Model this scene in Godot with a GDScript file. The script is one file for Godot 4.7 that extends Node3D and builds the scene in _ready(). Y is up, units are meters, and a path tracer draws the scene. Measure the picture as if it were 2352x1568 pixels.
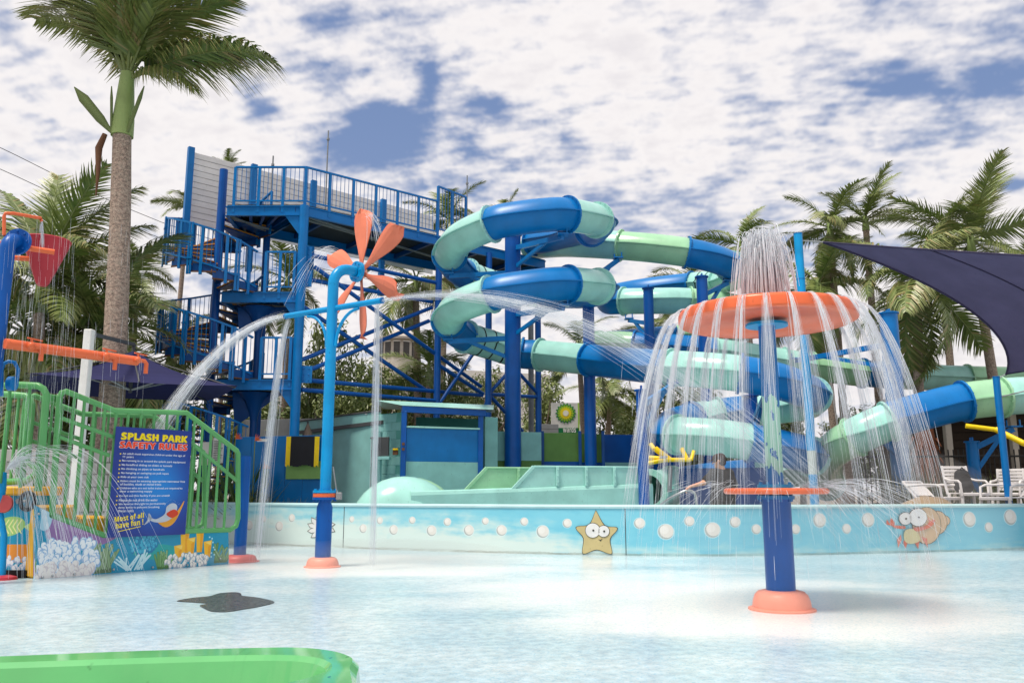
extends Node3D
# A splash park: wet pale-blue pad, painted low wall, spray toys, spiral stair tower and tube slides under a cloudy sky.

# ---------------------------------------------------------------- reading the photograph
const PITCH := 0.177629          # the camera looks up by 10.18 degrees
const EYE := 1.0                 # camera height above the pad
const FOC := 1929.4              # focal length in units of the 2352 pixel wide view
const CU := 1176.0
const CV := 784.2

# where the ray through view point (u, v) is d metres ahead
func px(u: float, v: float, d: float) -> Vector3:
	var x := (u - CU) / FOC
	var y := (CV - v) / FOC
	var t := d / (cos(PITCH) - y * sin(PITCH))
	return Vector3(x * t, EYE + (y * cos(PITCH) + sin(PITCH)) * t, -d)

# where that ray meets the level y
func gp(u: float, v: float, lvl := 0.0) -> Vector3:
	var x := (u - CU) / FOC
	var y := (CV - v) / FOC
	var t := (lvl - EYE) / (y * cos(PITCH) + sin(PITCH))
	return Vector3(x * t, lvl, -t * (cos(PITCH) - y * sin(PITCH)))

# where that ray meets the upright plane through a and b, moved back by off
func vp(u: float, v: float, a: Vector3, b: Vector3, off := 0.0) -> Vector3:
	var along := Vector3(b.x - a.x, 0, b.z - a.z).normalized()
	var nrm := Vector3(-along.z, 0, along.x)
	if nrm.z > 0: nrm = -nrm
	var o := Vector3(0, EYE, 0)
	var dir := px(u, v, 10.0) - o
	var t := (a + nrm * off - o).dot(nrm) / dir.dot(nrm)
	return o + dir * t

# ---------------------------------------------------------------- mesh building
class MB:
	var v := PackedVector3Array()
	var n := PackedVector3Array()
	var t := PackedVector2Array()
	var c := PackedColorArray()
	var i := PackedInt32Array()
	var tint := Color.WHITE
	var use_tint := false
	func add(p: Vector3, nn: Vector3, uv := Vector2.ZERO) -> int:
		v.append(p); n.append(nn); t.append(uv); c.append(tint)
		return v.size() - 1
	func face(a: int, b: int, d: int) -> void:
		var g := (v[b] - v[a]).cross(v[d] - v[a])
		if g.dot(n[a] + n[b] + n[d]) > 0.0:
			i.append(a); i.append(d); i.append(b)
		else:
			i.append(a); i.append(b); i.append(d)
	func quad(a: Vector3, b: Vector3, p: Vector3, d: Vector3, nn := Vector3.ZERO, uvs := [Vector2(0, 0), Vector2(1, 0), Vector2(1, 1), Vector2(0, 1)]) -> void:
		if nn == Vector3.ZERO: nn = (p - a).cross(d - b).normalized()
		var k := add(a, nn, uvs[0]); add(b, nn, uvs[1]); add(p, nn, uvs[2]); add(d, nn, uvs[3])
		face(k, k + 1, k + 2); face(k, k + 2, k + 3)
	func tri(a: Vector3, b: Vector3, p: Vector3, nn := Vector3.ZERO) -> void:
		if nn == Vector3.ZERO: nn = (b - a).cross(p - a).normalized()
		var k := add(a, nn); add(b, nn); add(p, nn)
		face(k, k + 1, k + 2)
	func box(o: Vector3, s: Vector3, b := Basis.IDENTITY, ch := 0.0) -> void:
		var h := s * 0.5
		ch = minf(ch, minf(h.x, minf(h.y, h.z)) * 0.6)
		for ax in 3:
			var e := Vector3.ZERO; e[ax] = 1.0
			var f := Vector3.ZERO; f[(ax + 1) % 3] = 1.0
			var g := Vector3.ZERO; g[(ax + 2) % 3] = 1.0
			var hf := h[(ax + 1) % 3] - ch
			var hg := h[(ax + 2) % 3] - ch
			for sg in [-1.0, 1.0]:
				var m: Vector3 = e * h[ax] * sg
				quad(o + b * (m - f * hf - g * hg), o + b * (m + f * hf - g * hg), o + b * (m + f * hf + g * hg), o + b * (m - f * hf + g * hg), b * (e * sg), [Vector2(-hf, -hg), Vector2(hf, -hg), Vector2(hf, hg), Vector2(-hf, hg)])
			if ch > 0.0:
				for sf in [-1.0, 1.0]:
					for sg in [-1.0, 1.0]:
						var p1: Vector3 = f * h[(ax + 1) % 3] * sf + g * hg * sg
						var p2: Vector3 = f * hf * sf + g * h[(ax + 2) % 3] * sg
						var l := e * (h[ax] - ch)
						quad(o + b * (p1 - l), o + b * (p1 + l), o + b * (p2 + l), o + b * (p2 - l), b * (f * sf + g * sg).normalized())
		if ch > 0.0:
			for sx in [-1.0, 1.0]:
				for sy in [-1.0, 1.0]:
					for sz in [-1.0, 1.0]:
						var s3 := Vector3(sx, sy, sz)
						var k := h - Vector3.ONE * ch
						tri(o + b * (s3 * Vector3(h.x, k.y, k.z)), o + b * (s3 * Vector3(k.x, h.y, k.z)), o + b * (s3 * Vector3(k.x, k.y, h.z)), b * s3.normalized())
	func beam(a: Vector3, b: Vector3, w: float, hh: float, ch := 0.0, up := Vector3.UP) -> void:
		var y := (b - a).normalized()
		if absf(y.dot(up)) > 0.98: up = Vector3(0, 0, 1)
		var x := y.cross(up).normalized()
		var z := x.cross(y)
		box((a + b) * 0.5, Vector3(w, (b - a).length(), hh), Basis(x, y, z), ch)
	func tube(p: Array, r, sides := 10, caps := true) -> void:
		var m := p.size()
		var nrm := Vector3.ZERO
		var first := v.size()
		var ends := []
		var run := 0.0
		for k in m:
			var ta: Vector3 = (p[mini(k + 1, m - 1)] - p[maxi(k - 1, 0)]).normalized()
			if nrm == Vector3.ZERO:
				nrm = ta.cross(Vector3.UP if absf(ta.y) < 0.9 else Vector3.RIGHT).normalized()
			nrm = (nrm - ta * nrm.dot(ta)).normalized()
			var bn := ta.cross(nrm)
			var rr: float = r[k] if r is Array else r
			if k > 0: run += (p[k] - p[k - 1]).length()
			for s in sides + 1:
				var a := TAU * s / sides
				var dd := nrm * cos(a) + bn * sin(a)
				add(p[k] + dd * rr, dd, Vector2(float(s) / sides, run))
			if k == 0 or k == m - 1: ends.append([p[k], nrm, bn, rr, ta * (1.0 if k else -1.0)])
		for k in m - 1:
			for s in sides:
				var a := first + k * (sides + 1) + s
				face(a, a + 1, a + sides + 2); face(a, a + sides + 2, a + sides + 1)
		if caps:
			for e in ends:
				var q := add(e[0], e[4])
				for s in sides: add(e[0] + (e[1] * cos(TAU * s / sides) + e[2] * sin(TAU * s / sides)) * e[3], e[4])
				for s in sides: face(q, q + 1 + s, q + 1 + (s + 1) % sides)
	func cyl(a: Vector3, b: Vector3, r, sides := 12) -> void:
		tube([a, b], r, sides)
	# profile: points (radius, height) turned round axis y of xf
	func lathe(prof: Array, segs := 24, xf := Transform3D.IDENTITY) -> void:
		for k in prof.size() - 1:
			var a: Vector2 = prof[k]
			var b: Vector2 = prof[k + 1]
			var e := (b - a).normalized()
			var n0 := Vector2(e.y, -e.x)
			var na := n0
			var nb := n0
			if k > 0:
				var ep: Vector2 = (a - prof[k - 1]).normalized()
				if ep.dot(e) > 0.6: na = (n0 + Vector2(ep.y, -ep.x)).normalized()
			if k < prof.size() - 2:
				var en: Vector2 = (prof[k + 2] - b).normalized()
				if en.dot(e) > 0.6: nb = (n0 + Vector2(en.y, -en.x)).normalized()
			var f := v.size()
			for s in segs + 1:
				var an := TAU * s / segs
				var dx := Vector3(cos(an), 0, sin(an))
				add(xf * (dx * a.x + Vector3.UP * a.y), (xf.basis * (dx * na.x + Vector3.UP * na.y)).normalized(), Vector2(float(s) / segs, a.y))
				add(xf * (dx * b.x + Vector3.UP * b.y), (xf.basis * (dx * nb.x + Vector3.UP * nb.y)).normalized(), Vector2(float(s) / segs, b.y))
			for s in segs:
				var q := f + s * 2
				face(q, q + 1, q + 3); face(q, q + 3, q + 2)
	func ball(o: Vector3, r: Vector3, rings := 8, segs := 12, b := Basis.IDENTITY) -> void:
		var f := v.size()
		for j in rings + 1:
			var th := PI * j / rings
			for s in segs + 1:
				var ph := TAU * s / segs
				var d := Vector3(sin(th) * cos(ph), cos(th), sin(th) * sin(ph))
				add(o + b * (d * r), (b * (d / r)).normalized(), Vector2(float(s) / segs, float(j) / rings))
		for j in rings:
			for s in segs:
				var q := f + j * (segs + 1) + s
				face(q, q + 1, q + segs + 2); face(q, q + segs + 2, q + segs + 1)
	# flat outline in the x-y plane of xf, thick along its z
	func prism(poly: PackedVector2Array, th: float, xf: Transform3D, uvs := Rect2(0, 0, 1, 1)) -> void:
		var ids := Geometry2D.triangulate_polygon(poly)
		for sg in [0.0, 1.0]:
			var f := v.size()
			for p in poly: add(xf * Vector3(p.x, p.y, th * sg), (xf.basis.z * (1.0 if sg else -1.0)).normalized(), Vector2((p.x - uvs.position.x) / uvs.size.x, 1.0 - (p.y - uvs.position.y) / uvs.size.y))
			for k in range(0, ids.size(), 3): face(f + ids[k], f + ids[k + 1], f + ids[k + 2])
		var ctr := Vector2.ZERO
		for p in poly: ctr += p
		var cw := Geometry2D.is_polygon_clockwise(poly)
		for k in poly.size():
			var a: Vector2 = poly[k]
			var b: Vector2 = poly[(k + 1) % poly.size()]
			var e := (b - a).normalized()
			var o := Vector3(-e.y, e.x, 0) if cw else Vector3(e.y, -e.x, 0)
			quad(xf * Vector3(a.x, a.y, 0), xf * Vector3(b.x, b.y, 0), xf * Vector3(b.x, b.y, th), xf * Vector3(a.x, a.y, th), (xf.basis * o).normalized())
	func mesh() -> ArrayMesh:
		var m := ArrayMesh.new()
		var arr := []
		arr.resize(Mesh.ARRAY_MAX)
		arr[Mesh.ARRAY_VERTEX] = v
		arr[Mesh.ARRAY_NORMAL] = n
		arr[Mesh.ARRAY_TEX_UV] = t
		if use_tint: arr[Mesh.ARRAY_COLOR] = c
		arr[Mesh.ARRAY_INDEX] = i
		m.add_surface_from_arrays(Mesh.PRIMITIVE_TRIANGLES, arr)
		return m

var used := {}
func numbered(called: String) -> String:
	used[called] = used.get(called, -1) + 1
	return called if used[called] == 0 else "%s_%03d" % [called, used[called]]

func put(b, called: String, mat: Material, parent: Node3D = null) -> MeshInstance3D:
	var o := MeshInstance3D.new()
	o.mesh = b.mesh() if b is MB else b
	o.material_override = mat
	if parent == null:
		o.name = numbered(called)
		add_child(o)
	else:
		o.name = called
		parent.add_child(o, true)
	return o

func thing(called: String, label: String, category: String, at := Vector3.ZERO, group := "") -> Node3D:
	var o := Node3D.new()
	o.name = numbered(called)
	add_child(o)
	o.position = at
	tag(o, label, category, group)
	return o

func tag(o: Node3D, label: String, category := "", group := "", kind := "") -> Node3D:
	if label: o.set_meta("label", label)
	if category: o.set_meta("category", category)
	if group: o.set_meta("group", group)
	if kind: o.set_meta("kind", kind)
	return o

# a part whose geometry was laid out in world positions
func part(b: MB, called: String, mat: Material, parent: Node3D, kind := "") -> MeshInstance3D:
	var off := Vector3.ZERO
	var p := parent
	while p and p != self:
		off += p.position
		p = p.get_parent() as Node3D
	if off != Vector3.ZERO:
		for k in b.v.size(): b.v[k] -= off
	var o := put(b, called, mat, parent)
	if kind: o.set_meta("kind", kind)
	return o

func smooth_path(pts: Array, step := 0.15) -> Array:
	var out := []
	for k in pts.size() - 1:
		var p0: Vector3 = pts[maxi(k - 1, 0)]
		var p1: Vector3 = pts[k]
		var p2: Vector3 = pts[k + 1]
		var p3: Vector3 = pts[mini(k + 2, pts.size() - 1)]
		var cnt := maxi(2, int(ceil((p2 - p1).length() / step)))
		for s in cnt: out.append(p1.cubic_interpolate(p2, p0, p3, float(s) / cnt))
	out.append(pts[-1])
	return out

# ---------------------------------------------------------------- materials
var M := {}
var grain_tex: Texture2D
var blot_tex: Texture2D
var fine_h: Texture2D

func noise_tex(freq: float, lo: float, hi: float, size := 256, sd := 1, oct := 4) -> ImageTexture:
	var f := FastNoiseLite.new()
	f.seed = sd; f.frequency = freq; f.fractal_octaves = oct; f.noise_type = FastNoiseLite.TYPE_SIMPLEX_SMOOTH
	var src := f.get_seamless_image(size, size)
	var im := Image.create(size, size, false, Image.FORMAT_RGB8)
	for y in size:
		for x in size:
			var g := src.get_pixel(x, y).r
			g = lerpf(lo, hi, clampf((g - 0.5) * 1.5 + 0.5, 0, 1))
			im.set_pixel(x, y, Color(g, g, g))
	return ImageTexture.create_from_image(im)

# worn paint or plastic: plain colour, a weak blotchy variation, some gloss
func paint(hex: String, rough := 0.38, worn := true, metal := 0.0) -> StandardMaterial3D:
	var m := StandardMaterial3D.new()
	m.albedo_color = Color(hex)
	m.roughness = rough
	m.metallic = metal
	m.metallic_specular = 0.38
	if worn:
		m.albedo_texture = blot_tex
		m.uv1_triplanar = true
		m.uv1_world_triplanar = true
		m.uv1_scale = Vector3(0.3, 0.3, 0.3)
	return m

func leafy(lin: Color, back := 0.35) -> StandardMaterial3D:
	var m := StandardMaterial3D.new()
	m.albedo_color = Color.WHITE
	m.vertex_color_use_as_albedo = true
	m.roughness = 0.42
	m.backlight_enabled = true
	m.backlight = Color(lin.r, lin.g, lin.b).linear_to_srgb() * back
	m.backlight.a = 1.0
	return m

func make_materials() -> void:
	blot_tex = noise_tex(0.012, 0.91, 1.0, 512, 4, 5)
	# scuffs, chips and drips in worn paint
	var bi := blot_tex.get_image()
	var rg := RandomNumberGenerator.new()
	rg.seed = 12
	for k in 260:
		var x0 := rg.randi() % 512
		var y0 := rg.randi() % 512
		var dk := rg.randf_range(0.62, 0.9)
		for e in rg.randi_range(1, 5):
			bi.set_pixel((x0 + (rg.randi() % 2)) % 512, (y0 + e) % 512, Color(dk, dk * 0.98, dk * 0.95))
	for k in 60:
		var x0 := rg.randi() % 512
		var y0 := rg.randi() % 512
		for e in rg.randi_range(12, 60):
			var c := bi.get_pixel(x0, (y0 + e) % 512)
			bi.set_pixel(x0, (y0 + e) % 512, c * 0.95)
	blot_tex = ImageTexture.create_from_image(bi)
	grain_tex = noise_tex(0.12, 0.55, 1.0, 256, 9, 3)
	fine_h = noise_tex(0.09, 0.0, 1.0, 256, 3, 4)
	M.blue = paint("0574bd", 0.34)
	M.deep = paint("0455a8", 0.36)
	M.sky_blue = paint("0a98d8", 0.28)
	M.navy_paint = paint("0a4a8e", 0.34)
	M.aqua = paint("a6dcd3", 0.22)
	M.aqua_wall = paint("90cbc9", 0.6)
	M.mint = paint("a2d3ac", 0.22)
	M.green = paint("6cb87a", 0.25)
	M.olive = paint("5f8a48", 0.5)
	M.rail_green = paint("62a968", 0.3)
	M.orange = paint("e96f45", 0.3)
	M.coral = paint("f0a08c", 0.4)
	M.red = paint("b53340", 0.35)
	M.foot_red = paint("d05a58", 0.4)
	M.yellow = paint("f2b636", 0.35)
	M.pipe_yellow = paint("f3cf12", 0.4)
	M.white = paint("e9e8e6", 0.45)
	M.panel_white = paint("efebe7", 0.5)
	M.resin = paint("e6e2e2", 0.4)
	M.steel = paint("b9bcbd", 0.28, false, 0.9)
	M.grey = paint("8f9295", 0.6)
	M.dark_grey = paint("4d4f52", 0.6)
	M.rust = paint("6b4a35", 0.85)
	M.black = paint("1b1b1d", 0.6)
	M.soft_black = paint("26262a", 0.9)
	M.tread = paint("c8862f", 0.7)
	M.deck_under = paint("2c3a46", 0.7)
	# palm bark: ring scars and pale lichen specks
	var bk := Image.create(256, 512, false, Image.FORMAT_RGB8)
	var bn := FastNoiseLite.new()
	bn.seed = 50; bn.frequency = 0.03; bn.fractal_octaves = 4
	var bs := FastNoiseLite.new()
	bs.seed = 51; bs.frequency = 0.16; bs.fractal_octaves = 2
	for y in 512:
		for x in 256:
			var e := absf(x - 128) / 128.0
			var wob := bn.get_noise_2d(minf(x, 255 - x), y) * 26.0
			var ring := pow(absf(sin((y + wob) * PI / 32.0)), 0.35)
			var g := 0.44 + 0.22 * ring + 0.15 * bs.get_noise_2d(x, y * 0.6) + 0.2 * bn.get_noise_2d(x * 2.0, y * 2.0)
			var c := Color(0.60, 0.52, 0.47) * (g * 1.5)
			var li := smoothstep(0.08, 0.3, bs.get_noise_2d(x * 1.3 + 900, y * 1.3) + bn.get_noise_2d(x + 300, y) * 0.7)
			c = c.lerp(Color(0.78, 0.75, 0.68), li * 0.4)
			bk.set_pixel(x, y, c)
	M.bark = StandardMaterial3D.new()
	M.bark.albedo_texture = ImageTexture.create_from_image(bk)
	M.bark.uv1_scale = Vector3(1, 0.5, 1)
	M.bark.roughness = 0.9
	M.crownshaft = paint("94a868", 0.5)
	M.frond = leafy(Color(0.14, 0.22, 0.05), 0.7)
	M.leaf = leafy(Color(0.2, 0.26, 0.08), 0.8)
	M.stem = paint("7a8a4a", 0.6)
	M.concrete = paint("857d74", 0.85)  # toned dark so less light bounces up under the slides
	M.soil = paint("5a4c3e", 0.95)
	M.wood = paint("6c5442", 0.8)
	M.fabric = paint("5c5674", 0.85)
	M.fabric_navy = paint("20224f", 0.85)
	M.water = StandardMaterial3D.new()
	M.water.albedo_color = Color(0.97, 0.98, 0.99)
	M.water.roughness = 0.35
	M.water.backlight_enabled = true
	M.water.backlight = Color(0.9, 0.92, 0.95)
	M.skin = paint("cf9a7c", 0.55, false)
	M.hair = paint("2a201b", 0.8, false)
	M.shirt = paint("2a2a2c", 0.9, false)

# ---------------------------------------------------------------- camera, sky, sun
func make_sky() -> ImageTexture:
	var w := 3072
	var h := 1536
	var im := Image.create(w, h, false, Image.FORMAT_RGBF)
	var a := FastNoiseLite.new()
	a.seed = 11; a.noise_type = FastNoiseLite.TYPE_SIMPLEX_SMOOTH; a.fractal_octaves = 6; a.frequency = 0.6; a.fractal_gain = 0.56
	a.domain_warp_enabled = true; a.domain_warp_amplitude = 0.55; a.domain_warp_frequency = 0.7; a.domain_warp_fractal_octaves = 3
	var b := FastNoiseLite.new()
	b.seed = 5; b.noise_type = FastNoiseLite.TYPE_SIMPLEX_SMOOTH; b.fractal_octaves = 5; b.frequency = 3.4; b.fractal_gain = 0.6
	b.domain_warp_enabled = true; b.domain_warp_amplitude = 0.12; b.domain_warp_frequency = 3.0
	var c := FastNoiseLite.new()
	c.seed = 17; c.noise_type = FastNoiseLite.TYPE_SIMPLEX_SMOOTH; c.fractal_octaves = 4; c.frequency = 7.5; c.fractal_gain = 0.6
	# openings in the cloud that the photograph shows: view point, half sizes, depth
	var gaps := []
	for g in [[862, 330, 165, 72, 0.75], [880, 265, 90, 45, 0.6], [600, 255, 60, 40, 0.45], [790, 160, 110, 26, 0.36], [985, 190, 30, 70, 0.5], [1130, 240, 90, 22, 0.34], [760, 40, 100, 40, 0.32], [440, 8, 60, 22, 0.6], [2060, 200, 150, 36, 0.42], [1250, 45, 40, 18, 0.3], [2290, 190, 110, 60, 0.42], [2180, 60, 120, 26, 0.3], [2200, 300, 160, 40, 0.36], [1880, 320, 80, 22, 0.3], [2330, 430, 40, 24, 0.6], [1700, 290, 60, 16, 0.25], [10, 40, 40, 40, 0.3]]:
		gaps.append([Vector2(g[0], g[1]), Vector2(g[2], g[3]), g[4]])
	var top := Color(0.058, 0.135, 0.325)
	var low := Color(0.27, 0.36, 0.52)
	var cp := cos(PITCH)
	var sp := sin(PITCH)
	for y in h / 2 + 2:
		var el := PI / 2 - PI * (y + 0.5) / h
		var dy := sin(el)
		var ce := cos(el)
		var k := 1.0 / (maxf(dy, 0.0) + 0.16)
		var blue := low.lerp(top, clampf(pow(maxf(dy, 0.0), 0.5) * 1.35, 0, 1))
		for x in w:
			var az := TAU * (x + 0.5) / w
			var dx := sin(az) * ce
			var dz := -cos(az) * ce
			var qx := dx * k * 1.9
			var qz := dz * k * 1.9
			# stretched a little along one wind direction
			var rx := qx * 0.8 + qz * 0.35
			var rz := qz * 1.15 - qx * 0.3
			var n1 := a.get_noise_2d(rx, rz)
			var n2 := b.get_noise_2d(qx, qz)
			var d := 0.37 + n1 * 0.60 + n2 * 0.46 + c.get_noise_2d(rx * 0.7, rz * 1.6) * 0.28
			var fz := -dz * cp + dy * sp
			if fz > 0.4:
				var u := CU + FOC * dx / fz
				var v := CV - FOC * (dy * cp + dz * sp) / fz
				if u > -300 and u < 2650 and v > -300 and v < 700:
					for g in gaps:
						var e := Vector2((u - g[0].x) / g[1].x, (v - g[0].y) / g[1].y).length_squared()
						if e < 4.0: d -= g[2] * exp(-e * 1.3)
			d += 0.25 * (1.0 - smoothstep(0.05, 0.35, dy))
			var cov := smoothstep(-0.16, 0.56, d)
			cov = lerpf(cov, 1.0, 0.10)
			var thick := smoothstep(0.45, 1.15, d + n2 * 0.25)
			var cl := Color(0.705, 0.677, 0.675).lerp(Color(0.61, 0.587, 0.604), thick)
			var o := blue.lerp(cl, cov)
			im.set_pixel(x, y, o)
	for y in range(h / 2 + 2, h):
		for x in range(0, w, 1):
			im.set_pixel(x, y, Color(0.36, 0.37, 0.38))
	return ImageTexture.create_from_image(im)

func make_light() -> void:
	var cam := Camera3D.new()
	cam.name = "camera"
	cam.position = Vector3(0, EYE, 0)
	cam.rotation = Vector3(PITCH, 0, 0)
	cam.fov = 44.236
	cam.far = 400.0
	cam.near = 0.05
	add_child(cam)
	var env := Environment.new()
	env.background_mode = Environment.BG_SKY
	var sky := Sky.new()
	var sm := PanoramaSkyMaterial.new()
	sm.panorama = make_sky()
	sky.sky_material = sm
	env.sky = sky
	env.background_energy_multiplier = 1.0
	env.tonemap_mode = Environment.TONE_MAPPER_LINEAR
	env.tonemap_exposure = 1.36
	env.volumetric_fog_enabled = true
	env.volumetric_fog_density = 0.0
	env.sdfgi_enabled = true
	env.ssao_enabled = true
	env.ssil_enabled = true
	var we := WorldEnvironment.new()
	we.name = "environment"
	we.environment = env
	add_child(we)
	var sun := DirectionalLight3D.new()
	sun.name = "sun"
	sun.light_energy = 1.0
	sun.light_angular_distance = 15.0
	sun.light_color = Color(1.0, 0.96, 0.9)
	sun.shadow_enabled = true
	add_child(sun)
	sun.look_at_from_position(Vector3(-0.26, 0.92, 0.24) * 20.0, Vector3.ZERO)

# ---------------------------------------------------------------- painting flat pictures
class Canvas:
	var im: Image
	var w: int
	var h: int
	func _init(ww: int, hh: int, col: Color) -> void:
		w = ww; h = hh
		im = Image.create(w, h, false, Image.FORMAT_RGB8)
		im.fill(col)
	func dab(x: int, y: int, col: Color, a: float) -> void:
		if x >= 0 and y >= 0 and x < w and y < h and a > 0.0:
			im.set_pixel(x, y, im.get_pixel(x, y).lerp(col, minf(a, 1.0)))
	func ell(cx: float, cy: float, rx: float, ry: float, col: Color, rot := 0.0, al := 1.0) -> void:
		var r := maxf(rx, ry) + 2
		var cr := cos(rot)
		var sr := sin(rot)
		for y in range(maxi(0, int(cy - r)), mini(h, int(cy + r) + 1)):
			for x in range(maxi(0, int(cx - r)), mini(w, int(cx + r) + 1)):
				var ex := x + 0.5 - cx
				var ey := y + 0.5 - cy
				var px := (ex * cr + ey * sr) / rx
				var py := (ey * cr - ex * sr) / ry
				var q := sqrt(px * px + py * py)
				dab(x, y, col, clampf((1.0 - q) * minf(rx, ry) + 0.5, 0, 1) * al)
	func line(p: Array, r: float, col: Color, al := 1.0, r2 := -1.0) -> void:
		if r2 < 0: r2 = r
		for k in p.size() - 1:
			var a: Vector2 = p[k]
			var b: Vector2 = p[k + 1]
			var ra := lerpf(r, r2, float(k) / maxf(1, p.size() - 1))
			var rb := lerpf(r, r2, float(k + 1) / maxf(1, p.size() - 1))
			var m := maxf(ra, rb) + 2
			for y in range(maxi(0, int(minf(a.y, b.y) - m)), mini(h, int(maxf(a.y, b.y) + m) + 1)):
				for x in range(maxi(0, int(minf(a.x, b.x) - m)), mini(w, int(maxf(a.x, b.x) + m) + 1)):
					var q := Vector2(x + 0.5, y + 0.5)
					var t := clampf((q - a).dot(b - a) / maxf((b - a).length_squared(), 0.001), 0, 1)
					var dd := q.distance_to(a.lerp(b, t)) - lerpf(ra, rb, t)
					dab(x, y, col, clampf(0.5 - dd, 0, 1) * al)
	func poly(p: Array, col: Color, al := 1.0) -> void:
		var pp := PackedVector2Array(p)
		var r := Rect2(pp[0], Vector2.ZERO)
		for q in pp: r = r.expand(q)
		for y in range(maxi(0, int(r.position.y)), mini(h, int(r.end.y) + 1)):
			for x in range(maxi(0, int(r.position.x)), mini(w, int(r.end.x) + 1)):
				var cov := 0.0
				for s in [Vector2(0.25, 0.25), Vector2(0.75, 0.25), Vector2(0.25, 0.75), Vector2(0.75, 0.75)]:
					if Geometry2D.is_point_in_polygon(Vector2(x, y) + s, pp): cov += 0.25
				dab(x, y, col, cov * al)
	func texture() -> ImageTexture:
		return ImageTexture.create_from_image(im)

# rounded closed outline through points
func rounded(p: Array, per := 6) -> Array:
	var out := []
	var m := p.size()
	for k in m:
		for s in per:
			out.append(p[k].cubic_interpolate(p[(k + 1) % m], p[(k - 1 + m) % m], p[(k + 2) % m], float(s) / per))
	return out

# ---------------------------------------------------------------- the pad
func make_ground() -> void:
	# concrete and planting beyond the pad, one sheet to the horizon, darkened to dim the slides from below
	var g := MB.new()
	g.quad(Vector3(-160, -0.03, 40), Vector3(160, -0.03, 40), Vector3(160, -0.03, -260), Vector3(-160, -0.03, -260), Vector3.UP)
	tag(put(g, "ground", M.concrete), "concrete ground beyond the painted wall, darkened to dim the slide undersides", "", "", "structure")
	# wet pad: pale blue pebble finish under a film of moving water
	var sz := 1024
	var cv := Image.create(sz, sz, false, Image.FORMAT_RGB8)
	var f := FastNoiseLite.new()
	f.seed = 21; f.frequency = 0.011; f.fractal_octaves = 5
	f.domain_warp_enabled = true; f.domain_warp_amplitude = 40.0; f.domain_warp_frequency = 0.01
	var f2 := FastNoiseLite.new()
	f2.seed = 8; f2.frequency = 0.2; f2.fractal_octaves = 3
	for y in sz:
		for x in sz:
			# 24 m wide, 20 m deep; foam drifts round the feet of the fountains
			var p := Vector2(-12 + 24.0 * x / sz, -20.0 + 22.0 * y / sz)
			var foam := 0.95 * exp(-pow((p - Vector2(2.4, -7.6)).length() / 2.1, 2.0)) + 0.9 * exp(-pow((p - Vector2(-2.0, -12.2)).length() / 2.2, 2.0)) + 0.5 * exp(-pow((p - Vector2(1.4, -9.8)).length() / 2.6, 2.0)) + 0.35 * exp(-pow((p - Vector2(-5.2, -7.5)).length() / 1.2, 2.0))
			var nn := f.get_noise_2d(x * 0.8, y * 1.15)
			var k := smoothstep(0.15, 0.95, foam + nn * 0.45 + 0.06)
			var spk := f2.get_noise_2d(x, y)
			var c := Color(0.715, 0.815, 0.855).lerp(Color(0.80, 0.865, 0.885), clampf(0.5 + nn * 1.2, 0, 1))
			c = c * (0.96 + spk * 0.10)
			c = c.lerp(Color(0.915, 0.925, 0.92), k)
			cv.set_pixel(x, y, c)
	var m := StandardMaterial3D.new()
	m.albedo_texture = ImageTexture.create_from_image(cv)
	m.roughness = 0.24
	m.metallic_specular = 0.5
	# pebble speckle, repeated finely
	var sp := Image.create(512, 512, false, Image.FORMAT_RGB8)
	var rng := RandomNumberGenerator.new()
	rng.seed = 77
	sp.fill(Color(0.97, 0.97, 0.97))
	for k in 26000:
		var q := rng.randf()
		var c := Color(0.86, 0.925, 0.96) if q < 0.45 else (Color(1, 1, 1) if q < 0.9 else Color(0.76, 0.86, 0.93))
		var x0 := rng.randi() % 512
		var y0 := rng.randi() % 512
		for dx in 2 + (rng.randi() % 3):
			for dy in 1 + (rng.randi() % 2): sp.set_pixel((x0 + dx) % 512, (y0 + dy) % 512, c)
	m.detail_enabled = true
	m.detail_blend_mode = BaseMaterial3D.BLEND_MODE_MUL
	m.detail_uv_layer = BaseMaterial3D.DETAIL_UV_2
	m.detail_albedo = ImageTexture.create_from_image(sp)
	m.uv2_triplanar = true; m.uv2_world_triplanar = true; m.uv2_scale = Vector3(0.45, 0.45, 0.45)
	# ripples of the moving film, drawn out across the view
	var rp := FastNoiseLite.new()
	rp.seed = 31; rp.frequency = 0.03; rp.fractal_octaves = 4
	var ri := rp.get_seamless_image(512, 512)
	m.heightmap_enabled = true
	m.heightmap_texture = ImageTexture.create_from_image(ri)
	m.heightmap_scale = 0.10
	var pad := MB.new()
	pad.quad(Vector3(-12, 0, 2), Vector3(12, 0, 2), Vector3(12, 0, -20), Vector3(-12, 0, -20), Vector3.UP, [Vector2(0, 1), Vector2(1, 1), Vector2(1, 0), Vector2(0, 0)])
	m.uv1_scale = Vector3.ONE
	tag(put(pad, "splash_pad_floor", m), "wet pale blue pebbled splash pad floor with drifts of white foam", "", "", "structure")
	# painted ray on the floor
	var ray := [gp(405, 1381), gp(440, 1374), gp(480, 1370), gp(505, 1363), gp(540, 1361), gp(553, 1364), gp(556, 1369), gp(590, 1373), gp(630, 1383), gp(600, 1393), gp(560, 1400), gp(520, 1406), gp(485, 1405), gp(468, 1398), gp(458, 1391), gp(475, 1387), gp(440, 1384)]
	var pl := PackedVector2Array()
	for q in rounded(ray.map(func(q): return Vector2(q.x, -q.z)), 4): pl.append(q)
	var rb := MB.new()
	rb.prism(pl, 0.004, Transform3D(Basis(Vector3.RIGHT, Vector3.FORWARD, Vector3.UP), Vector3(0, 0.001, 0)))
	var rm := StandardMaterial3D.new()
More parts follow.
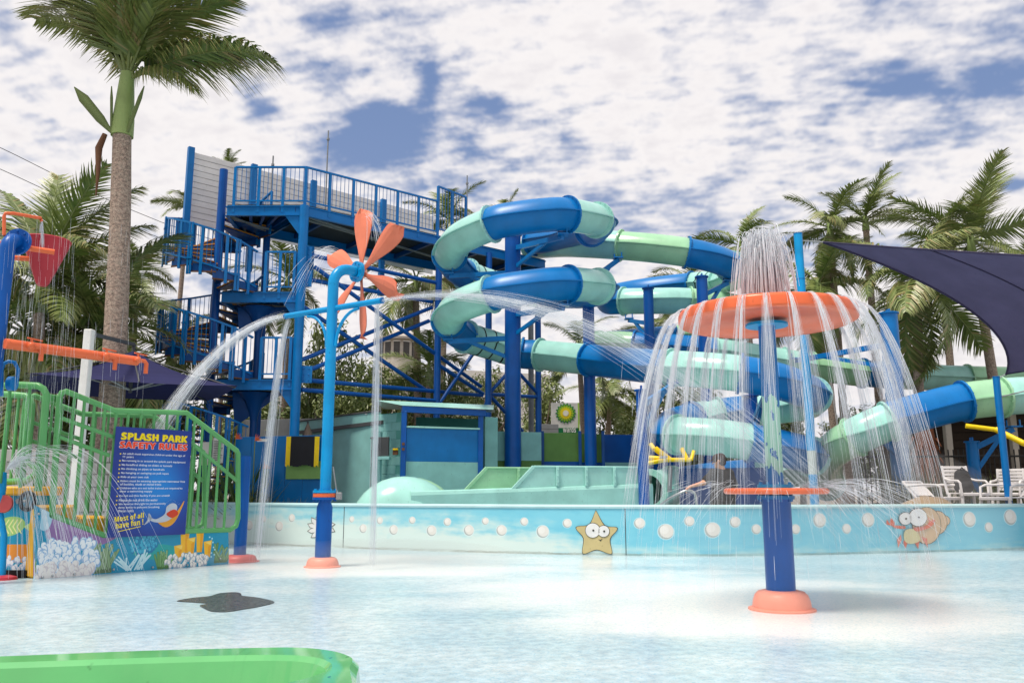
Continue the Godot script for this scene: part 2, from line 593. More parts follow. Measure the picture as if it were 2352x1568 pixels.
	rm.albedo_color = Color("646c6d"); rm.albedo_texture = noise_tex(0.05, 0.35, 1.0, 256, 19, 4)
	rm.uv1_scale = Vector3(1.2, 2.6, 1)
	rm.roughness = 0.22
	rm.heightmap_enabled = true; rm.heightmap_texture = m.heightmap_texture; rm.heightmap_scale = 0.9
	tag(put(rb, "floor_marking", rm), "dark grey stingray silhouette painted on the wet pad floor", "floor marking")

var wall_line := [Vector2(-10.6, -20.2), Vector2(-8.2, -18.7), Vector2(-6.65, -17.85), Vector2(-5.24, -16.9), Vector2(-3.5, -15.95), Vector2(-2.0, -15.15), Vector2(0, -14.36), Vector2(1.83, -13.85), Vector2(3.2, -13.72), Vector2(4.36, -13.87), Vector2(6.37, -14.42), Vector2(9.02, -15.25), Vector2(11.6, -16.1)]
const WALL_H := 0.8

# run length along the wall below a view column, read on its foot
func wall_at(path: Array, u: float) -> Array:
	var best := 1e9
	var run := 0.0
	var out := [0.0, 0]
	for k in path.size():
		if k > 0: run += (path[k] - path[k - 1]).length()
		var p: Vector3 = path[k] - Vector3(0, EYE - 0.4, 0)
		var uu := CU + FOC * p.x / (-p.z * cos(PITCH) + p.y * sin(PITCH))
		if absf(uu - u) < best:
			best = absf(uu - u); out = [run, k]
	return out

func make_wall() -> void:
	var pts := []
	for q in wall_line: pts.append(Vector3(q.x, 0, q.y))
	var path := smooth_path(pts, 0.1)
	var total := 0.0
	for k in range(1, path.size()): total += (path[k] - path[k - 1]).length()
	# the mural: blue wash over a sandy ground coat, bubbles, a starfish and a hermit crab
	var w := 2048
	var h := 160
	var S0: float = wall_at(path, 380)[0]
	var S1: float = wall_at(path, 2400)[0]
	var half := (S1 - S0) / 2.0
	var texs := []
	var f := FastNoiseLite.new()
	f.seed = 14; f.frequency = 0.012; f.fractal_octaves = 5
	for part_no in 2:
		var c := Canvas.new(w, h, Color.WHITE)
		var s_of := func(u: float) -> float: return (wall_at(path, u)[0] - S0 - part_no * half) / half * w
		var ppm := w / half
		for x in w:
			var s := S0 + (part_no + (x + 0.5) / w) * half
			var bl := clampf((s - S0) / (S1 - S0), 0, 1)
			for y in h:
				var g := (y + 0.5) / h
				var nn := f.get_noise_2d(s * 60.0, y * 1.6) * 0.5 + f.get_noise_2d(s * 260.0, y * 2.0) * 0.22
				# where the blue coat still holds: a thin band on one end, most of the height on the other
				var hold := lerpf(0.16, 0.40, smoothstep(0.0, 0.42, bl)) + 0.62 * smoothstep(0.42, 0.62, bl)
				var k := smoothstep(-0.28, 0.28, hold - g + nn * 0.55)
				k *= lerpf(0.62, 1.0, smoothstep(0.1, 0.5, bl))
				var col := Color("d3e2dc").lerp(Color("7ac6d9"), k)
				col = col.lerp(Color("60b8d3"), clampf(nn * 1.2, 0, 0.35) * k)
				if g > 0.95 + nn * 0.05: col = col.lerp(Color("8a8f86"), 0.35 + nn)
				c.im.set_pixel(x, y, col)
		var vy := func(v: float, u: float) -> float:
			var q: Vector3 = path[wall_at(path, u)[1]]
			var y := px(u, v, -q.z).y
			return (1.0 - y / WALL_H) * h
		var bub := [[608, 1190, 7], [640, 1207, 11], [672, 1187, 9], [573, 1205, 11], [803, 1190, 7], [836, 1212, 10], [870, 1193, 8], [903, 1215, 11], [945, 1192, 8], [987, 1217, 12], [1033, 1196, 9], [1072, 1216, 12], [1114, 1194, 8], [1156, 1216, 12], [1199, 1195, 9], [1243, 1219, 14], [1297, 1199, 10], [1471, 1199, 12], [1527, 1219, 17], [1583, 1194, 11], [1636, 1215, 17], [1686, 1196, 12], [1732, 1213, 11], [1833, 1213, 11], [1884, 1192, 16], [1941, 1212, 11], [1995, 1191, 16], [2225, 1190, 17], [2275, 1209, 11], [2326, 1185, 17], [2390, 1205, 12]]
		for b in bub:
			var x: float = s_of.call(b[0])
			if x < -60 or x > w + 60: continue
			var y: float = vy.call(b[1], b[0])
			var q: Vector3 = path[wall_at(path, b[0])[1]]
			var r: float = b[2] * (-q.z) / FOC
			c.ell(x, y, r * ppm * 1.12, r * h / WALL_H * 1.1, Color("eef3f2"), 0.0, 0.6)
			c.ell(x, y, r * ppm, r * h / WALL_H, Color("a9b0ae"))
			c.ell(x + r * ppm * 0.12, y - r * h / WALL_H * 0.1, r * ppm * 0.9, r * h / WALL_H * 0.9, Color("ddd9d2"))
			c.ell(x - r * ppm * 0.2, y - r * h / WALL_H * 0.25, r * ppm * 0.6, r * h / WALL_H * 0.55, Color("e9e6e1"), 0.0, 0.7)
		texs.append(c.texture())
	var root := thing("painted_low_wall", "curved low concrete wall painted blue with white bubbles round the splash pad", "wall")
	var mats := []
	for tx in texs:
		var m := StandardMaterial3D.new()
		m.albedo_texture = tx; m.roughness = 0.45; m.texture_repeat = false
		m.heightmap_enabled = false
		mats.append(m)
	var th := 0.26
	var fronts := [MB.new(), MB.new()]
	var cop := MB.new()
	var back := MB.new()
	var run := 0.0
	var rings := []
	for k in path.size():
		if k > 0: run += (path[k] - path[k - 1]).length()
		var ta: Vector3 = (path[mini(k + 1, path.size() - 1)] - path[maxi(k - 1, 0)]).normalized()
		var nr := Vector3(-ta.z, 0, ta.x)
		if nr.z < 0: nr = -nr
		rings.append([path[k], nr, run])
	for k in rings.size() - 1:
		var a = rings[k]
		var b = rings[k + 1]
		var mid: float = (a[2] + b[2]) / 2
		var pn := 0 if mid < S0 + half else 1
		var ua: float = (a[2] - S0 - pn * half) / half
		var ub: float = (b[2] - S0 - pn * half) / half
		var up := Vector3(0, WALL_H - 0.03, 0)
		var mb: MB = fronts[pn]
		var q := mb.add(a[0], a[1], Vector2(ua, 1)); mb.add(b[0], b[1], Vector2(ub, 1)); mb.add(b[0] + up, b[1], Vector2(ub, 0)); mb.add(a[0] + up, a[1], Vector2(ua, 0))
		mb.face(q, q + 1, q + 2); mb.face(q, q + 2, q + 3)
		# rounded coping
		var prof := [Vector2(0.012, WALL_H - 0.06), Vector2(0.02, WALL_H - 0.03), Vector2(0.008, WALL_H - 0.006), Vector2(-0.02, WALL_H), Vector2(-th + 0.02, WALL_H), Vector2(-th - 0.012, WALL_H - 0.01), Vector2(-th - 0.012, WALL_H - 0.06)]
		for j in prof.size() - 1:
			var p0: Vector2 = prof[j]
			var p1: Vector2 = prof[j + 1]
			var na: Vector3 = (Vector3.UP * (p0.x - p1.x) + a[1] * (p1.y - p0.y)).normalized()
			cop.quad(a[0] + a[1] * p0.x + Vector3.UP * p0.y, b[0] + b[1] * p0.x + Vector3.UP * p0.y, b[0] + b[1] * p1.x + Vector3.UP * p1.y, a[0] + a[1] * p1.x + Vector3.UP * p1.y, na)
		back.quad(a[0] - a[1] * th, b[0] - b[1] * th, b[0] - b[1] * th + up, a[0] - a[1] * th + up, -a[1])
	part(fronts[0], "painted_face", mats[0], root)
	part(fronts[1], "painted_face", mats[1], root)
	part(cop, "coping", paint("bfe3e6", 0.5), root)
	part(back, "rear_face", M.aqua_wall, root)
	# joints in the wall
	for u in [790.0, 1436.0]:
		var k: int = wall_at(path, u)[1]
		var j := MB.new()
		j.box(rings[k][0] + Vector3(0, WALL_H / 2 - 0.02, 0) + rings[k][1] * 0.001, Vector3(0.012, WALL_H - 0.06, 0.006), Basis.looking_at(-rings[k][1]))
		part(j, "expansion_joint", M.dark_grey, root)
	# painted cut-outs standing a little proud of the wall: starfish, hermit crab, sun face behind the post
	var on := func(u: float, v: float) -> Vector3:
		var q: Vector3 = path[wall_at(path, 1370)[1]]
		return px(u, v, -q.z)
	var flat := func(shape: Array, col: Material, lift: float, anchor: float, called: String, host: Node3D) -> void:
		var k: int = wall_at(path, anchor)[1]
		var o: Vector3 = rings[k][0]
		var nr: Vector3 = rings[k][1]
		var xx := Vector3.UP.cross(nr).normalized()
		var pl := PackedVector2Array()
		for p in shape:
			var e := vp(p.x, p.y, o, o + xx)
			pl.append(Vector2((e - o).dot(xx), e.y))
		var b := MB.new()
		b.prism(pl, 0.004, Transform3D(Basis(xx, Vector3.UP, nr), o + nr * lift))
		part(b, called, col, host)
	var circ := func(x: float, y: float, r: float, ry := -1.0) -> Array:
		var out := []
		for s in 20: out.append(Vector2(x + r * cos(TAU * s / 20), y + (r if ry < 0 else ry) * sin(TAU * s / 20)))
		return out
	var ink := paint("3b3a33", 0.6, false)
	var star := thing("starfish_cutout", "tan cartoon starfish with two round eyes fixed to the painted wall", "wall decoration")
	var tips := [[1371, 1176], [1389, 1207], [1415, 1211], [1416, 1219], [1401, 1238], [1406, 1268], [1398, 1271], [1371, 1262], [1345, 1271], [1338, 1266], [1341, 1236], [1325, 1216], [1328, 1209], [1354, 1205], [1367, 1177]]
	var s1 := []
	var s2 := []
	for t in tips:
		var q := Vector2(t[0], t[1])
		var e := q - Vector2(1371, 1228)
		s1.append(q + e.normalized() * 1.6)
		s2.append(q)
	flat.call(rounded(s1, 4), ink, 0.002, 1371, "outline", star)
	flat.call(rounded(s2, 4), paint("cdbb86", 0.6), 0.007, 1371, "body", star)
	for e in [[1362, 1218, 16.5], [1387, 1220, 13.0]]:
		flat.call(circ.call(e[0], e[1], e[2] + 1.2), ink, 0.012, 1371, "outline", star)
		flat.call(circ.call(e[0], e[1], e[2]), M.white, 0.017, 1371, "eye", star)
		flat.call(circ.call(e[0] + 1.5, e[1], 2.4), ink, 0.022, 1371, "pupil", star)
	flat.call([Vector2(1375, 1238), Vector2(1379, 1240), Vector2(1384, 1237), Vector2(1380, 1243)], ink, 0.012, 1371, "mouth", star)
	var crab := thing("hermit_crab_cutout", "cartoon hermit crab with coral claws and tan shell fixed to the painted wall", "wall decoration")
	var shellm := paint("d6b795", 0.6)
	var pink := paint("dd745c", 0.6)
	var ca := 2110.0
	for sgm in [[2168, 1196, 14, 12, 0.002], [2154, 1200, 21, 26, 0.007], [2128, 1207, 32, 42, 0.012]]:
		flat.call(circ.call(sgm[0], sgm[1], sgm[2] + 1.4, sgm[3] + 1.4), ink, sgm[4] - 0.001, ca, "outline", crab)
		flat.call(circ.call(sgm[0], sgm[1], sgm[2], sgm[3]), shellm, sgm[4] + 0.003, ca, "shell", crab)
	for lg in [[[2068, 1228], [2060, 1240], [2062, 1258], [2070, 1240]], [[2080, 1232], [2074, 1246], [2079, 1260], [2086, 1240]], [[2100, 1232], [2100, 1246], [2108, 1260], [2112, 1238]], [[2114, 1232], [2122, 1244], [2130, 1258], [2128, 1236]]]:
		flat.call(lg.map(func(q): return Vector2(q[0], q[1])), pink, 0.018, ca, "leg", crab)
	flat.call(rounded([Vector2(2078, 1218), Vector2(2100, 1216), Vector2(2112, 1240), Vector2(2090, 1249), Vector2(2076, 1240)], 4), paint("ddd2a4", 0.6), 0.022, ca, "belly", crab)
	flat.call(rounded([Vector2(2076, 1214), Vector2(2056, 1213), Vector2(2046, 1207), Vector2(2035, 1204), Vector2(2036, 1194), Vector2(2042, 1202), Vector2(2045, 1190), Vector2(2053, 1200), Vector2(2054, 1206), Vector2(2076, 1208)], 4), pink, 0.026, ca, "claw", crab)
	flat.call(rounded([Vector2(2098, 1212), Vector2(2122, 1208), Vector2(2132, 1200), Vector2(2130, 1188), Vector2(2136, 1196), Vector2(2146, 1192), Vector2(2142, 1204), Vector2(2128, 1214), Vector2(2104, 1220)], 4), pink, 0.026, ca, "claw", crab)
	for e in [[2077, 1191, 14.0], [2106, 1188, 20.0]]:
		flat.call(circ.call(e[0], e[1], e[2] + 1.3), ink, 0.031, ca, "outline", crab)
		flat.call(circ.call(e[0], e[1], e[2]), M.white, 0.036, ca, "eye", crab)
		flat.call(circ.call(e[0] + 1, e[1], 2.2), ink, 0.041, ca, "pupil", crab)
	var sun := thing("petal_cutout", "white petalled cutout half hidden behind the pinwheel post on the wall", "wall decoration")
	for k in 12:
		var an := TAU * k / 12 + 0.2
		var d := Vector2(cos(an), sin(an))
		var s := Vector2(-d.y, d.x)
		var o := Vector2(738, 1212)
		flat.call([o + d * 14 - s * 6, o + d * 26 - s * 5, o + d * 33 + s * 3, o + d * 24 + s * 6, o + d * 14 + s * 5].map(func(q): return o + (q - o) * 1.02), paint("77766c", 0.6, false), 0.002, 738, "outline", sun)
		flat.call([o + d * 14 - s * 5, o + d * 25 - s * 4, o + d * 31 + s * 2, o + d * 23 + s * 5, o + d * 14 + s * 4], M.white, 0.007, 738, "petal", sun)
	flat.call(circ.call(738, 1212, 15), M.panel_white, 0.012, 738, "disc", sun)

# ---------------------------------------------------------------- tube slides
const TUBE_R := 0.41

func frame_at(path: Array, k: int) -> Array:
	var ta: Vector3 = (path[mini(k + 1, path.size() - 1)] - path[maxi(k - 1, 0)]).normalized()
	var side := ta.cross(Vector3.UP).normalized()
	return [path[k], ta, side, side.cross(ta)]

# two bolted half shells: each a little less than a half circle, meeting at a seam lip
func shell_section(path: Array, k0: int, k1: int, r: float) -> MB:
	var mb := MB.new()
	var phi := deg_to_rad(70.0)
	var rho := r / sin(phi)
	var sec := []   # strips of [point, normal]
	for sg in [1.0, -1.0]:
		var st := []
		for s in 13:
			var a := lerpf(-phi, phi, s / 12.0)
			var stretch := r / (rho * (1.0 - cos(phi)))
			var d := Vector2(sin(a), cos(a) * sg / stretch).normalized()
			st.append([Vector2(sin(a) * rho, (cos(a) - cos(phi)) * rho * stretch * sg), d])
		sec.append(st)
	for sx in [1.0, -1.0]:
		sec.append([[Vector2(sx * (r - 0.01), 0.014), Vector2(0, 1)], [Vector2(sx * (r + 0.05), 0.014), Vector2(0, 1)]])
		sec.append([[Vector2(sx * (r + 0.05), 0.014), Vector2(sx, 0)], [Vector2(sx * (r + 0.05), -0.014), Vector2(sx, 0)]])
		sec.append([[Vector2(sx * (r - 0.01), -0.014), Vector2(0, -1)], [Vector2(sx * (r + 0.05), -0.014), Vector2(0, -1)]])
	for st in sec:
		var f := mb.v.size()
		for k in range(k0, k1 + 1):
			var fr := frame_at(path, k)
			for q in st: mb.add(fr[0] + fr[2] * q[0].x + fr[3] * q[0].y, (fr[2] * q[1].x + fr[3] * q[1].y).normalized())
		for k in k1 - k0:
			for s in st.size() - 1:
				var a: int = f + k * st.size() + s
				mb.face(a, a + 1, a + st.size() + 1); mb.face(a, a + st.size() + 1, a + st.size())
	return mb

func ring_at(fr: Array, r: float, w: float) -> MB:
	var mb := MB.new()
	var b := Basis(fr[2], fr[1], fr[2].cross(fr[1]))
	mb.lathe([Vector2(r - 0.08, -w), Vector2(r + 0.058, -w), Vector2(r + 0.058, w), Vector2(r - 0.08, w)], 28, Transform3D(b, fr[0]))
	for s in 20:
		var a := TAU * s / 20
		var d: Vector3 = fr[2] * cos(a) + fr[3] * sin(a)
		mb.box(fr[0] + d * (r + 0.038), Vector3(0.022, w * 2 + 0.035, 0.022), b)
	return mb

# pts: [position, colour key or ""]; a colour key starts a new bolted piece
func make_slide(root: Node3D, pts: Array, ring_mat: Dictionary) -> Array:
	var pos := pts.map(func(q): return q[0])
	var path := []
	var starts := []
	for k in pts.size() - 1:
		if pts[k][1]: starts.append([path.size(), pts[k][1]])
		var p0: Vector3 = pos[maxi(k - 1, 0)]
		var p3: Vector3 = pos[mini(k + 2, pos.size() - 1)]
		var cnt := maxi(2, int(ceil((pos[k + 1] - pos[k]).length() / 0.14)))
		for s in cnt: path.append(pos[k].cubic_interpolate(pos[k + 1], p0, p3, float(s) / cnt))
	path.append(pos[-1])
	starts.append([path.size() - 1, ""])
	for k in starts.size() - 1:
		var col: String = starts[k][1]
		var banded := col.ends_with("*")
		col = col.trim_suffix("*")
		var sec := part(shell_section(path, starts[k][0], starts[k + 1][0], TUBE_R), "tube_section", M[col], root)
		part(ring_at(frame_at(path, starts[k][0]), TUBE_R, 0.022), "bolted_flange", M[col], sec)
		if banded:
			var m := int((starts[k + 1][0] - starts[k][0]) / 3)
			for j in range(1, m):
				var at: int = starts[k][0] + j * 3
				var two := [path[at], path[at].lerp(path[at + 1], 0.3)]
				part(shell_section(two, 0, 1, TUBE_R + 0.008), "gap_band", M.black, sec)  # black strips mark the dark gaps between narrow sections
	part(ring_at(frame_at(path, path.size() - 1), TUBE_R, 0.022), "bolted_flange", M.aqua, root)
	return path

func column(called: String, label: String, at: Vector3, top: float, r: float, mat: Material, group := "") -> Node3D:
	var o := thing(called, label, "column", Vector3(at.x, 0, at.z), group)
	var b := MB.new()
	b.cyl(Vector3(0, -0.1, 0), Vector3(0, top, 0), r, 20)
	put(b, "shaft", mat, o)
	var cap := MB.new()
	cap.cyl(Vector3(0, top, 0), Vector3(0, top + 0.03, 0), r + 0.035, 20)
	cap.box(Vector3(0, top + 0.07, 0), Vector3(0.03, 0.09, r * 0.9))
	put(cap, "cap", mat, o)
	var bp := MB.new()
	bp.cyl(Vector3(0, 0, 0), Vector3(0, 0.03, 0), r + 0.12, 20)
	for s in 8: bp.cyl(Vector3(cos(TAU * s / 8), 0, sin(TAU * s / 8)) * (r + 0.07) + Vector3(0, 0.03, 0), Vector3(cos(TAU * s / 8), 0, sin(TAU * s / 8)) * (r + 0.07) + Vector3(0, 0.07, 0), 0.015, 6)
	put(bp, "base_plate", mat, o)
	return o

# a bracket from a column to a tube: level arm, slanted brace, two plates
func bracket(col: Node3D, y: float, to: Vector3, mat: Material) -> void:
	var root := Vector3(col.position.x, y, col.position.z)
	var g := Node3D.new()
	g.name = "bracket"
	col.add_child(g, true)
	var b := MB.new()
	b.beam(root, to, 0.09, 0.12)
	part(b, "arm", mat, g)
	var c := MB.new()
	c.beam(root + Vector3(0, -0.55, 0), root.lerp(to, 0.72), 0.07, 0.09)
	part(c, "brace", mat, g)
	var d := MB.new()
	d.box(to + Vector3(0, 0.05, 0), Vector3(0.26, 0.03, 0.26))
	d.cyl(to + Vector3(0.09, 0.05, 0.09), to + Vector3(0.09, 0.2, 0.09), 0.018, 6)
	d.cyl(to + Vector3(-0.09, 0.05, -0.09), to + Vector3(-0.09, 0.2, -0.09), 0.018, 6)
	part(d, "saddle", mat, g)

func make_slides() -> void:
	# first slide: two turns round the tall column, a long run, two more turns
	var hc := Vector3(0.33, 0, -20.95)
	var hr := 1.94
	var A := []
	A.append([Vector3(0.7, 8.75, -25.4), "blue"])
	A.append([Vector3(1.5, 8.5, -24.1), ""])
	A.append([Vector3(2.05, 8.28, -22.6), ""])
	var hel := func(deg: float) -> Vector3:
		return hc + Vector3(cos(deg_to_rad(deg)) * hr, 7.83 - 1.71 * deg / 360.0, sin(deg_to_rad(deg)) * hr)
	var keys := {-22: "blue", 22: "aqua", 59: "blue", 115: "aqua", 178: "blue", 216: "aqua*", 285: "blue", 382: "aqua", 419: "blue", 475: "aqua", 538: "blue", 576: "aqua*"}
	var degs := keys.keys()
	for d in range(-20, 620, 24):
		var near := false
		for k in keys: near = near or absi(k - d) < 11
		if not near: degs.append(d)
	degs.sort()
	# the piece that begins at 22 ends where the front one begins: pieces run with falling height
	for d in degs: A.append([hel.call(float(d)), keys.get(d, "")])
	for q in [[1196, 812, 22.9, "blue"], [1241, 815, 22.7, "aqua"], [1300, 821, 22.2, ""], [1354, 826, 21.7, "blue"], [1450, 837, 20.5, ""], [1545, 845, 19.3, "aqua"], [1620, 850, 18.8, ""], [1700, 858, 18.5, "blue"], [1780, 873, 18.5, ""], [1838, 892, 18.9, ""], [1866, 908, 19.8, "aqua"], [1858, 925, 21.0, ""], [1800, 936, 22.0, ""], [1728, 942, 22.3, "blue"], [1650, 951, 22.3, "aqua"], [1590, 962, 21.9, "blue"], [1545, 976, 20.9, ""], [1540, 990, 19.7, ""], [1556, 998, 19.0, "aqua"], [1640, 1004, 18.6, ""], [1722, 1015, 18.5, "blue"], [1800, 1031, 18.6, ""], [1862, 1048, 19.2, "aqua"], [1872, 1068, 20.6, ""], [1810, 1083, 21.6, ""], [1720, 1092, 21.6, "blue"], [1620, 1103, 20.9, ""], [1545, 1115, 19.9, "aqua"], [1492, 1125, 19.0, ""]]:
		A.append([px(q[0], q[1], q[2]), q[3]])
	var sa := thing("tube_slide", "blue and aqua tube slide coiling twice round the tall column then over the wall", "water slide")
	make_slide(sa, A, {})
	var B := []
	for q in [[1225, 566, 26.2, "aqua"], [1290, 560, 24.6, ""], [1350, 560, 23.5, ""], [1425, 564, 23.0, "mint"], [1500, 570, 22.7, ""], [1578, 580, 22.5, "blue"], [1640, 594, 22.7, ""], [1680, 612, 23.3, "aqua"], [1690, 632, 24.6, ""], [1655, 648, 26.0, "aqua*"], [1590, 654, 27.0, "blue"], [1500, 664, 27.6, ""], [1430, 676, 27.6, ""], [1398, 688, 27.0, ""], [1400, 693, 26.3, ""], [1433, 692, 25.8, "aqua"], [1510, 691, 25.4, ""], [1585, 692, 25.3, "mint"], [1680, 704, 25.4, ""], [1745, 722, 26.2, "aqua"], [1735, 748, 27.6, ""], [1650, 764, 28.4, "mint"], [1550, 774, 28.6, "blue"], [1450, 783, 28.2, ""], [1390, 790, 27.2, ""], [1376, 793, 26.0, "mint"], [1410, 791, 25.2, ""], [1458, 794, 24.8, "blue"], [1550, 799, 24.6, ""], [1642, 808, 24.5, "aqua"], [1720, 819, 24.6, ""], [1800, 832, 24.7, "aqua"], [1862, 842, 24.8, "mint"], [1920, 850, 25.0, ""], [1982, 857, 25.2, "blue"], [2062, 863, 25.6, "aqua"], [2140, 867, 25.9, ""], [2222, 870, 26.0, "mint"], [2340, 873, 26.0, ""], [2450, 880, 25.4, "aqua"], [2560, 890, 23.6, ""], [2570, 897, 21.4, ""], [2470, 903, 19.3, ""], [2352, 908, 18.5, ""], [2300, 912, 18.4, "mint"], [2214, 922, 18.4, "blue"], [2130, 942, 18.4, ""], [2042, 968, 18.4, "aqua"], [1962, 1004, 18.6, "mint"], [1912, 1036, 19.4, ""], [1890, 1072, 20.8, ""], [1900, 1110, 22.4, ""]]:
		B.append([px(q[0], q[1], q[2]), q[3]])
	var sb := thing("tube_slide", "mint, blue and aqua tube slide winding away to the shade sail side", "water slide")
	make_slide(sb, B, {})
	# columns
	var c1 := column("slide_column", "thick dark blue column in the middle of the coiled tube slide", Vector3(0.02, 0, -20.95), 7.55, 0.205, M.deep)
	bracket(c1, 7.2, hc + Vector3(cos(1.1) * hr, 6.98, sin(1.1) * hr), M.blue)
	bracket(c1, 6.55, hc + Vector3(cos(3.05) * hr, 6.42, sin(3.05) * hr), M.blue)
	bracket(c1, 5.45, hc + Vector3(cos(1.1) * hr, 5.25, sin(1.1) * hr), M.blue)
	bracket(c1, 4.85, hc + Vector3(cos(3.05) * hr, 4.72, sin(3.05) * hr), M.blue)
	var c2 := column("slide_column", "blue column standing behind the coils at the run of aqua tube", px(1353, 800, 21.9) , 6.75, 0.155, M.deep)
	bracket(c2, 7.3 - 0.75, px(1420, 597, 22.6), M.blue)
	var c3 := column("slide_column", "blue column with a ringed cap between the two tube slides", px(1490, 700, 24.3), 6.95, 0.15, M.deep)
	bracket(c3, 5.9, px(1445, 736, 25.2), M.blue)
	var c4 := column("slide_column", "blue column propping the blue bend of the mint tube slide", px(1612, 640, 22.2), 6.75, 0.15, M.deep)
	bracket(c4, 6.25, px(1672, 650, 23.2), M.blue)
	var c5 := column("slide_column", "slim dark blue column on the pool side of the slide run-out", px(1473, 900, 17.2), 3.05, 0.11, M.deep)
	bracket(c5, 2.75, px(1545, 885, 19.0), M.blue)
	var c6 := column("slide_column", "thick blue column rising behind the mushroom fountain water curtain", px(2042, 735, 19.0), 5.05, 0.2, M.blue)
	bracket(c6, 4.35, px(1830, 828, 21.5), M.blue)
	bracket(c6, 2.3, px(2010, 1015, 18.5), M.blue)
	var c7 := column("slide_column", "blue column under the blue piece of tube beside the white chairs", px(2230, 985, 19.0), 2.1, 0.13, M.blue)
	bracket(c7, 1.95, px(2330, 985, 18.6), M.blue)
	var c8 := column("slide_column", "blue column among the lower coils behind the fountain pole", px(1722, 880, 20.4), 3.3, 0.17, M.deep)
	bracket(c8, 2.6, px(1760, 905, 18.6), M.blue)
	# run-out trough
	make_runout()

func make_runout() -> void:
	var o := thing("slide_runout", "aqua and green open slide run-out troughs with a rounded end behind the wall", "slide run-out")
	# two parallel troughs: the front one aqua, the rear one green, ending in a rounded nose
	for t in 2:
		var mat: Material = M.aqua if t == 0 else M.mint
		var dz := -1.15 * t
		var p0 := Vector3(2.72, 0, -17.9 + dz)
		var p1 := Vector3(-2.05, 0, -16.6 + dz * 0.9)
		var along := (p1 - p0).normalized()
		var nr := Vector3(-along.z, 0, along.x)
		if nr.z < 0: nr = -nr
		var len := (p1 - p0).length()
		var body := MB.new()
		var n := 24
		# outline across: outer front, rounded lip, inside, rounded lip, outer back
		var ring := func(s: float) -> Array:
			var hgt := lerpf(1.18, 1.02, s)
			var bulge := 0.0
			return [[Vector2(0.50, 0.0), 0], [Vector2(0.56, 0.5), 0], [Vector2(0.58, hgt - 0.08), 0], [Vector2(0.56, hgt - 0.02), 0], [Vector2(0.51, hgt), 0], [Vector2(0.46, hgt - 0.03), 0], [Vector2(0.40, 0.75), 0], [Vector2(0.22, 0.58), 0], [Vector2(0, 0.54), 0], [Vector2(-0.22, 0.58), 0], [Vector2(-0.40, 0.75), 0], [Vector2(-0.46, hgt - 0.03), 0], [Vector2(-0.51, hgt), 0], [Vector2(-0.56, hgt - 0.02), 0], [Vector2(-0.58, hgt - 0.08), 0], [Vector2(-0.5, 0.0), 0]]
		var rows := []
		for k in n + 1: rows.append(ring.call(float(k) / n))
		for k in n:
			for j in rows[k].size() - 1:
				var a := p0 + along * len * k / n
				var b := p0 + along * len * (k + 1) / n
				var q0: Vector2 = rows[k][j][0]
				var q1: Vector2 = rows[k][j + 1][0]
				var r0: Vector2 = rows[k + 1][j][0]
				var r1: Vector2 = rows[k + 1][j + 1][0]
				body.quad(a + nr * q0.x + Vector3.UP * q0.y, b + nr * r0.x + Vector3.UP * r0.y, b + nr * r1.x + Vector3.UP * r1.y, a + nr * q1.x + Vector3.UP * q1.y, (nr * (q1.y - q0.y) - Vector3.UP * (q1.x - q0.x)).normalized())
		part(body, "trough", mat, o)
		# rounded nose
		var nose := MB.new()
		var e := p1 + along * 0.05
		nose.ball(e + Vector3(0, 0.45, 0), Vector3(1.0, 0.86, 0.66), 14, 24, Basis(along, Vector3.UP, nr))
		part(nose, "nose", mat, o)
		# splash guard walls standing on the lip, slanted at the front end
		var g := MB.new()
		var start := 0.02
		var stop := 0.60 if t == 0 else 0.80
		var y0 := 1.12
		var y1 := 1.50
		var off := nr * (0.53 if t == 0 else 0.5)
		var a0 := p0 + along * len * start + off
		var a1 := p0 + along * len * stop + off
		var a2 := p0 + along * len * (stop - 0.09) + off
		g.quad(a0 + Vector3.UP * (y0 - 0.05), a1 + Vector3.UP * (y0 - 0.08), a2 + Vector3.UP * y1, a0 + Vector3.UP * y1, nr)
		g.quad(a0 + Vector3.UP * (y0 - 0.05) - nr * 0.03, a1 + Vector3.UP * (y0 - 0.08) - nr * 0.03, a2 + Vector3.UP * y1 - nr * 0.03, a0 + Vector3.UP * y1 - nr * 0.03, -nr)
		part(g, "splash_guard", mat, o)
		var rim := MB.new()
		rim.beam(a0 + Vector3.UP * y1, a2 + Vector3.UP * y1, 0.05, 0.04, 0.008)
		rim.beam(a2 + Vector3.UP * y1, a1 + Vector3.UP * (y0 - 0.08), 0.05, 0.07, 0.008)
		part(rim, "rim", mat, o)
		for k in 4:
			var rp := a0.lerp(a2, (k + 0.2) / 4.0)
			var rb := MB.new()
			rb.box(rp + Vector3.UP * (y0 + y1) / 2 + nr * 0.03, Vector3(0.06, y1 - y0, 0.05), Basis.looking_at(-nr), 0.006)
			for j in 3: rb.ball(rp + Vector3.UP * (y0 + 0.08 + 0.12 * j) + nr * 0.06, Vector3.ONE * 0.014, 4, 6)
			part(rb, "rib", mat, o)

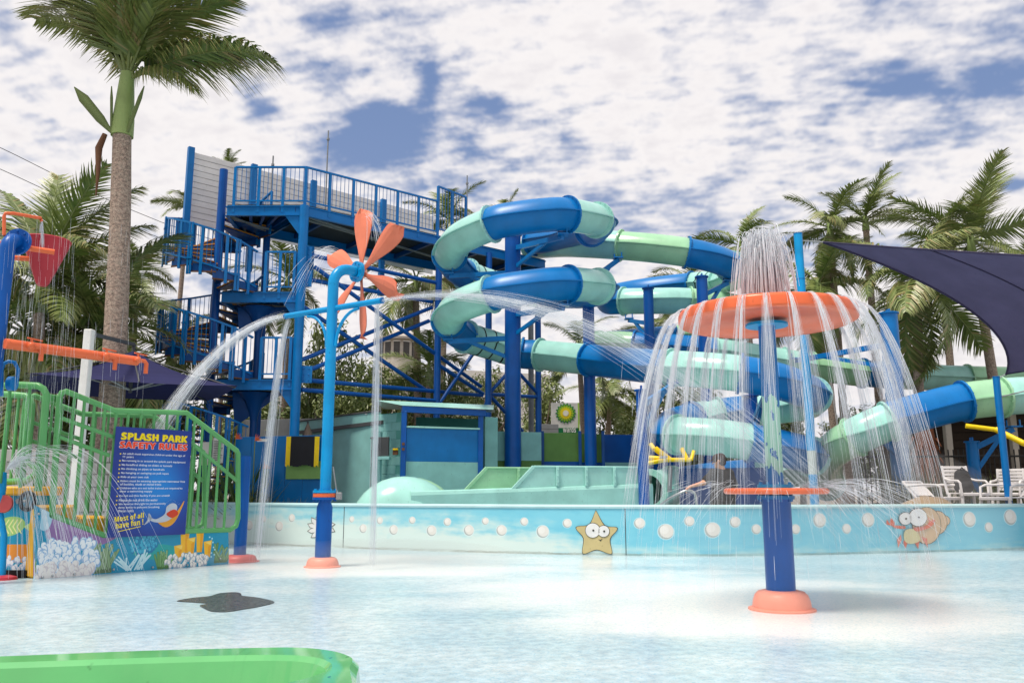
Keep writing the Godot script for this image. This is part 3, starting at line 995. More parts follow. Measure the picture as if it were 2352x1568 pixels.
# ---------------------------------------------------------------- slide tower and spiral stair
# railing along points: top rail, bottom rail, posts, thin balusters
func railing(parent: Node3D, pts: Array, h: float, post_every := 1.2, mat: Material = null, posts := true) -> void:
	if mat == null: mat = M.blue
	var g := Node3D.new()
	g.name = "railing"
	parent.add_child(g, true)
	var up := Vector3.UP
	var top := MB.new()
	var bot := MB.new()
	var bal := MB.new()
	for k in pts.size() - 1:
		var a: Vector3 = pts[k]
		var b: Vector3 = pts[k + 1]
		top.beam(a + up * h, b + up * h, 0.05, 0.045)
		bot.beam(a + up * 0.1, b + up * 0.1, 0.035, 0.035)
		var l := (b - a).length()
		var cnt := maxi(1, int(round(l / 0.115)))
		for s in cnt:
			var p := a.lerp(b, (s + 0.5) / cnt)
			bal.cyl(p + up * 0.1, p + up * h, 0.0085, 5)
	part(top, "top_rail", mat, g)
	part(bot, "bottom_rail", mat, g)
	part(bal, "balusters", mat, g, "stuff")
	if posts:
		var run := 0.0
		var nxt := 0.0
		for k in pts.size() - 1:
			var a: Vector3 = pts[k]
			var b: Vector3 = pts[k + 1]
			var l := (b - a).length()
			var d := (b - a); d.y = 0; d = d.normalized()
			while nxt <= run + l + 0.001:
				var p := a.lerp(b, clampf((nxt - run) / l, 0, 1))
				var pm := MB.new()
				pm.box(p + up * (h / 2 - 0.1), Vector3(0.07, h + 0.2, 0.045), Basis(d, up, d.cross(up)))
				part(pm, "post", mat, g)
				nxt += post_every
			run += l

const DECK := 8.16
func make_tower() -> void:
	var ax := Vector3(-7.55, 0, -20.85)
	var R := 1.3
	var t := thing("spiral_staircase", "rust-stained blue steel spiral staircase with orange tread edges", "staircase", ax)
	var colm := MB.new()
	colm.cyl(Vector3(0, 0, 0), Vector3(0, DECK + 1.15, 0), 0.105, 20)
	put(colm, "column", M.deep, t)
	var levels := [DECK, 5.92, 3.74, 1.55, 0.0]
	# each turn leaves a landing on the tower side, goes round the back and comes down the front
	for turn in 4:
		var y0: float = levels[turn]
		var y1: float = levels[turn + 1]
		var a0 := deg_to_rad(35.0)
		var a1 := deg_to_rad(335.0 if turn < 3 else 260.0)
		var steps := 12 if turn < 3 else 8
		var rail := []
		for s in steps:
			var f0 := float(s) / steps
			var f1 := float(s + 1) / steps
			var th0 := lerpf(a0, a1, f0)
			var th1 := lerpf(a0, a1, f1)
			var y := lerpf(y0, y1, (s + 1.0) / (steps + 1.0))
			# angle 0 is towards the tower (+x), growing through the back (-z)
			var dir := func(a: float) -> Vector3: return Vector3(cos(a), 0, -sin(a))
			var d0: Vector3 = dir.call(th0)
			var d1: Vector3 = dir.call(th1 + 0.06)
			var st := MB.new()
			for k in 1:
				var up := Vector3.UP * y
				var dn := Vector3.UP * (y - 0.045)
				var q := [d0 * 0.1, d0 * R, d1 * R, d1 * 0.1]
				st.quad(q[0] + up, q[1] + up, q[2] + up, q[3] + up, Vector3.UP)
				st.quad(q[0] + dn, q[1] + dn, q[2] + dn, q[3] + dn, Vector3.DOWN)
				st.quad(q[0] + up, q[1] + up, q[1] + dn, q[0] + dn)
				st.quad(q[2] + up, q[3] + up, q[3] + dn, q[2] + dn)
				# folded plate under the outer edge
				st.quad(q[1] + up, q[2] + up, q[2] + up - Vector3.UP * 0.2, q[1] + up - Vector3.UP * 0.2)
			var step := put(st, "tread", M.navy_paint, t)
			var nose := MB.new()
			nose.beam(d0 * 0.12 + Vector3.UP * (y + 0.006), d0 * (R - 0.02) + Vector3.UP * (y + 0.006), 0.07, 0.03)
			nose.beam(d1 * 0.12 + Vector3.UP * (y + 0.006), d1 * (R - 0.02) + Vector3.UP * (y + 0.006), 0.05, 0.03)
			put(nose, "nosing", M.tread, step)
			var rp := MB.new()
			rp.beam(d0 * (R + 0.005) + Vector3.UP * (y - 0.21), d1 * (R + 0.005) + Vector3.UP * (y - 0.21), 0.02, 0.035)
			put(rp, "rusty_edge", M.rust, step)
			rail.append(d0 * R + Vector3.UP * y)
		rail.append(Vector3(cos(a1), 0, -sin(a1)) * R + Vector3.UP * (y1 + (0.0 if turn < 3 else 0.2)))
		var world := rail.map(func(q): return q + ax)
		railing(t, world, 1.0, 0.62)
		if turn < 3:
			# paired flat bars that carry the treads
			for s in range(1, steps, 2):
				var a := lerpf(a0, a1, float(s) / steps)
				var y := lerpf(y0, y1, (s + 1.0) / (steps + 1.0))
				var d := Vector3(cos(a), 0, -sin(a))
				var tn := Vector3(-sin(a), 0, -cos(a))
				var pb := MB.new()
				for e in [-0.035, 0.035]:
					pb.box(d * (R + 0.02) + tn * e + Vector3.UP * (y + 0.37), Vector3(0.055, 1.3, 0.03), Basis(tn, Vector3.UP, d), 0.004)
				pb.box(d * (R + 0.03) + Vector3.UP * (y + 0.12), Vector3(0.15, 0.04, 0.03), Basis(tn, Vector3.UP, d))
				pb.box(d * (R + 0.03) + Vector3.UP * (y + 0.72), Vector3(0.15, 0.04, 0.03), Basis(tn, Vector3.UP, d))
				put(pb, "stanchion", M.blue, t)
	# tower
	var w := thing("slide_tower", "blue steel slide tower platform on posts with crossed pipe braces", "tower")
	var pb := Vector3(-5.25, 0, -20.3)          # front corner post
	var pl := Vector3(-7.2, 0, -20.3)
	var dirn := Vector3(3.13, 0, -2.55).normalized()
	var nrm := Vector3(dirn.z, 0, -dirn.x)      # towards the back
	if nrm.z > 0: nrm = -nrm
	var pc := pb + dirn * 4.05
	var pe := pb + dirn * 8.1
	var wid := 2.3
	for p in [[pb, 0.117, DECK - 0.03]]:
		var b := MB.new()
		b.cyl(p[0], p[0] + Vector3.UP * p[2], p[1], 18)
		part(b, "corner_post", M.blue, w)
	for p in [px(1005, 800, 22.9), px(1122, 800, 24.0), px(1236, 800, 25.4), pb + nrm * wid]:
		var b := MB.new()
		var o := Vector3(p.x, 0, p.z)
		b.cyl(o, o + Vector3.UP * (DECK - 0.2), 0.095, 14)
		part(b, "leg", M.deep, w)
	# decks
	var deck_at := func(y: float, quad: Array, called: String) -> void:
		var dk := Node3D.new()
		dk.name = called
		w.add_child(dk, true)
		var poly := PackedVector2Array()
		for q in quad: poly.append(Vector2(q.x, -q.z))
		var pm := MB.new()
		pm.prism(poly, 0.05, Transform3D(Basis(Vector3.RIGHT, Vector3.FORWARD, Vector3.UP), Vector3(0, y - 0.05, 0)))
		part(pm, "floor_plate", M.deck_under, dk)
		for k in quad.size():
			var a: Vector3 = quad[k]
			var b: Vector3 = quad[(k + 1) % quad.size()]
			var bm := MB.new()
			var u := Vector3.UP
			bm.beam(a + u * (y - 0.17), b + u * (y - 0.17), 0.02, 0.22)
			bm.beam(a + u * (y - 0.05), b + u * (y - 0.05), 0.09, 0.02)
			bm.beam(a + u * (y - 0.285), b + u * (y - 0.285), 0.09, 0.02)
			part(bm, "edge_beam", M.blue, dk)
		# joists under the plate
		var ctr := Vector3.ZERO
		for q in quad: ctr += q / quad.size()
		for k in 5:
			var f := (k + 0.5) / 5.0
			var a: Vector3 = quad[0].lerp(quad[1], f)
			var b: Vector3 = quad[3].lerp(quad[2], f)
			var jm := MB.new()
			jm.beam(a + Vector3.UP * (y - 0.13), b + Vector3.UP * (y - 0.13), 0.07, 0.13)
			part(jm, "joist", M.navy_paint, dk)
		for k in 2:
			var a: Vector3 = quad[0].lerp(quad[3], 0.08 + 0.1 * k)
			var b: Vector3 = quad[1].lerp(quad[2], 0.9 - 0.1 * k)
			var jm := MB.new()
			jm.beam(a + Vector3.UP * (y - 0.23), b + Vector3.UP * (y - 0.23), 0.05, 0.04)
			part(jm, "cross_tie", M.grey, dk)
	deck_at.call(DECK, [pl, pb, pb + nrm * wid, pl + Vector3(-0.2, 0, -2.1)], "deck")
	deck_at.call(DECK, [pb, pe, pe + nrm * wid, pb + nrm * wid], "deck")
	for y in [5.92, 3.74]:
		deck_at.call(y, [Vector3(-7.2, 0, -20.3), Vector3(-5.33, 0, -20.3), Vector3(-5.5, 0, -21.5), Vector3(-7.2, 0, -21.6)], "landing")
		railing(w, [Vector3(-6.15, y, -20.3), Vector3(-5.4, y, -20.3)], 1.0, 0.36)
		railing(w, [Vector3(-5.4, y, -20.4), Vector3(-5.55, y, -21.4)], 1.0, 0.5)
		# dark funnel bracket under the landing
		var fb := MB.new()
		fb.tri(Vector3(-7.0, y - 0.28, -20.9), Vector3(-5.7, y - 0.28, -20.9), Vector3(-6.9, y - 1.15, -20.9))
		fb.lathe([Vector2(0.09, y - 1.0), Vector2(0.12, y - 0.8), Vector2(0.24, y - 0.5), Vector2(0.42, y - 0.3)], 16, Transform3D(Basis.IDENTITY, Vector3(-6.45, 0, -20.95)))
		part(fb, "bracket", M.navy_paint, w)
		var gp2 := MB.new()
		gp2.tri(pb + Vector3(-0.1, y - 0.27, 0), pb + Vector3(-0.45, y - 0.27, 0), pb + Vector3(-0.1, y - 0.75, 0))
		part(gp2, "gusset", M.blue, w)
	var stem := MB.new()
	stem.cyl(Vector3(-6.45, 0, -20.95), Vector3(-6.45, 5.2, -20.95), 0.09, 14)
	part(stem, "landing_post", M.navy_paint, w)
	var gs := MB.new()
	gs.tri(pb + Vector3(-0.1, DECK - 0.27, 0.01), pb + Vector3(-0.5, DECK - 0.27, 0.01), pb + Vector3(-0.1, DECK - 0.8, 0.01))
	part(gs, "gusset", M.blue, w)
	# top railings
	railing(w, [Vector3(-7.05, DECK, -20.3), pb + Vector3.UP * DECK], 1.0, 0.62)
	railing(w, [pb + Vector3.UP * DECK, pc + Vector3.UP * DECK], 1.0, 0.68)
	railing(w, [pc + Vector3.UP * (DECK + 0.1) - Vector3(0, 0, 0), pc + Vector3.UP * (DECK + 0.1) + Vector3(0.75, 0, -0.9)], 1.35, 0.58)
	# white boarded screen along the back
	var s0 := Vector3(-8.62, 0, -21.2)
	var s1 := Vector3(-2.6, 0, -26.6)
	var sd := (s1 - s0).normalized()
	var sn := Vector3(sd.z, 0, -sd.x)
	if sn.z < 0: sn = -sn
	var boards := 12
	for k in boards:
		var y := 8.0 + k * 0.165
		var bm := MB.new()
		bm.beam(s0 + Vector3.UP * (y + 0.08), s1 + Vector3.UP * (y + 0.08), 0.03, 0.153, 0.004)
		part(bm, "screen_board", M.panel_white, w)
	var bkp := MB.new()
	bkp.beam(s0 + Vector3.UP * 8.99 - sn * 0.02, s1 + Vector3.UP * 8.99 - sn * 0.02, 0.012, 1.96)
	part(bkp, "screen_backing", M.grey, w)
	for p in [s0, s0.lerp(s1, 0.22), s0.lerp(s1, 0.45), s0.lerp(s1, 0.75)]:
		var bm := MB.new()
		bm.box(p + Vector3.UP * 8.5 + sn * 0.09, Vector3(0.16, 3.1, 0.12), Basis(sd, Vector3.UP, sn))
		part(bm, "screen_post", M.blue, w)
	# lightning rods
	for q in [[754, 300, 390, 23.5], [627, 358, 385, 22.6], [1073, 403, 470, 25.5]]:
		var rm := MB.new()
		var a := px(q[0], q[1], q[3])
		var b := px(q[0], q[2], q[3])
		rm.cyl(Vector3(a.x, a.y, a.z), Vector3(a.x, DECK - 0.1, a.z), 0.022, 6)
		rm.cyl(Vector3(a.x, a.y - 0.3, a.z), Vector3(a.x, a.y - 0.24, a.z), 0.045, 8)
		part(rm, "mast", M.grey, w)
	# crossed braces: view points read off the photograph, ends on the corner post and on the legs
	for q in [[709, 585, 20.4, 1005, 650, 22.9], [722, 613, 20.4, 1105, 888, 24.0], [697, 705, 20.4, 979, 897, 22.9], [688, 828, 20.4, 992, 706, 22.9], [697, 855, 20.4, 985, 737, 22.9], [697, 640, 20.4, 992, 693, 22.9], [692, 872, 20.4, 1108, 908, 24.0], [692, 895, 20.4, 1005, 921, 22.9], [1010, 840, 22.9, 1110, 905, 24.0], [1010, 925, 22.9, 1115, 770, 24.0], [1122, 780, 24.0, 1236, 905, 25.4], [1122, 905, 24.0, 1236, 780, 25.4], [1122, 905, 24.0, 1236, 912, 25.4], [1100, 1000, 24.0, 1122, 905, 24.0], [1122, 905, 24.0, 1200, 990, 25.0]]:
		var bm := MB.new()
		bm.cyl(px(q[0], q[1], q[2]), px(q[3], q[4], q[5]), 0.055, 10)
		part(bm, "brace_pipe", M.deep, w)
	for y in [[585.0], [860.0], [640.0]]:
		var gm := MB.new()
		var p := px(703, y[0], 20.35)
		gm.box(p, Vector3(0.28, 0.42, 0.03))
		for j in 6: gm.ball(p + Vector3(-0.06 + 0.12 * (j % 2), -0.14 + 0.14 * int(j / 2.0), 0.02), Vector3.ONE * 0.018, 4, 6)
		part(gm, "gusset_plate", M.blue, w)

# ---------------------------------------------------------------- lettering
var bold_font: SystemFont
var plain_font: SystemFont
func letters(parent: Node3D, called: String, s: String, mat: Material, xf: Transform3D, width: float, height: float, heavy := true, depth := 0.004) -> MeshInstance3D:
	if bold_font == null:
		bold_font = SystemFont.new(); bold_font.font_names = PackedStringArray(["Droid Sans"]); bold_font.font_weight = 700
		plain_font = SystemFont.new(); plain_font.font_names = PackedStringArray(["Droid Sans"])
	var tm := TextMesh.new()
	tm.text = s
	tm.font = bold_font if heavy else plain_font
	tm.font_size = 64
	tm.pixel_size = 0.01
	tm.depth = 0.01
	tm.horizontal_alignment = HORIZONTAL_ALIGNMENT_LEFT
	tm.curve_step = 3.0
	var bb := tm.get_aabb()
	var o := MeshInstance3D.new()
	o.name = called
	o.mesh = tm
	o.material_override = mat
	parent.add_child(o, true)
	var sx := width / maxf(bb.size.x, 0.01)
	var sy := height / maxf(bb.size.y, 0.01)
	if width <= 0.0: sx = sy
	if height <= 0.0: sy = sx
	o.transform = xf * Transform3D(Basis.from_scale(Vector3(sx, sy, depth / 0.01)), Vector3(-bb.position.x * sx, -bb.position.y * sy, 0))
	return o

func base_foot(parent: Node3D, r: float, h: float, mat: Material) -> void:
	var b := MB.new()
	b.lathe([Vector2(r * 1.14, 0.0), Vector2(r * 1.14, 0.012), Vector2(r * 1.0, 0.02), Vector2(r * 0.97, h * 0.45), Vector2(r * 0.90, h * 0.75), Vector2(r * 0.78, h * 0.93), Vector2(r * 0.6, h), Vector2(r * 0.3, h * 1.01)], 32)
	put(b, "foot_cover", mat, parent)

func flange(parent: Node3D, y: float, r: float, mat: Material, th := 0.03) -> void:
	var b := MB.new()
	b.lathe([Vector2(0.0, y - th), Vector2(r, y - th), Vector2(r, y + th), Vector2(0, y + th)], 28)
	for s in 8:
		var d := Vector3(cos(TAU * s / 8), 0, sin(TAU * s / 8)) * r * 0.86
		b.cyl(d + Vector3.UP * (y - th - 0.02), d + Vector3.UP * (y + th + 0.02), 0.012, 6)
	put(b, "flange", mat, parent)

var mush := Vector3.ZERO
const MUSH_R := 0.795
const MUSH_Y := 2.56
func make_mushroom() -> void:
	mush = gp(1797, 1400)
	var o := thing("mushroom_fountain", "orange mushroom fountain on a blue pole whose mint undercoat shows through", "fountain", mush)
	base_foot(o, 0.25, 0.165, M.coral)
	var b := MB.new()
	b.cyl(Vector3(0, 0.1, 0), Vector3(0, 0.98, 0), 0.125, 28)
	put(b, "lower_pole", M.deep, o)
	flange(o, 0.955, 0.16, M.blue, 0.016)
	var d := MB.new()
	var prof := []
	for k in 9:
		var a := lerpf(-PI / 2, PI / 2, k / 8.0)
		prof.append(Vector2(0.425 + 0.026 * cos(a), 1.01 + 0.026 * sin(a)))
	prof.push_front(Vector2(0, 0.984)); prof.append(Vector2(0, 1.036))
	d.lathe(prof, 40)
	put(d, "spray_disc", M.orange, o)
	flange(o, 1.055, 0.155, M.sky_blue, 0.014)
	# upper pole; the blue coat has flaked off between two ragged lines
	var top := MUSH_Y - 0.05
	var sides := 64
	var rng := RandomNumberGenerator.new()
	rng.seed = 3
	var nz := FastNoiseLite.new()
	nz.seed = 6; nz.frequency = 1.7; nz.fractal_octaves = 4
	var blue := MB.new()
	var bare := MB.new()
	var rows := 180
	for r in rows:
		var y0 := lerpf(1.07, top, float(r) / rows)
		var y1 := lerpf(1.07, top, float(r + 1) / rows)
		for s in sides:
			var a0 := TAU * s / sides
			var a1 := TAU * (s + 1) / sides
			var am := (a0 + a1) / 2
			var e := nz.get_noise_3d(cos(am) * 0.5, y0 * 2.4, sin(am) * 0.5)
			var lo := 1.19 + e * 0.14 - 0.05 * cos(am)
			var hi := 1.78 + nz.get_noise_3d(cos(am) * 0.5, 9.0, sin(am) * 0.5) * 0.14 - 0.06 * cos(am)
			var m := bare if y0 > lo and y0 < hi and not (e > 0.36) else blue
			var rr := 0.0745 if m == bare else 0.076
			var q := m.add(Vector3(cos(a0) * rr, y0, sin(a0) * rr), Vector3(cos(a0), 0, sin(a0))); m.add(Vector3(cos(a1) * rr, y0, sin(a1) * rr), Vector3(cos(a1), 0, sin(a1)))
			m.add(Vector3(cos(a1) * rr, y1, sin(a1) * rr), Vector3(cos(a1), 0, sin(a1))); m.add(Vector3(cos(a0) * rr, y1, sin(a0) * rr), Vector3(cos(a0), 0, sin(a0)))
			m.face(q, q + 1, q + 2); m.face(q, q + 2, q + 3)
	put(blue, "upper_pole", M.blue, o)
	put(bare, "bare_patch", paint("a6dfcb", 0.4), o)
	var fl := MB.new()
	fl.lathe([Vector2(0.07, top - 0.012), Vector2(0.19, top - 0.012), Vector2(0.19, top + 0.012), Vector2(0.07, top + 0.012)], 32)
	put(fl, "mounting_plate", M.sky_blue, o)
	# cap: shallow dish with an upright rim
	var c := MB.new()
	var R := MUSH_R
	c.lathe([Vector2(0.05, MUSH_Y + 0.0), Vector2(0.5, MUSH_Y - 0.005), Vector2(0.52, MUSH_Y - 0.015), Vector2(R - 0.1, MUSH_Y - 0.03), Vector2(R - 0.03, MUSH_Y - 0.035), Vector2(R, MUSH_Y - 0.02), Vector2(R, MUSH_Y + 0.05), Vector2(R - 0.012, MUSH_Y + 0.078), Vector2(R - 0.04, MUSH_Y + 0.085), Vector2(R - 0.09, MUSH_Y + 0.08), Vector2(0.4, MUSH_Y + 0.13), Vector2(0.0, MUSH_Y + 0.15)], 64)
	put(c, "cap", M.orange, o)

var pin := Vector3.ZERO
var bar_ends := []
func make_pinwheel() -> void:
	pin = gp(740, 1302)
	var o := thing("pinwheel_sprayer", "tall blue pipe sprayer with an orange paddle pinwheel and a cross bar", "sprayer", pin)
	base_foot(o, 0.22, 0.13, M.coral)
	var b := MB.new()
	b.cyl(Vector3(0, 0.1, 0), Vector3(0, 0.80, 0), 0.108, 24)
	b.tube([Vector3(0, 0.80, 0), Vector3(0, 0.87, 0), Vector3(0, 0.90, 0)], [0.108, 0.082, 0.08], 24)
	put(b, "lower_pole", M.deep, o)
	flange(o, 0.915, 0.17, M.deep, 0.016)
	var ring := MB.new()
	ring.lathe([Vector2(0.05, 0.935), Vector2(0.165, 0.935), Vector2(0.165, 0.985), Vector2(0.05, 0.985)], 28)
	put(ring, "collar", M.orange, o)
	flange(o, 1.01, 0.17, M.sky_blue, 0.018)
	var lv := MB.new()
	lv.box(Vector3(0.2, 0.95, 0.05), Vector3(0.08, 0.1, 0.06), Basis.IDENTITY, 0.01)
	lv.beam(Vector3(0.17, 1.0, 0.05), Vector3(0.1, 1.35, 0.02), 0.012, 0.012)
	put(lv, "lever", M.grey, o)
	# pipe with an elbow that points to the side and back
	var axis := Vector3(0.70, 0, -0.714)
	var hy := px(815, 606, 11.65).y
	var path := [Vector3(0, 1.02, 0), Vector3(0, 2.0, 0), Vector3(0, 3.0, 0), Vector3(0, hy - 0.26, 0)]
	for k in range(1, 9):
		var a := PI / 2 * k / 8
		path.append(Vector3(0, hy - 0.26, 0) + Vector3.UP * 0.26 * sin(a) + axis * 0.26 * (1 - cos(a)))
	path.append(Vector3(0, hy, 0) + axis * 0.36)
	var p := MB.new()
	p.tube(path, 0.077, 24)
	put(p, "upper_pole", M.sky_blue, o)
	var hub := Vector3(0, hy, 0) + axis * 0.40
	var side := axis.cross(Vector3.UP).normalized()
	var hb := Transform3D(Basis(side, axis, side.cross(axis)), hub)
	var f := MB.new()
	f.lathe([Vector2(0.07, -0.03), Vector2(0.155, -0.03), Vector2(0.155, 0.03), Vector2(0, 0.03)], 28, hb)
	for s in 8: f.cyl(hb * Vector3(cos(TAU * s / 8) * 0.125, -0.05, sin(TAU * s / 8) * 0.125), hb * Vector3(cos(TAU * s / 8) * 0.125, 0.045, sin(TAU * s / 8) * 0.125), 0.013, 6)
	put(f, "elbow_flange", M.sky_blue, o)
	var wh := Node3D.new()
	wh.name = "pinwheel"
	o.add_child(wh)
	var cb := MB.new()
	cb.lathe([Vector2(0, 0.03), Vector2(0.09, 0.03), Vector2(0.09, 0.11), Vector2(0.06, 0.15), Vector2(0, 0.16)], 20, hb)
	put(cb, "hub", M.coral, wh)
	var paddle_mat := paint("ee8668", 0.45)
	for k in 6:
		var a := TAU * k / 6 + 0.05
		var dir := (Vector3.UP * cos(a) + side * -sin(a)).normalized()
		var tn := axis.cross(dir).normalized()
		# paddle: narrow at the hub, wide and rounded at the tip, dished and pitched
		var bl := MB.new()
		var n := 12
		var rowsv := []
		for s in n + 1:
			var t := float(s) / n
			var wd := 0.032 + 0.12 * smoothstep(0.05, 0.75, t)
			if t > 0.8: wd *= sqrt(maxf(0.0, 1.0 - pow((t - 0.8) / 0.2, 2.0)))
			var row := []
			for j in 5:
				var e := (j - 2) / 2.0
				row.append(hub + axis * (0.085 + 0.05 * (e * e) * t + e * 0.07 * t) + dir * (0.07 + 0.94 * t) + tn * e * wd)
			rowsv.append(row)
		for s in n:
			for j in 4:
				bl.quad(rowsv[s][j], rowsv[s][j + 1], rowsv[s + 1][j + 1], rowsv[s + 1][j])
				var k2 := -axis * 0.012
				bl.quad(rowsv[s][j] + k2, rowsv[s][j + 1] + k2, rowsv[s + 1][j + 1] + k2, rowsv[s + 1][j] + k2)
		put(bl, "paddle", paddle_mat, wh)
	# cross bar and its curved struts
	var by := px(755, 708, -pin.z).y
	var e0 := px(657, 727, 12.35) - pin
	var e1 := px(876, 690, 11.3) - pin
	e0.y = by; e1.y = by
	bar_ends = [e0 + pin, e1 + pin]
	var c := MB.new()
	c.tube([e0, e0.lerp(e1, 0.5), e1], 0.042, 16)
	put(c, "cross_bar", M.sky_blue, o)
	for e in [e0, e1]:
		var m := MB.new()
		var dd: Vector3 = (e - Vector3(0, by, 0)); dd.y = 0
		var q := []
		for s in 9:
			var a := PI / 2 * s / 8
			q.append(Vector3(0, by - 0.06, 0) + dd.normalized() * (0.09 + 0.42 * (1 - cos(a))) + Vector3.DOWN * 0.5 * (1 - sin(a)))
		m.tube(q, 0.023, 10)
		put(m, "strut", M.sky_blue, o)
		var tip := MB.new()
		tip.cyl(e, e + dd.normalized() * 0.02, 0.046, 16)
		put(tip, "nozzle", M.blue, o)

func make_blue_post() -> void:
	var at := gp(549, 1290)
	var o := thing("spray_post", "short plain blue post with a red foot at the end of the reef panels", "post", at)
	base_foot(o, 0.25, 0.10, M.foot_red)
	var top := px(557, 1047, -at.z).y
	var b := MB.new()
	b.tube([Vector3(0, 0.05, 0), Vector3(0, top - 0.02, 0), Vector3(0, top - 0.005, 0), Vector3(0, top, 0)], [0.09, 0.09, 0.082, 0.06], 22)
	put(b, "shaft", M.deep, o)

# ---------------------------------------------------------------- green tub in front
func make_tub() -> void:
	var o := thing("slide_tub", "glossy green fibreglass slide tub holding water beside the pad", "slide tub", Vector3.ZERO)
	var Y := 0.45
	var P := func(u: float, v: float) -> Vector2:
		var q := gp(u, v, Y)
		return Vector2(q.x, q.z)
	# outer and inner outlines of the rim, same number of points
	var outer := [Vector2(-3.6, -2.66), Vector2(-2.6, -2.86), P.call(0.0, 1504.0), P.call(330.0, 1491.0), P.call(600.0, 1484.0), P.call(700.0, 1484.0), P.call(770.0, 1491.0), P.call(812.0, 1502.0), P.call(828.0, 1514.0), P.call(822.0, 1545.0), Vector2(-0.41, -2.35), Vector2(-0.34, -1.9), Vector2(-0.42, -1.55), Vector2(-1.2, -1.45), Vector2(-3.6, -1.45)]
	var inner := [Vector2(-3.6, -2.56), Vector2(-2.6, -2.74), P.call(0.0, 1521.0), P.call(330.0, 1510.0), P.call(560.0, 1504.0), P.call(660.0, 1504.0), P.call(715.0, 1509.0), P.call(738.0, 1516.0), P.call(748.0, 1524.0), P.call(740.0, 1536.0), P.call(700.0, 1551.0), P.call(620.0, 1575.0), Vector2(-0.85, -2.0), Vector2(-1.4, -1.8), Vector2(-3.6, -1.75)]
	var so := []
	var si := []
	for k in outer.size() - 1:
		for s in 6:
			var t := s / 6.0
			so.append(outer[k].cubic_interpolate(outer[k + 1], outer[maxi(k - 1, 0)], outer[mini(k + 2, outer.size() - 1)], t))
			si.append(inner[k].cubic_interpolate(inner[k + 1], inner[maxi(k - 1, 0)], inner[mini(k + 2, inner.size() - 1)], t))
	var rim := MB.new()
	var wall := MB.new()
	var basin := MB.new()
	var ctr := Vector2(-1.6, -2.2)
	for k in so.size() - 1:
		var rowk := []
		for kk in [k, k + 1]:
			var a: Vector2 = so[kk]
			var b: Vector2 = si[kk]
			var d := (b - a)
			var inn := d.normalized()
			rowk.append([Vector3(a.x, 0.0, a.y) - Vector3(inn.x, 0, inn.y) * -0.06, Vector3(a.x, Y - 0.07, a.y), Vector3(a.x, Y - 0.02, a.y) + Vector3(inn.x, 0, inn.y) * 0.006, Vector3(a.x, Y, a.y) + Vector3(inn.x, 0, inn.y) * 0.03, Vector3(b.x, Y - 0.004, b.y) - Vector3(inn.x, 0, inn.y) * 0.02, Vector3(b.x, Y - 0.02, b.y), Vector3(b.x, Y - 0.10, b.y) + Vector3(inn.x, 0, inn.y) * 0.03, Vector3(b.x, Y - 0.24, b.y) + Vector3(inn.x, 0, inn.y) * 0.10, Vector3(b.x, Y - 0.33, b.y) + Vector3(inn.x, 0, inn.y) * 0.22])
		for j in 8:
			var m := wall if j < 1 else (rim if j < 5 else basin)
			var nn: Vector3 = (rowk[0][j + 1] - rowk[0][j]).cross(rowk[1][j] - rowk[0][j]).normalized()
			if j < 5 and nn.y < -0.01: nn = -nn
			m.quad(rowk[0][j], rowk[1][j], rowk[1][j + 1], rowk[0][j + 1], nn)
	var gm := paint("66b672", 0.07)
	gm.metallic_specular = 0.62
	part(wall, "side_wall", gm, o)
	part(rim, "rim", gm, o)
	part(basin, "basin", gm, o)
	var fl := MB.new()
	fl.quad(Vector3(-3.6, Y - 0.335, -2.9), Vector3(-0.4, Y - 0.335, -2.9), Vector3(-0.4, Y - 0.335, -1.45), Vector3(-3.6, Y - 0.335, -1.45), Vector3.UP)
	part(fl, "basin_floor", gm, o)

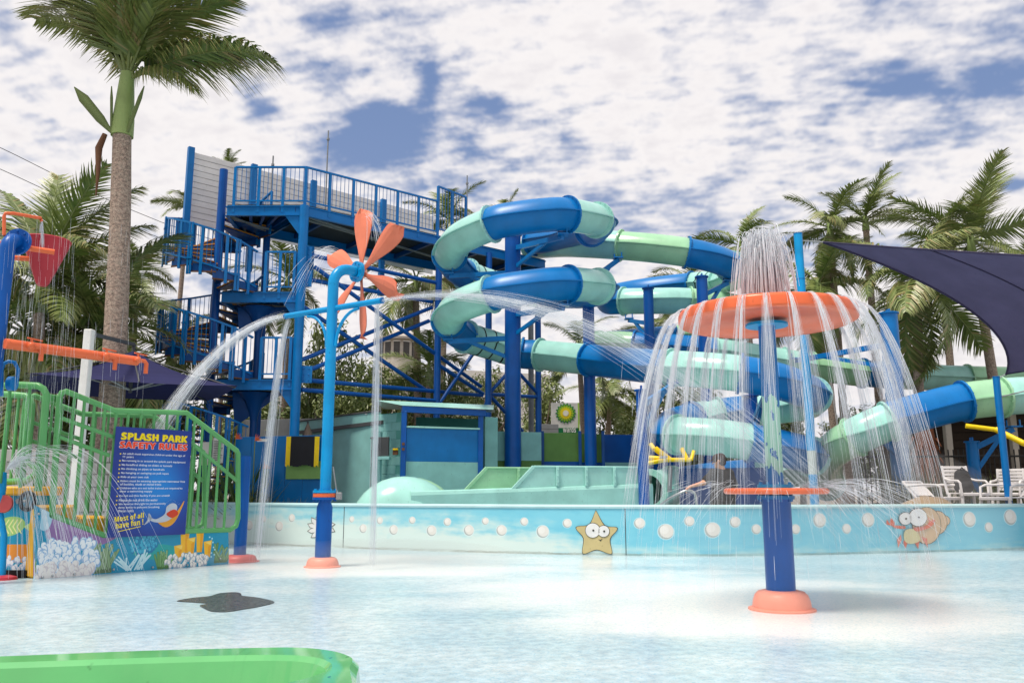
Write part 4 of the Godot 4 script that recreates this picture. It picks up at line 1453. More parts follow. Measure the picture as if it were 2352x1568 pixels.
# ---------------------------------------------------------------- play steps, reef panels, rules sign
func reef_texture(w: int, h: int, left_panel: bool) -> ImageTexture:
	var c := Canvas.new(w, h, Color("0a8fb3"))
	var rng := RandomNumberGenerator.new()
	rng.seed = 40 if left_panel else 41
	var W := float(w)
	var H := float(h)
	var frond := func(x: float, y: float, n: int, ln: float, col: Color, spread: float, rad: float) -> void:
		for k in n:
			var a := -PI / 2 + rng.randf_range(-spread, spread)
			var l := ln * rng.randf_range(0.5, 1.0)
			var b := Vector2(x + rng.randf_range(-0.35, 0.35) * ln, y)
			var e := b + Vector2(cos(a), sin(a)) * l
			c.line([b, e], rad, col.darkened(0.25))
			c.line([b.lerp(e, 0.15), e], rad * 0.7, col.lightened(rng.randf_range(0.0, 0.3)))
	var blob := func(x: float, y: float, rx: float, ry: float, n: int, r: float, c1: Color, c2: Color) -> void:
		for k in n:
			var f := float(k) / n
			var px := x + rng.randf_range(-1, 1) * rx
			var py := y + (f * 2.0 - 1.0) * ry
			if pow((px - x) / rx, 2.0) > 1.05 - pow((py - y) / ry, 2.0) * 0.6: continue
			c.ell(px, py, r * rng.randf_range(0.7, 1.1), r * rng.randf_range(1.0, 1.6), c1, rng.randf_range(-0.4, 0.4))
			c.ell(px - r * 0.08, py - r * 0.35, r * 0.66, r * 0.85, c2, rng.randf_range(-0.4, 0.4))
	if left_panel:
		frond.call(W * 0.35, H * 0.98, 16, H * 0.3, Color("4f9a58"), 0.7, H * 0.022)
		c.poly([Vector2(W * 0.74, H * 0.66), Vector2(W, H * 0.66), Vector2(W, H * 0.9), Vector2(W * 0.74, H * 0.9)], Color("e88f2a"))
		blob.call(W * 0.9, H * 0.93, W * 0.16, H * 0.1, 26, H * 0.035, Color("9db6d6"), Color("eef1f4"))
		for k in 22: c.ell(W * rng.randf_range(0.3, 0.75), H * rng.randf_range(0.1, 0.95), H * 0.012, H * 0.012, Color("9fd6e6"))
		# striped fish
		c.ell(W * 0.74, H * 0.42, W * 0.17, H * 0.13, Color("9fc873"), -0.2)
		for k in 6: c.line([Vector2(W * (0.64 + k * 0.045), H * 0.33), Vector2(W * (0.60 + k * 0.045), H * 0.42), Vector2(W * (0.65 + k * 0.045), H * 0.51)], H * 0.009, Color("e9e59a"))
		c.ell(W * 0.60, H * 0.42, W * 0.02, W * 0.02, Color("202428"))
		c.poly([Vector2(W * 0.89, H * 0.42), Vector2(W, H * 0.34), Vector2(W, H * 0.52)], Color("b9d58a"))
	else:
		c.poly(rounded([Vector2(W * 0.02, H * 0.05), Vector2(W * 0.2, H * 0.1), Vector2(W * 0.38, H * 0.36), Vector2(W * 0.3, H * 0.58), Vector2(W * 0.1, H * 0.6), Vector2(W * 0.03, H * 0.4)], 6), Color("8d6aa0"))
		c.poly(rounded([Vector2(W * 0.06, H * 0.1), Vector2(W * 0.22, H * 0.2), Vector2(W * 0.33, H * 0.4), Vector2(W * 0.2, H * 0.42), Vector2(W * 0.08, H * 0.3)], 6), Color("a585b5"), 0.6)
		c.ell(W * 0.02, H * 0.2, W * 0.03, H * 0.16, Color("a8cfe0"))
		c.poly(rounded([Vector2(W * 0.45, H * 0.74), Vector2(W * 0.58, H * 0.62), Vector2(W * 0.7, H * 0.72), Vector2(W * 0.6, H * 0.86)], 6), Color("1aa79a"), 0.8)
		frond.call(W * 0.30, H * 0.97, 30, H * 0.42, Color("7a9c6c"), 0.6, H * 0.02)
		blob.call(W * 0.14, H * 0.76, W * 0.14, H * 0.24, 150, H * 0.05, Color("8fb6da"), Color("f0f4f6"))
		blob.call(W * 0.12, H * 0.93, W * 0.14, H * 0.1, 60, H * 0.05, Color("d8cfd0"), Color("f3eee8"))
		blob.call(W * 0.50, H * 0.60, W * 0.075, H * 0.15, 70, H * 0.035, Color("1579a8"), Color("3fb2cf"))
		for k in 14:
			var a := -PI / 2 + rng.randf_range(-1.0, 1.0)
			var b := Vector2(W * (0.47 + rng.randf_range(-0.05, 0.05)), H * 0.97)
			c.line([b, b + Vector2(cos(a), sin(a)) * H * rng.randf_range(0.14, 0.3)], H * 0.012, Color("c5e6ec"))
		frond.call(W * 0.62, H * 0.98, 16, H * 0.26, Color("5f9a52"), 0.6, H * 0.018)
		for q in [[0.70, 0.38, 0.055, 0.4], [0.79, 0.36, 0.05, 0.42], [0.74, 0.56, 0.05, 0.3], [0.84, 0.62, 0.05, 0.25], [0.67, 0.66, 0.05, 0.2]]:
			c.poly([Vector2(W * q[0], H * q[1]), Vector2(W * (q[0] + q[2]), H * (q[1] - 0.02)), Vector2(W * (q[0] + q[2] * 0.86), H * (q[1] + q[3])), Vector2(W * (q[0] + 0.012), H * (q[1] + q[3]))], Color("f2b82c"))
			c.poly([Vector2(W * (q[0] + q[2] * 0.55), H * (q[1] + 0.08)), Vector2(W * (q[0] + q[2] * 0.9), H * (q[1] + 0.05)), Vector2(W * (q[0] + q[2] * 0.84), H * (q[1] + q[3])), Vector2(W * (q[0] + q[2] * 0.6), H * (q[1] + q[3]))], Color("e08f1e"), 0.6)
			c.poly([Vector2(W * (q[0] + 0.006), H * (q[1] + 0.01)), Vector2(W * (q[0] + q[2] - 0.004), H * (q[1] - 0.005)), Vector2(W * (q[0] + q[2] * 0.9), H * (q[1] + 0.06))], Color("f9dc7a"), 0.8)
		blob.call(W * 0.75, H * 0.9, W * 0.12, H * 0.09, 60, H * 0.035, Color("a9b4bf"), Color("f2efe6"))
		frond.call(W * 0.95, H * 0.95, 14, H * 0.3, Color("5a8f55"), 0.7, H * 0.02)
		for k in 20: c.ell(W * rng.randf_range(0.86, 0.92), H * rng.randf_range(0.1, 0.9), H * 0.014, H * 0.014, Color("a9dbe8"))
		c.ell(W * 0.6, H * 0.28, W * 0.05, H * 0.09, Color("9fb7b0"))
		c.ell(W * 0.9, H * 0.14, W * 0.05, H * 0.12, Color("c9cf6a"))
	return c.texture()

func make_play() -> void:
	var a := gp(75, 1330)
	var b := gp(520, 1295)
	var al := Vector3(b.x - a.x, 0, b.z - a.z).normalized()
	var nr := Vector3(-al.z, 0, al.x)
	if nr.z > 0: nr = -nr            # away from the viewer
	var Q := func(u: float, v: float, off := 0.0) -> Vector3: return vp(u, v, a, b, off)
	var o := thing("play_steps", "green railed play steps clad with painted reef panels", "play structure")
	# reef panel
	var outline := [Q.call(75.0, 1331.0), Q.call(76.0, 1160.0), Q.call(120.0, 1182.0), Q.call(236.0, 1229.0), Q.call(420.0, 1219.0), Q.call(520.0, 1216.0), Q.call(521.0, 1296.0)]
	var pl := PackedVector2Array()
	for q in outline: pl.append(Vector2((q - a).dot(al), q.y))
	var mx := (b - a).length()
	var rp := MB.new()
	rp.prism(pl, 0.04, Transform3D(Basis(al, Vector3.UP, -nr), a + nr * 0.0), Rect2(0, 0, mx, 0.86))
	var rm := StandardMaterial3D.new()
	rm.albedo_texture = reef_texture(900, 300, false); rm.roughness = 0.25
	part(rp, "reef_panel", rm, o)
	for q in [[97, 1325], [120, 1322], [170, 1318], [260, 1308], [350, 1303], [430, 1298], [505, 1283], [88, 1180]]:
		var sb := MB.new()
		var e: Vector3 = Q.call(float(q[0]), float(q[1]), -0.05)
		sb.ball(e, Vector3.ONE * 0.016, 5, 8)
		part(sb, "bolt", M.steel, o)
	# yellow steps behind the railing
	for q in [[88, 178, 1160.0, 0.14], [178, 246, 1186.0, 0.1]]:
		var p0: Vector3 = Q.call(float(q[0]), q[2], 0.06)
		var p1: Vector3 = Q.call(float(q[1]), q[2] + 8.0, 0.06)
		p1.y = p0.y
		var sm := MB.new()
		var ln := (p1 - p0).length()
		sm.box((p0 + p1) / 2 + nr * 0.33 - Vector3.UP * p0.y / 2, Vector3(ln, p0.y, 0.62), Basis(al, Vector3.UP, -nr), 0.03)
		part(sm, "step", M.yellow, o)
	# two railings: pipe loop, mid rails, balusters
	var loop := [[118, 1183], [135, 912], [141, 902], [151, 899], [262, 943], [427, 948], [543, 1035], [546, 1042], [546, 1190], [541, 1208], [527, 1217], [425, 1220], [236, 1229], [118, 1183]]
	for side in 2:
		var off := -0.03 + 0.82 * side
		var g := Node3D.new()
		g.name = "railing"
		o.add_child(g, true)
		var shift := nr * (off + 0.03)
		var W := func(q) -> Vector3: return Q.call(float(q[0]), float(q[1]), -0.03) + shift
		var pm := MB.new()
		var pts := loop.map(W)
		pm.tube(pts, 0.036, 12)
		for e in pts: pm.ball(e, Vector3.ONE * 0.0365, 6, 10)
		part(pm, "pipe_frame", M.rail_green, g)
		for mid in [[[131, 957], [258, 1003]], [[126, 1000], [250, 1046]], [[430, 1010], [546, 1106]]]:
			var mm := MB.new()
			mm.tube([W.call(mid[0]), W.call(mid[1])], 0.026, 10)
			part(mm, "mid_rail", M.rail_green, g)
		for u in [162, 186, 210, 235, 262, 290, 320, 350, 380, 404, 427, 444, 463, 484, 505, 526]:
			# height of top and bottom rails above this spot
			var spot: Vector3 = W.call([u, 1000])
			var s: float = (spot - a).dot(al)
			var ys := []
			for k in pts.size() - 1:
				var s0: float = (pts[k] - a).dot(al)
				var s1: float = (pts[k + 1] - a).dot(al)
				if (s0 - s) * (s1 - s) <= 0 and absf(s1 - s0) > 0.001: ys.append(lerpf(pts[k].y, pts[k + 1].y, (s - s0) / (s1 - s0)))
			if ys.size() < 2: continue
			ys.sort()
			var bm := MB.new()
			bm.cyl(Vector3(spot.x, ys[0], spot.z), Vector3(spot.x, ys[-1], spot.z), 0.02 if side == 0 else 0.018, 8)
			part(bm, "baluster", M.rail_green, g)
	# gate frames of the platform
	for fr in [[[[-20, 888], [40, 884], [86, 886], [98, 893], [105, 906], [98, 1000], [86, 1128]], 10.05, [[22, 890, 1110], [68, 890, 1120]]], [[[-20, 902], [8, 905], [58, 909], [68, 917], [72, 930], [66, 1000], [60, 1060], [82, 1075], [80, 1090], [60, 1104], [-10, 1108]], 10.7, [[24, 908, 1100], [43, 909, 1098], [56, 911, 1096]]]]:
		var g := Node3D.new()
		g.name = "gate_frame"
		o.add_child(g, true)
		var pm := MB.new()
		var pts: Array = fr[0].map(func(q): return px(q[0], q[1], fr[1]))
		pm.tube(pts, 0.042, 12)
		part(pm, "pipe_frame", M.rail_green, g)
		for q in fr[2]:
			var p := px(q[0], q[1], fr[1])
			var e := px(q[0], q[2], fr[1])
			var bm := MB.new()
			bm.cyl(Vector3(p.x, e.y, p.z), Vector3(p.x, p.y, p.z), 0.02, 8)
			part(bm, "baluster", M.rail_green, g)
	var lk := MB.new()
	lk.beam(px(100, 912, 10.1), px(140, 918, 10.35), 0.06, 0.09, 0.01)
	part(lk, "hinge", M.rail_green, o)
	# front reef panel of the platform with a yellow ledge on top and a dark plinth
	var z := gp(40, 1327).z
	var x0 := px(-140, 1200, -z).x
	var x1 := px(77, 1200, -z).x
	var yt := px(40, 1138, -z).y
	var fp := MB.new()
	fp.quad(Vector3(x0, 0.09, z), Vector3(x1, 0.09, z), Vector3(x1, yt, z), Vector3(x0, yt, z), Vector3(0, 0, 1), [Vector2(0, 1), Vector2(1, 1), Vector2(1, 0), Vector2(0, 0)])
	fp.quad(Vector3(x1, 0.09, z), Vector3(x1, 0.09, z - 0.5), Vector3(x1, yt, z - 0.5), Vector3(x1, yt, z), Vector3(1, 0, 0), [Vector2(1, 1), Vector2(1, 1), Vector2(1, 0), Vector2(1, 0)])
	var fm := StandardMaterial3D.new()
	fm.albedo_texture = reef_texture(420, 320, true); fm.roughness = 0.25
	part(fp, "reef_panel", fm, o)
	var pb := MB.new()
	pb.box(Vector3((x0 + x1) / 2, 0.045, z - 0.2), Vector3(x1 - x0 - 0.02, 0.09, 0.5))
	part(pb, "plinth", M.black, o)
	var yl := MB.new()
	yl.box(Vector3((x0 + x1) / 2 + 0.02, yt + 0.055, z - 0.22), Vector3(x1 - x0 + 0.06, 0.11, 0.55), Basis.IDENTITY, 0.02)
	part(yl, "ledge", M.yellow, o)
	# hand wheel on a shaft
	var hw := thing("hand_crank", "black hand wheel on a short shaft in front of the reef panel", "hand crank")
	var hc := px(62, 1151, -z - 0.16)
	var wm := MB.new()
	var wx := Transform3D(Basis(Vector3(0, 1, 0), Vector3(0.95, 0, 0.3).normalized(), Vector3(0, 1, 0).cross(Vector3(0.95, 0, 0.3).normalized())), hc)
	var wp := []
	for k in 13: wp.append(Vector2(0.1 + 0.024 * cos(TAU * k / 12), 0.024 * sin(TAU * k / 12)))
	wm.lathe(wp, 24, wx)
	part(wm, "rim", M.soft_black, hw)
	var ws := MB.new()
	ws.beam(wx * Vector3(-0.1, 0, 0), wx * Vector3(0.1, 0, 0), 0.03, 0.02)
	ws.cyl(hc, hc - Vector3(0.95, 0, 0.3).normalized() * 0.17, 0.016, 10)
	ws.box(hc - Vector3(0.95, 0, 0.3).normalized() * 0.12, Vector3(0.05, 0.06, 0.05))
	part(ws, "shaft", M.grey, hw)
	# red spray gun at the frame edge
	var sg := thing("spray_gun", "red and blue water gun at the corner of the reef panel", "water gun")
	var gm := MB.new()
	var gc := px(6, 1157, -z - 0.2)
	gm.lathe([Vector2(0, -0.04), Vector2(0.1, -0.04), Vector2(0.11, 0), Vector2(0.1, 0.04), Vector2(0, 0.04)], 20, Transform3D(Basis(Vector3.UP, Vector3(0.3, 0, 0.95), Vector3.UP.cross(Vector3(0.3, 0, 0.95))), gc))
	part(gm, "turret", M.foot_red, sg)
	var gn := MB.new()
	gn.tube([gc + Vector3(-0.05, -0.1, 0), gc + Vector3(-0.02, 0.2, 0.02), px(8, 1085, -z - 0.2)], [0.05, 0.045, 0.03], 12)
	part(gn, "barrel", M.sky_blue, sg)
	var gs := MB.new()
	gs.tube([gc + Vector3(-0.03, -0.1, 0), px(8, 1230, -z - 0.2), Vector3(px(4, 1330, -z - 0.2).x, 0.0, z + 0.2)], 0.035, 12)
	part(gs, "stand", M.sky_blue, sg)
	var gf := MB.new()
	gf.lathe([Vector2(0.16, 0), Vector2(0.15, 0.03), Vector2(0.08, 0.05), Vector2(0, 0.05)], 20, Transform3D(Basis.IDENTITY, Vector3(px(4, 1330, -z - 0.2).x, 0.0, z + 0.2)))
	part(gf, "foot_cover", M.red, sg)

	# rules sign tied to the railing
	var s0: Vector3 = Q.call(244.0, 1235.0, -0.09)
	var s1: Vector3 = Q.call(424.0, 1225.0, -0.09)
	var st: Vector3 = Q.call(246.0, 978.0, -0.09)
	var sw: float = (s1 - s0).dot(al)
	var shh: float = st.y - s0.y
	var sx := Transform3D(Basis(al, Vector3.UP, -nr), s0)
	var sgn := thing("rules_sign", "blue splash park safety rules sign hung on the green railing", "sign", s0)
	var cv := Canvas.new(180, 256, Color("0a2f86"))
	for y in 256:
		for x in 180:
			# printed blue ground: brighter blue in the middle, as on the sheet
			var e := Vector2((x - 105.0) / 105.0, (y - 140.0) / 135.0).length()
			cv.im.set_pixel(x, y, Color("0d7fd0").lerp(Color("0a2f86"), smoothstep(0.1, 1.05, e)))
	var bm := StandardMaterial3D.new()
	bm.albedo_texture = cv.texture(); bm.roughness = 0.35
	var bd := MB.new()
	bd.prism(PackedVector2Array([Vector2(0, 0), Vector2(sw, 0), Vector2(sw, shh), Vector2(0, shh)]), 0.008, Transform3D(sx.basis, Vector3.ZERO), Rect2(0, 0, sw, shh))
	put(bd, "board", bm, sgn)
	var L := func(called: String, s: String, fx: float, fy: float, w: float, h: float, mat: Material, lift: float, heavy: bool, tilt := 0.0) -> void:
		letters(sgn, called, s, mat, Transform3D(sx.basis, Vector3.ZERO) * Transform3D(Basis(Vector3(0, 0, 1), tilt), Vector3(fx * sw, fy * shh, 0.008 + lift)), w * sw, h * shh, heavy, 0.003)
	var yel := paint("f7dc1e", 0.5, false)
	var redm := paint("ea4a2c", 0.5, false)
	var wht := paint("f2f2f2", 0.5, false)
	L.call("heading", "SPLASH PARK", 0.075, 0.885, 0.86, 0.062, yel, 0.001, true)
	for k in 8:
		var d := Vector2(cos(TAU * k / 8), sin(TAU * k / 8)) * 0.008
		L.call("heading_outline", "SAFETY RULES", 0.062 + d.x, 0.808 + d.y * 0.7, 0.88, 0.058, wht, 0.0005, true)
		d *= 0.8
		L.call("heading_outline", "SPLASH PARK", 0.075 + d.x, 0.885 + d.y * 0.7, 0.86, 0.062, yel, 0.0, true)
	L.call("heading", "SAFETY RULES", 0.062, 0.808, 0.88, 0.058, redm, 0.004, true)
	for k in 4:
		var d := Vector2(cos(TAU * k / 4), sin(TAU * k / 4)) * 0.004
		L.call("heading", "SAFETY RULES", 0.062 + d.x, 0.808 + d.y * 0.7, 0.88, 0.058, redm, 0.003, true)
	var rules := [["An adult must supervise children under the age of", 0.742, 0.82, 1], ["11 years", 0.712, 0.14, 0], ["No running in or around the splash park equipment", 0.678, 0.83, 1], ["No headfirst sliding on slides or tunnels", 0.640, 0.65, 1], ["No climbing on pipes or handrails", 0.603, 0.55, 1], ["No hanging or swinging on pull ropes", 0.566, 0.61, 1], ["Ride at your own risk", 0.529, 0.35, 1], ["Riders must be wearing appropriate swimwear free", 0.492, 0.84, 1], ["of buckles, studs or metal trims", 0.463, 0.52, 0], ["Children who are not toilet trained are required to", 0.427, 0.81, 1], ["wear a swimming nappy", 0.398, 0.41, 0], ["Do not use this facility if you are unwell", 0.358, 0.64, 1], ["Please do not drink the water", 0.320, 0.49, 1], ["We reserve the right to permanently", 0.283, 0.60, 1], ["deny entry to persons breaking", 0.252, 0.52, 0], ["these rules", 0.224, 0.19, 0]]
	for r in rules:
		L.call("rule_line", r[0], 0.105, r[1], r[2], 0.023, wht, 0.001, false)
		if r[3]:
			var q := MB.new()
			q.box(sx.basis * Vector3(0.078 * sw, (r[1] + 0.01) * shh, 0.009), Vector3(0.016, 0.016, 0.003), sx.basis)
			put(q, "bullet", yel, sgn)
	L.call("closing_line", "Most of all", 0.075, 0.135, 0.36, 0.05, yel, 0.001, true, 0.12)
	L.call("closing_line", "have fun !", 0.095, 0.075, 0.34, 0.055, yel, 0.001, true, 0.12)
	var un := MB.new()
	un.beam(sx.basis * Vector3(0.12 * sw, 0.05 * shh, 0.010), sx.basis * Vector3(0.40 * sw, 0.09 * shh, 0.010), 0.008, 0.003, 0.0, -nr)
	put(un, "underline", yel, sgn)
	# printed reclining fish, plain shape only
	var F := func(pts: Array, mat: Material, lift: float, called: String) -> void:
		var pp := PackedVector2Array()
		for q in rounded(pts.map(func(e): return Vector2(e[0] * sw, e[1] * shh)), 4): pp.append(q)
		var m := MB.new()
		m.prism(pp, 0.002, Transform3D(sx.basis, sx.basis * Vector3(0, 0, lift)))
		put(m, called, mat, sgn)
	F.call([[0.60, 0.14], [0.72, 0.17], [0.86, 0.22], [0.95, 0.32], [0.93, 0.26], [0.84, 0.12], [0.72, 0.075]], paint("e8a33a", 0.5), 0.009, "printed_towel")
	F.call([[0.48, 0.20], [0.52, 0.14], [0.64, 0.12], [0.76, 0.14], [0.84, 0.2], [0.86, 0.27], [0.8, 0.3], [0.72, 0.27], [0.7, 0.2], [0.6, 0.155], [0.53, 0.165]], paint("c3cbd6", 0.5), 0.0115, "printed_fish")
	F.call([[0.49, 0.21], [0.53, 0.155], [0.44, 0.10], [0.48, 0.15]], paint("b8c2d0", 0.5), 0.0115, "printed_tail")
	F.call([[0.72, 0.2], [0.8, 0.16], [0.88, 0.2], [0.82, 0.24]], paint("d8492e", 0.5), 0.014, "printed_shirt")
	F.call([[0.72, 0.295], [0.86, 0.31], [0.88, 0.285], [0.80, 0.33], [0.74, 0.32]], paint("f0e6d0", 0.5), 0.014, "printed_hat")

	# spray tower at the frame edge: blue pipe, tipping cone bucket, orange pipes
	var d := 9.5
	var base := px(17, 560, d)
	var tw := thing("bucket_tower", "blue pipe tower with a red cone bucket and orange spray pipes", "sprayer", Vector3(base.x, 0, base.z))
	var ty := px(17, 560, d).y
	var pth := [Vector3(base.x, 0, base.z), Vector3(base.x, ty - 0.06, base.z)]
	for k in range(1, 7):
		var an := PI / 2 * k / 6
		pth.append(Vector3(base.x, ty - 0.06, base.z) + Vector3.UP * 0.14 * sin(an) + Vector3(0, 0, -0.14) * (1 - cos(an)))
	pth.append(pth[-1] + Vector3(0, 0, -0.04))
	var pm := MB.new()
	pm.tube(pth, 0.083, 22)
	part(pm, "pole", M.deep, tw)
	var dm := MB.new()
	var dx := Transform3D(Basis(Vector3.RIGHT, Vector3(0, 0, -1), Vector3.UP), pth[-1])
	dm.lathe([Vector2(0, -0.02), Vector2(0.16, -0.02), Vector2(0.16, 0.02), Vector2(0, 0.02)], 28, dx)
	for s in 8: dm.ball(dx * Vector3(cos(TAU * s / 8) * 0.125, -0.03, sin(TAU * s / 8) * 0.125), Vector3.ONE * 0.014, 5, 8)
	part(dm, "flange", M.deep, tw)
	var bk := MB.new()
	var bt := px(106, 553, 10.3)
	var tip := px(100, 657, 10.3)
	var br := 54.0 * 10.3 / FOC
	var bh := bt.y - tip.y
	bk.lathe([Vector2(0.0, -bh), Vector2(0.05, -bh), Vector2(0.075, -bh + 0.03), Vector2(br, 0), Vector2(br - 0.012, 0.012), Vector2(br - 0.03, 0.0), Vector2(0.05, -bh + 0.06)], 36, Transform3D(Basis.IDENTITY, Vector3(bt.x, bt.y, bt.z)))
	part(bk, "bucket", M.red, tw)
	for q in [[[[-10, 559, 9.6], [124, 579, 9.9]], 0.034], [[[-10, 590, 9.9], [76, 595, 10.2]], 0.032], [[[8, 540, 9.5], [8, 497, 9.5], [11, 490, 9.5], [30, 490, 9.55], [92, 501, 9.9], [94, 508, 9.9]], 0.02]]:
		var om := MB.new()
		om.tube(q[0].map(func(e): return px(e[0], e[1], e[2])), q[1], 14)
		part(om, "spray_pipe", M.orange, tw)
	var mp := MB.new()
	var m0 := px(10, 789, 9.45)
	var m1 := px(314, 829, 10.75)
	m1.y = m0.y
	mp.tube([m0, m1, m1 + (m1 - m0).normalized() * 0.02], [0.06, 0.06, 0.03], 18)
	part(mp, "main_pipe", M.orange, tw)
	var ml := (m1 - m0).normalized()
	for f in [0.17, 0.73, 0.99]:
		var vg := Node3D.new()
		vg.name = "valve"
		tw.add_child(vg, true)
		var c0 := m0.lerp(m1, f) + Vector3(0.05, 0, 0.06)
		var v1 := MB.new()
		v1.ball(c0, Vector3(0.045, 0.05, 0.045), 8, 12)
		v1.tube([c0, c0 + ml * 0.09, c0 + ml * 0.12 + Vector3.DOWN * 0.03, c0 + ml * 0.12 + Vector3.DOWN * 0.16], 0.027, 12)
		part(v1, "body", M.orange, vg)
		var v2 := MB.new()
		v2.cyl(c0, c0 + Vector3.UP * 0.085, 0.016, 8)
		v2.beam(c0 + Vector3.UP * 0.09 - ml * 0.05, c0 + Vector3.UP * 0.075 + ml * 0.12, 0.025, 0.015)
		part(v2, "handle", M.orange, vg)
	# blue hoop and mounting flange where the gate meets the pole
	var hp := MB.new()
	hp.tube([px(2, 910, 9.7), px(2, 850, 9.7), px(6, 836, 9.7), px(18, 830, 9.75), px(32, 832, 9.75), px(40, 848, 9.8), px(36, 885, 9.85)], 0.022, 10)
	part(hp, "hoop", M.blue, tw)
	var hf := MB.new()
	hf.lathe([Vector2(0, -0.03), Vector2(0.085, -0.03), Vector2(0.085, 0.03), Vector2(0, 0.03)], 24, Transform3D(Basis(Vector3(0, 0, 1), Vector3(1, 0, 0), Vector3(0, 1, 0)), px(26, 881, 9.75)))
	part(hf, "mounting_flange", M.blue, tw)

# ---------------------------------------------------------------- plants
var frond_meshes := []
var crown_meshes := []
var blade_meshes := []

# a feather leaf one metre long: it leaves the origin along +x, arches towards -y, leaflets to both sides
func frond_mesh(sd: int, droop: float, leaf: float, hang: float, pairs: int, dry: float) -> ArrayMesh:
	var mb := MB.new()
	mb.use_tint = true
	var rng := RandomNumberGenerator.new()
	rng.seed = sd
	var pts := []
	var tans := []
	var p := Vector3.ZERO
	var n := 30
	var sway := rng.randf_range(-0.25, 0.25)
	for k in n + 1:
		var s := float(k) / n
		var a := -droop * pow(s, 1.4)
		var b := sway * s
		var t := Vector3(cos(a) * cos(b), sin(a), cos(a) * sin(b))
		pts.append(p); tans.append(t)
		p += t / n
	mb.tint = Color(0.16, 0.20, 0.06)
	mb.tube(pts, range(n + 1).map(func(k): return lerpf(0.014, 0.002, float(k) / n)), 5, false)
	for side in [-1.0, 1.0]:
		for j in pairs:
			var s := lerpf(0.10 if hang < 0.6 else 0.17, 0.99, (j + rng.randf_range(-0.3, 0.3)) / pairs)
			s = clampf(s, 0.08, 1.0)
			var f := s * n
			var k := mini(int(f), n - 1)
			var o: Vector3 = pts[k].lerp(pts[k + 1], f - k)
			var t: Vector3 = tans[k]
			var zz := Vector3(0, 0, 1) - t * t.z
			zz = zz.normalized() * side
			var up := t.cross(zz).normalized()
			if up.y < 0: up = -up
			var ln := leaf * (0.35 + 0.65 * sin(PI * pow(clampf(s, 0.0, 1.0), 0.75))) * rng.randf_range(0.8, 1.12)
			if s > 0.9: ln *= lerpf(1.0, 0.55, (s - 0.9) / 0.1)
			var d := (zz * 0.92 + t * (0.35 + 0.55 * s) + up * rng.randf_range(-0.12, 0.35)).normalized()
			var w := 0.0085 * rng.randf_range(0.75, 1.2)
			var g := rng.randf()
			var col := Color(0.090, 0.145, 0.034).lerp(Color(0.225, 0.285, 0.080), g)
			if rng.randf() < dry: col = Color(0.32, 0.27, 0.11)
			var q := o
			var dd := d
			var prev_a := Vector3.ZERO
			var prev_b := Vector3.ZERO
			var segs := 3
			for e in segs + 1:
				var fe := float(e) / segs
				var ww := w * (1.0 - 0.95 * fe * fe)
				var wv := dd.cross(up).normalized() * ww
				mb.tint = col.lerp(Color(0.30, 0.27, 0.11), fe * fe * 0.35)
				if e > 0:
					var nn := (q - prev_a).cross(wv).normalized()
					if nn.dot(up) < 0: nn = -nn
					mb.quad(prev_a, prev_b, q + wv, q - wv, nn)
				prev_a = q - wv; prev_b = q + wv
				q += dd * ln / segs
				dd = (dd + Vector3.DOWN * hang * rng.randf_range(0.7, 1.2)).normalized()
	return mb.mesh()

func make_plant_meshes() -> void:
	for q in [[1, 0.35, 0.30, 0.18, 62, 0.02], [2, 0.9, 0.30, 0.28, 62, 0.03], [3, 1.35, 0.32, 0.35, 62, 0.05], [4, 1.8, 0.32, 0.5, 60, 0.10], [5, 0.65, 0.38, 0.75, 92, 0.10], [6, 1.1, 0.40, 0.95, 92, 0.14]]:
		frond_meshes.append(frond_mesh(q[0], q[1], q[2], q[3], q[4], q[5]))
	# leaf clumps in a ball of radius one
	for v in 3:
		var mb := MB.new()
		mb.use_tint = true
		var rng := RandomNumberGenerator.new()
		rng.seed = 100 + v
		for c in 34:
			var d := Vector3(rng.randfn(), rng.randfn() * 0.9 + 0.15, rng.randfn()).normalized()
			var o := d * pow(rng.randf(), 0.45) * 0.82
			o.y *= 0.85
			var cr := rng.randf_range(0.16, 0.34)
			var tone := rng.randf()
			for l in 60:
				var e := Vector3(rng.randfn(), rng.randfn(), rng.randfn()).normalized()
				var p := o + e * cr * pow(rng.randf(), 0.4)
				var nn := (e + Vector3.UP * 0.6 + Vector3(rng.randfn(), rng.randfn(), rng.randfn()) * 0.45).normalized()
				var t := nn.cross(Vector3(rng.randfn(), rng.randfn(), rng.randfn())).normalized()
				var b := nn.cross(t)
				var s := rng.randf_range(0.026, 0.05)
				mb.tint = Color(0.095, 0.15, 0.045).lerp(Color(0.25, 0.29, 0.095), clampf(tone * 0.7 + rng.randf() * 0.4, 0, 1))
				mb.quad(p - t * s * 1.7, p + b * s * 0.6, p + t * s * 1.7, p - b * s * 0.6, nn)
		crown_meshes.append(mb.mesh())
	# grassy tuft of strap leaves
	for v in 2:
		var mb := MB.new()
		mb.use_tint = true
		var rng := RandomNumberGenerator.new()
		rng.seed = 200 + v
		for l in 70:
			var a := rng.randf() * TAU
			var d := Vector3(cos(a), 0, sin(a))
			var q := d * rng.randf_range(0.0, 0.15)
			var dir := (Vector3.UP + d * rng.randf_range(0.2, 0.9)).normalized()
			var ln := rng.randf_range(0.5, 1.0)
			var sd := d.cross(Vector3.UP)
			mb.tint = Color(0.05, 0.085, 0.02).lerp(Color(0.17, 0.18, 0.05), rng.randf())
			var pa := q - sd * 0.012
			var pb := q + sd * 0.012
			for e in 4:
				q += dir * ln / 4
				dir = (dir + Vector3.DOWN * rng.randf_range(0.15, 0.4)).normalized()
				var w := 0.012 * (1.0 - e / 3.4)
				mb.quad(pa, pb, q + sd * w, q - sd * w)
				pa = q - sd * w; pb = q + sd * w
		blade_meshes.append(mb.mesh())

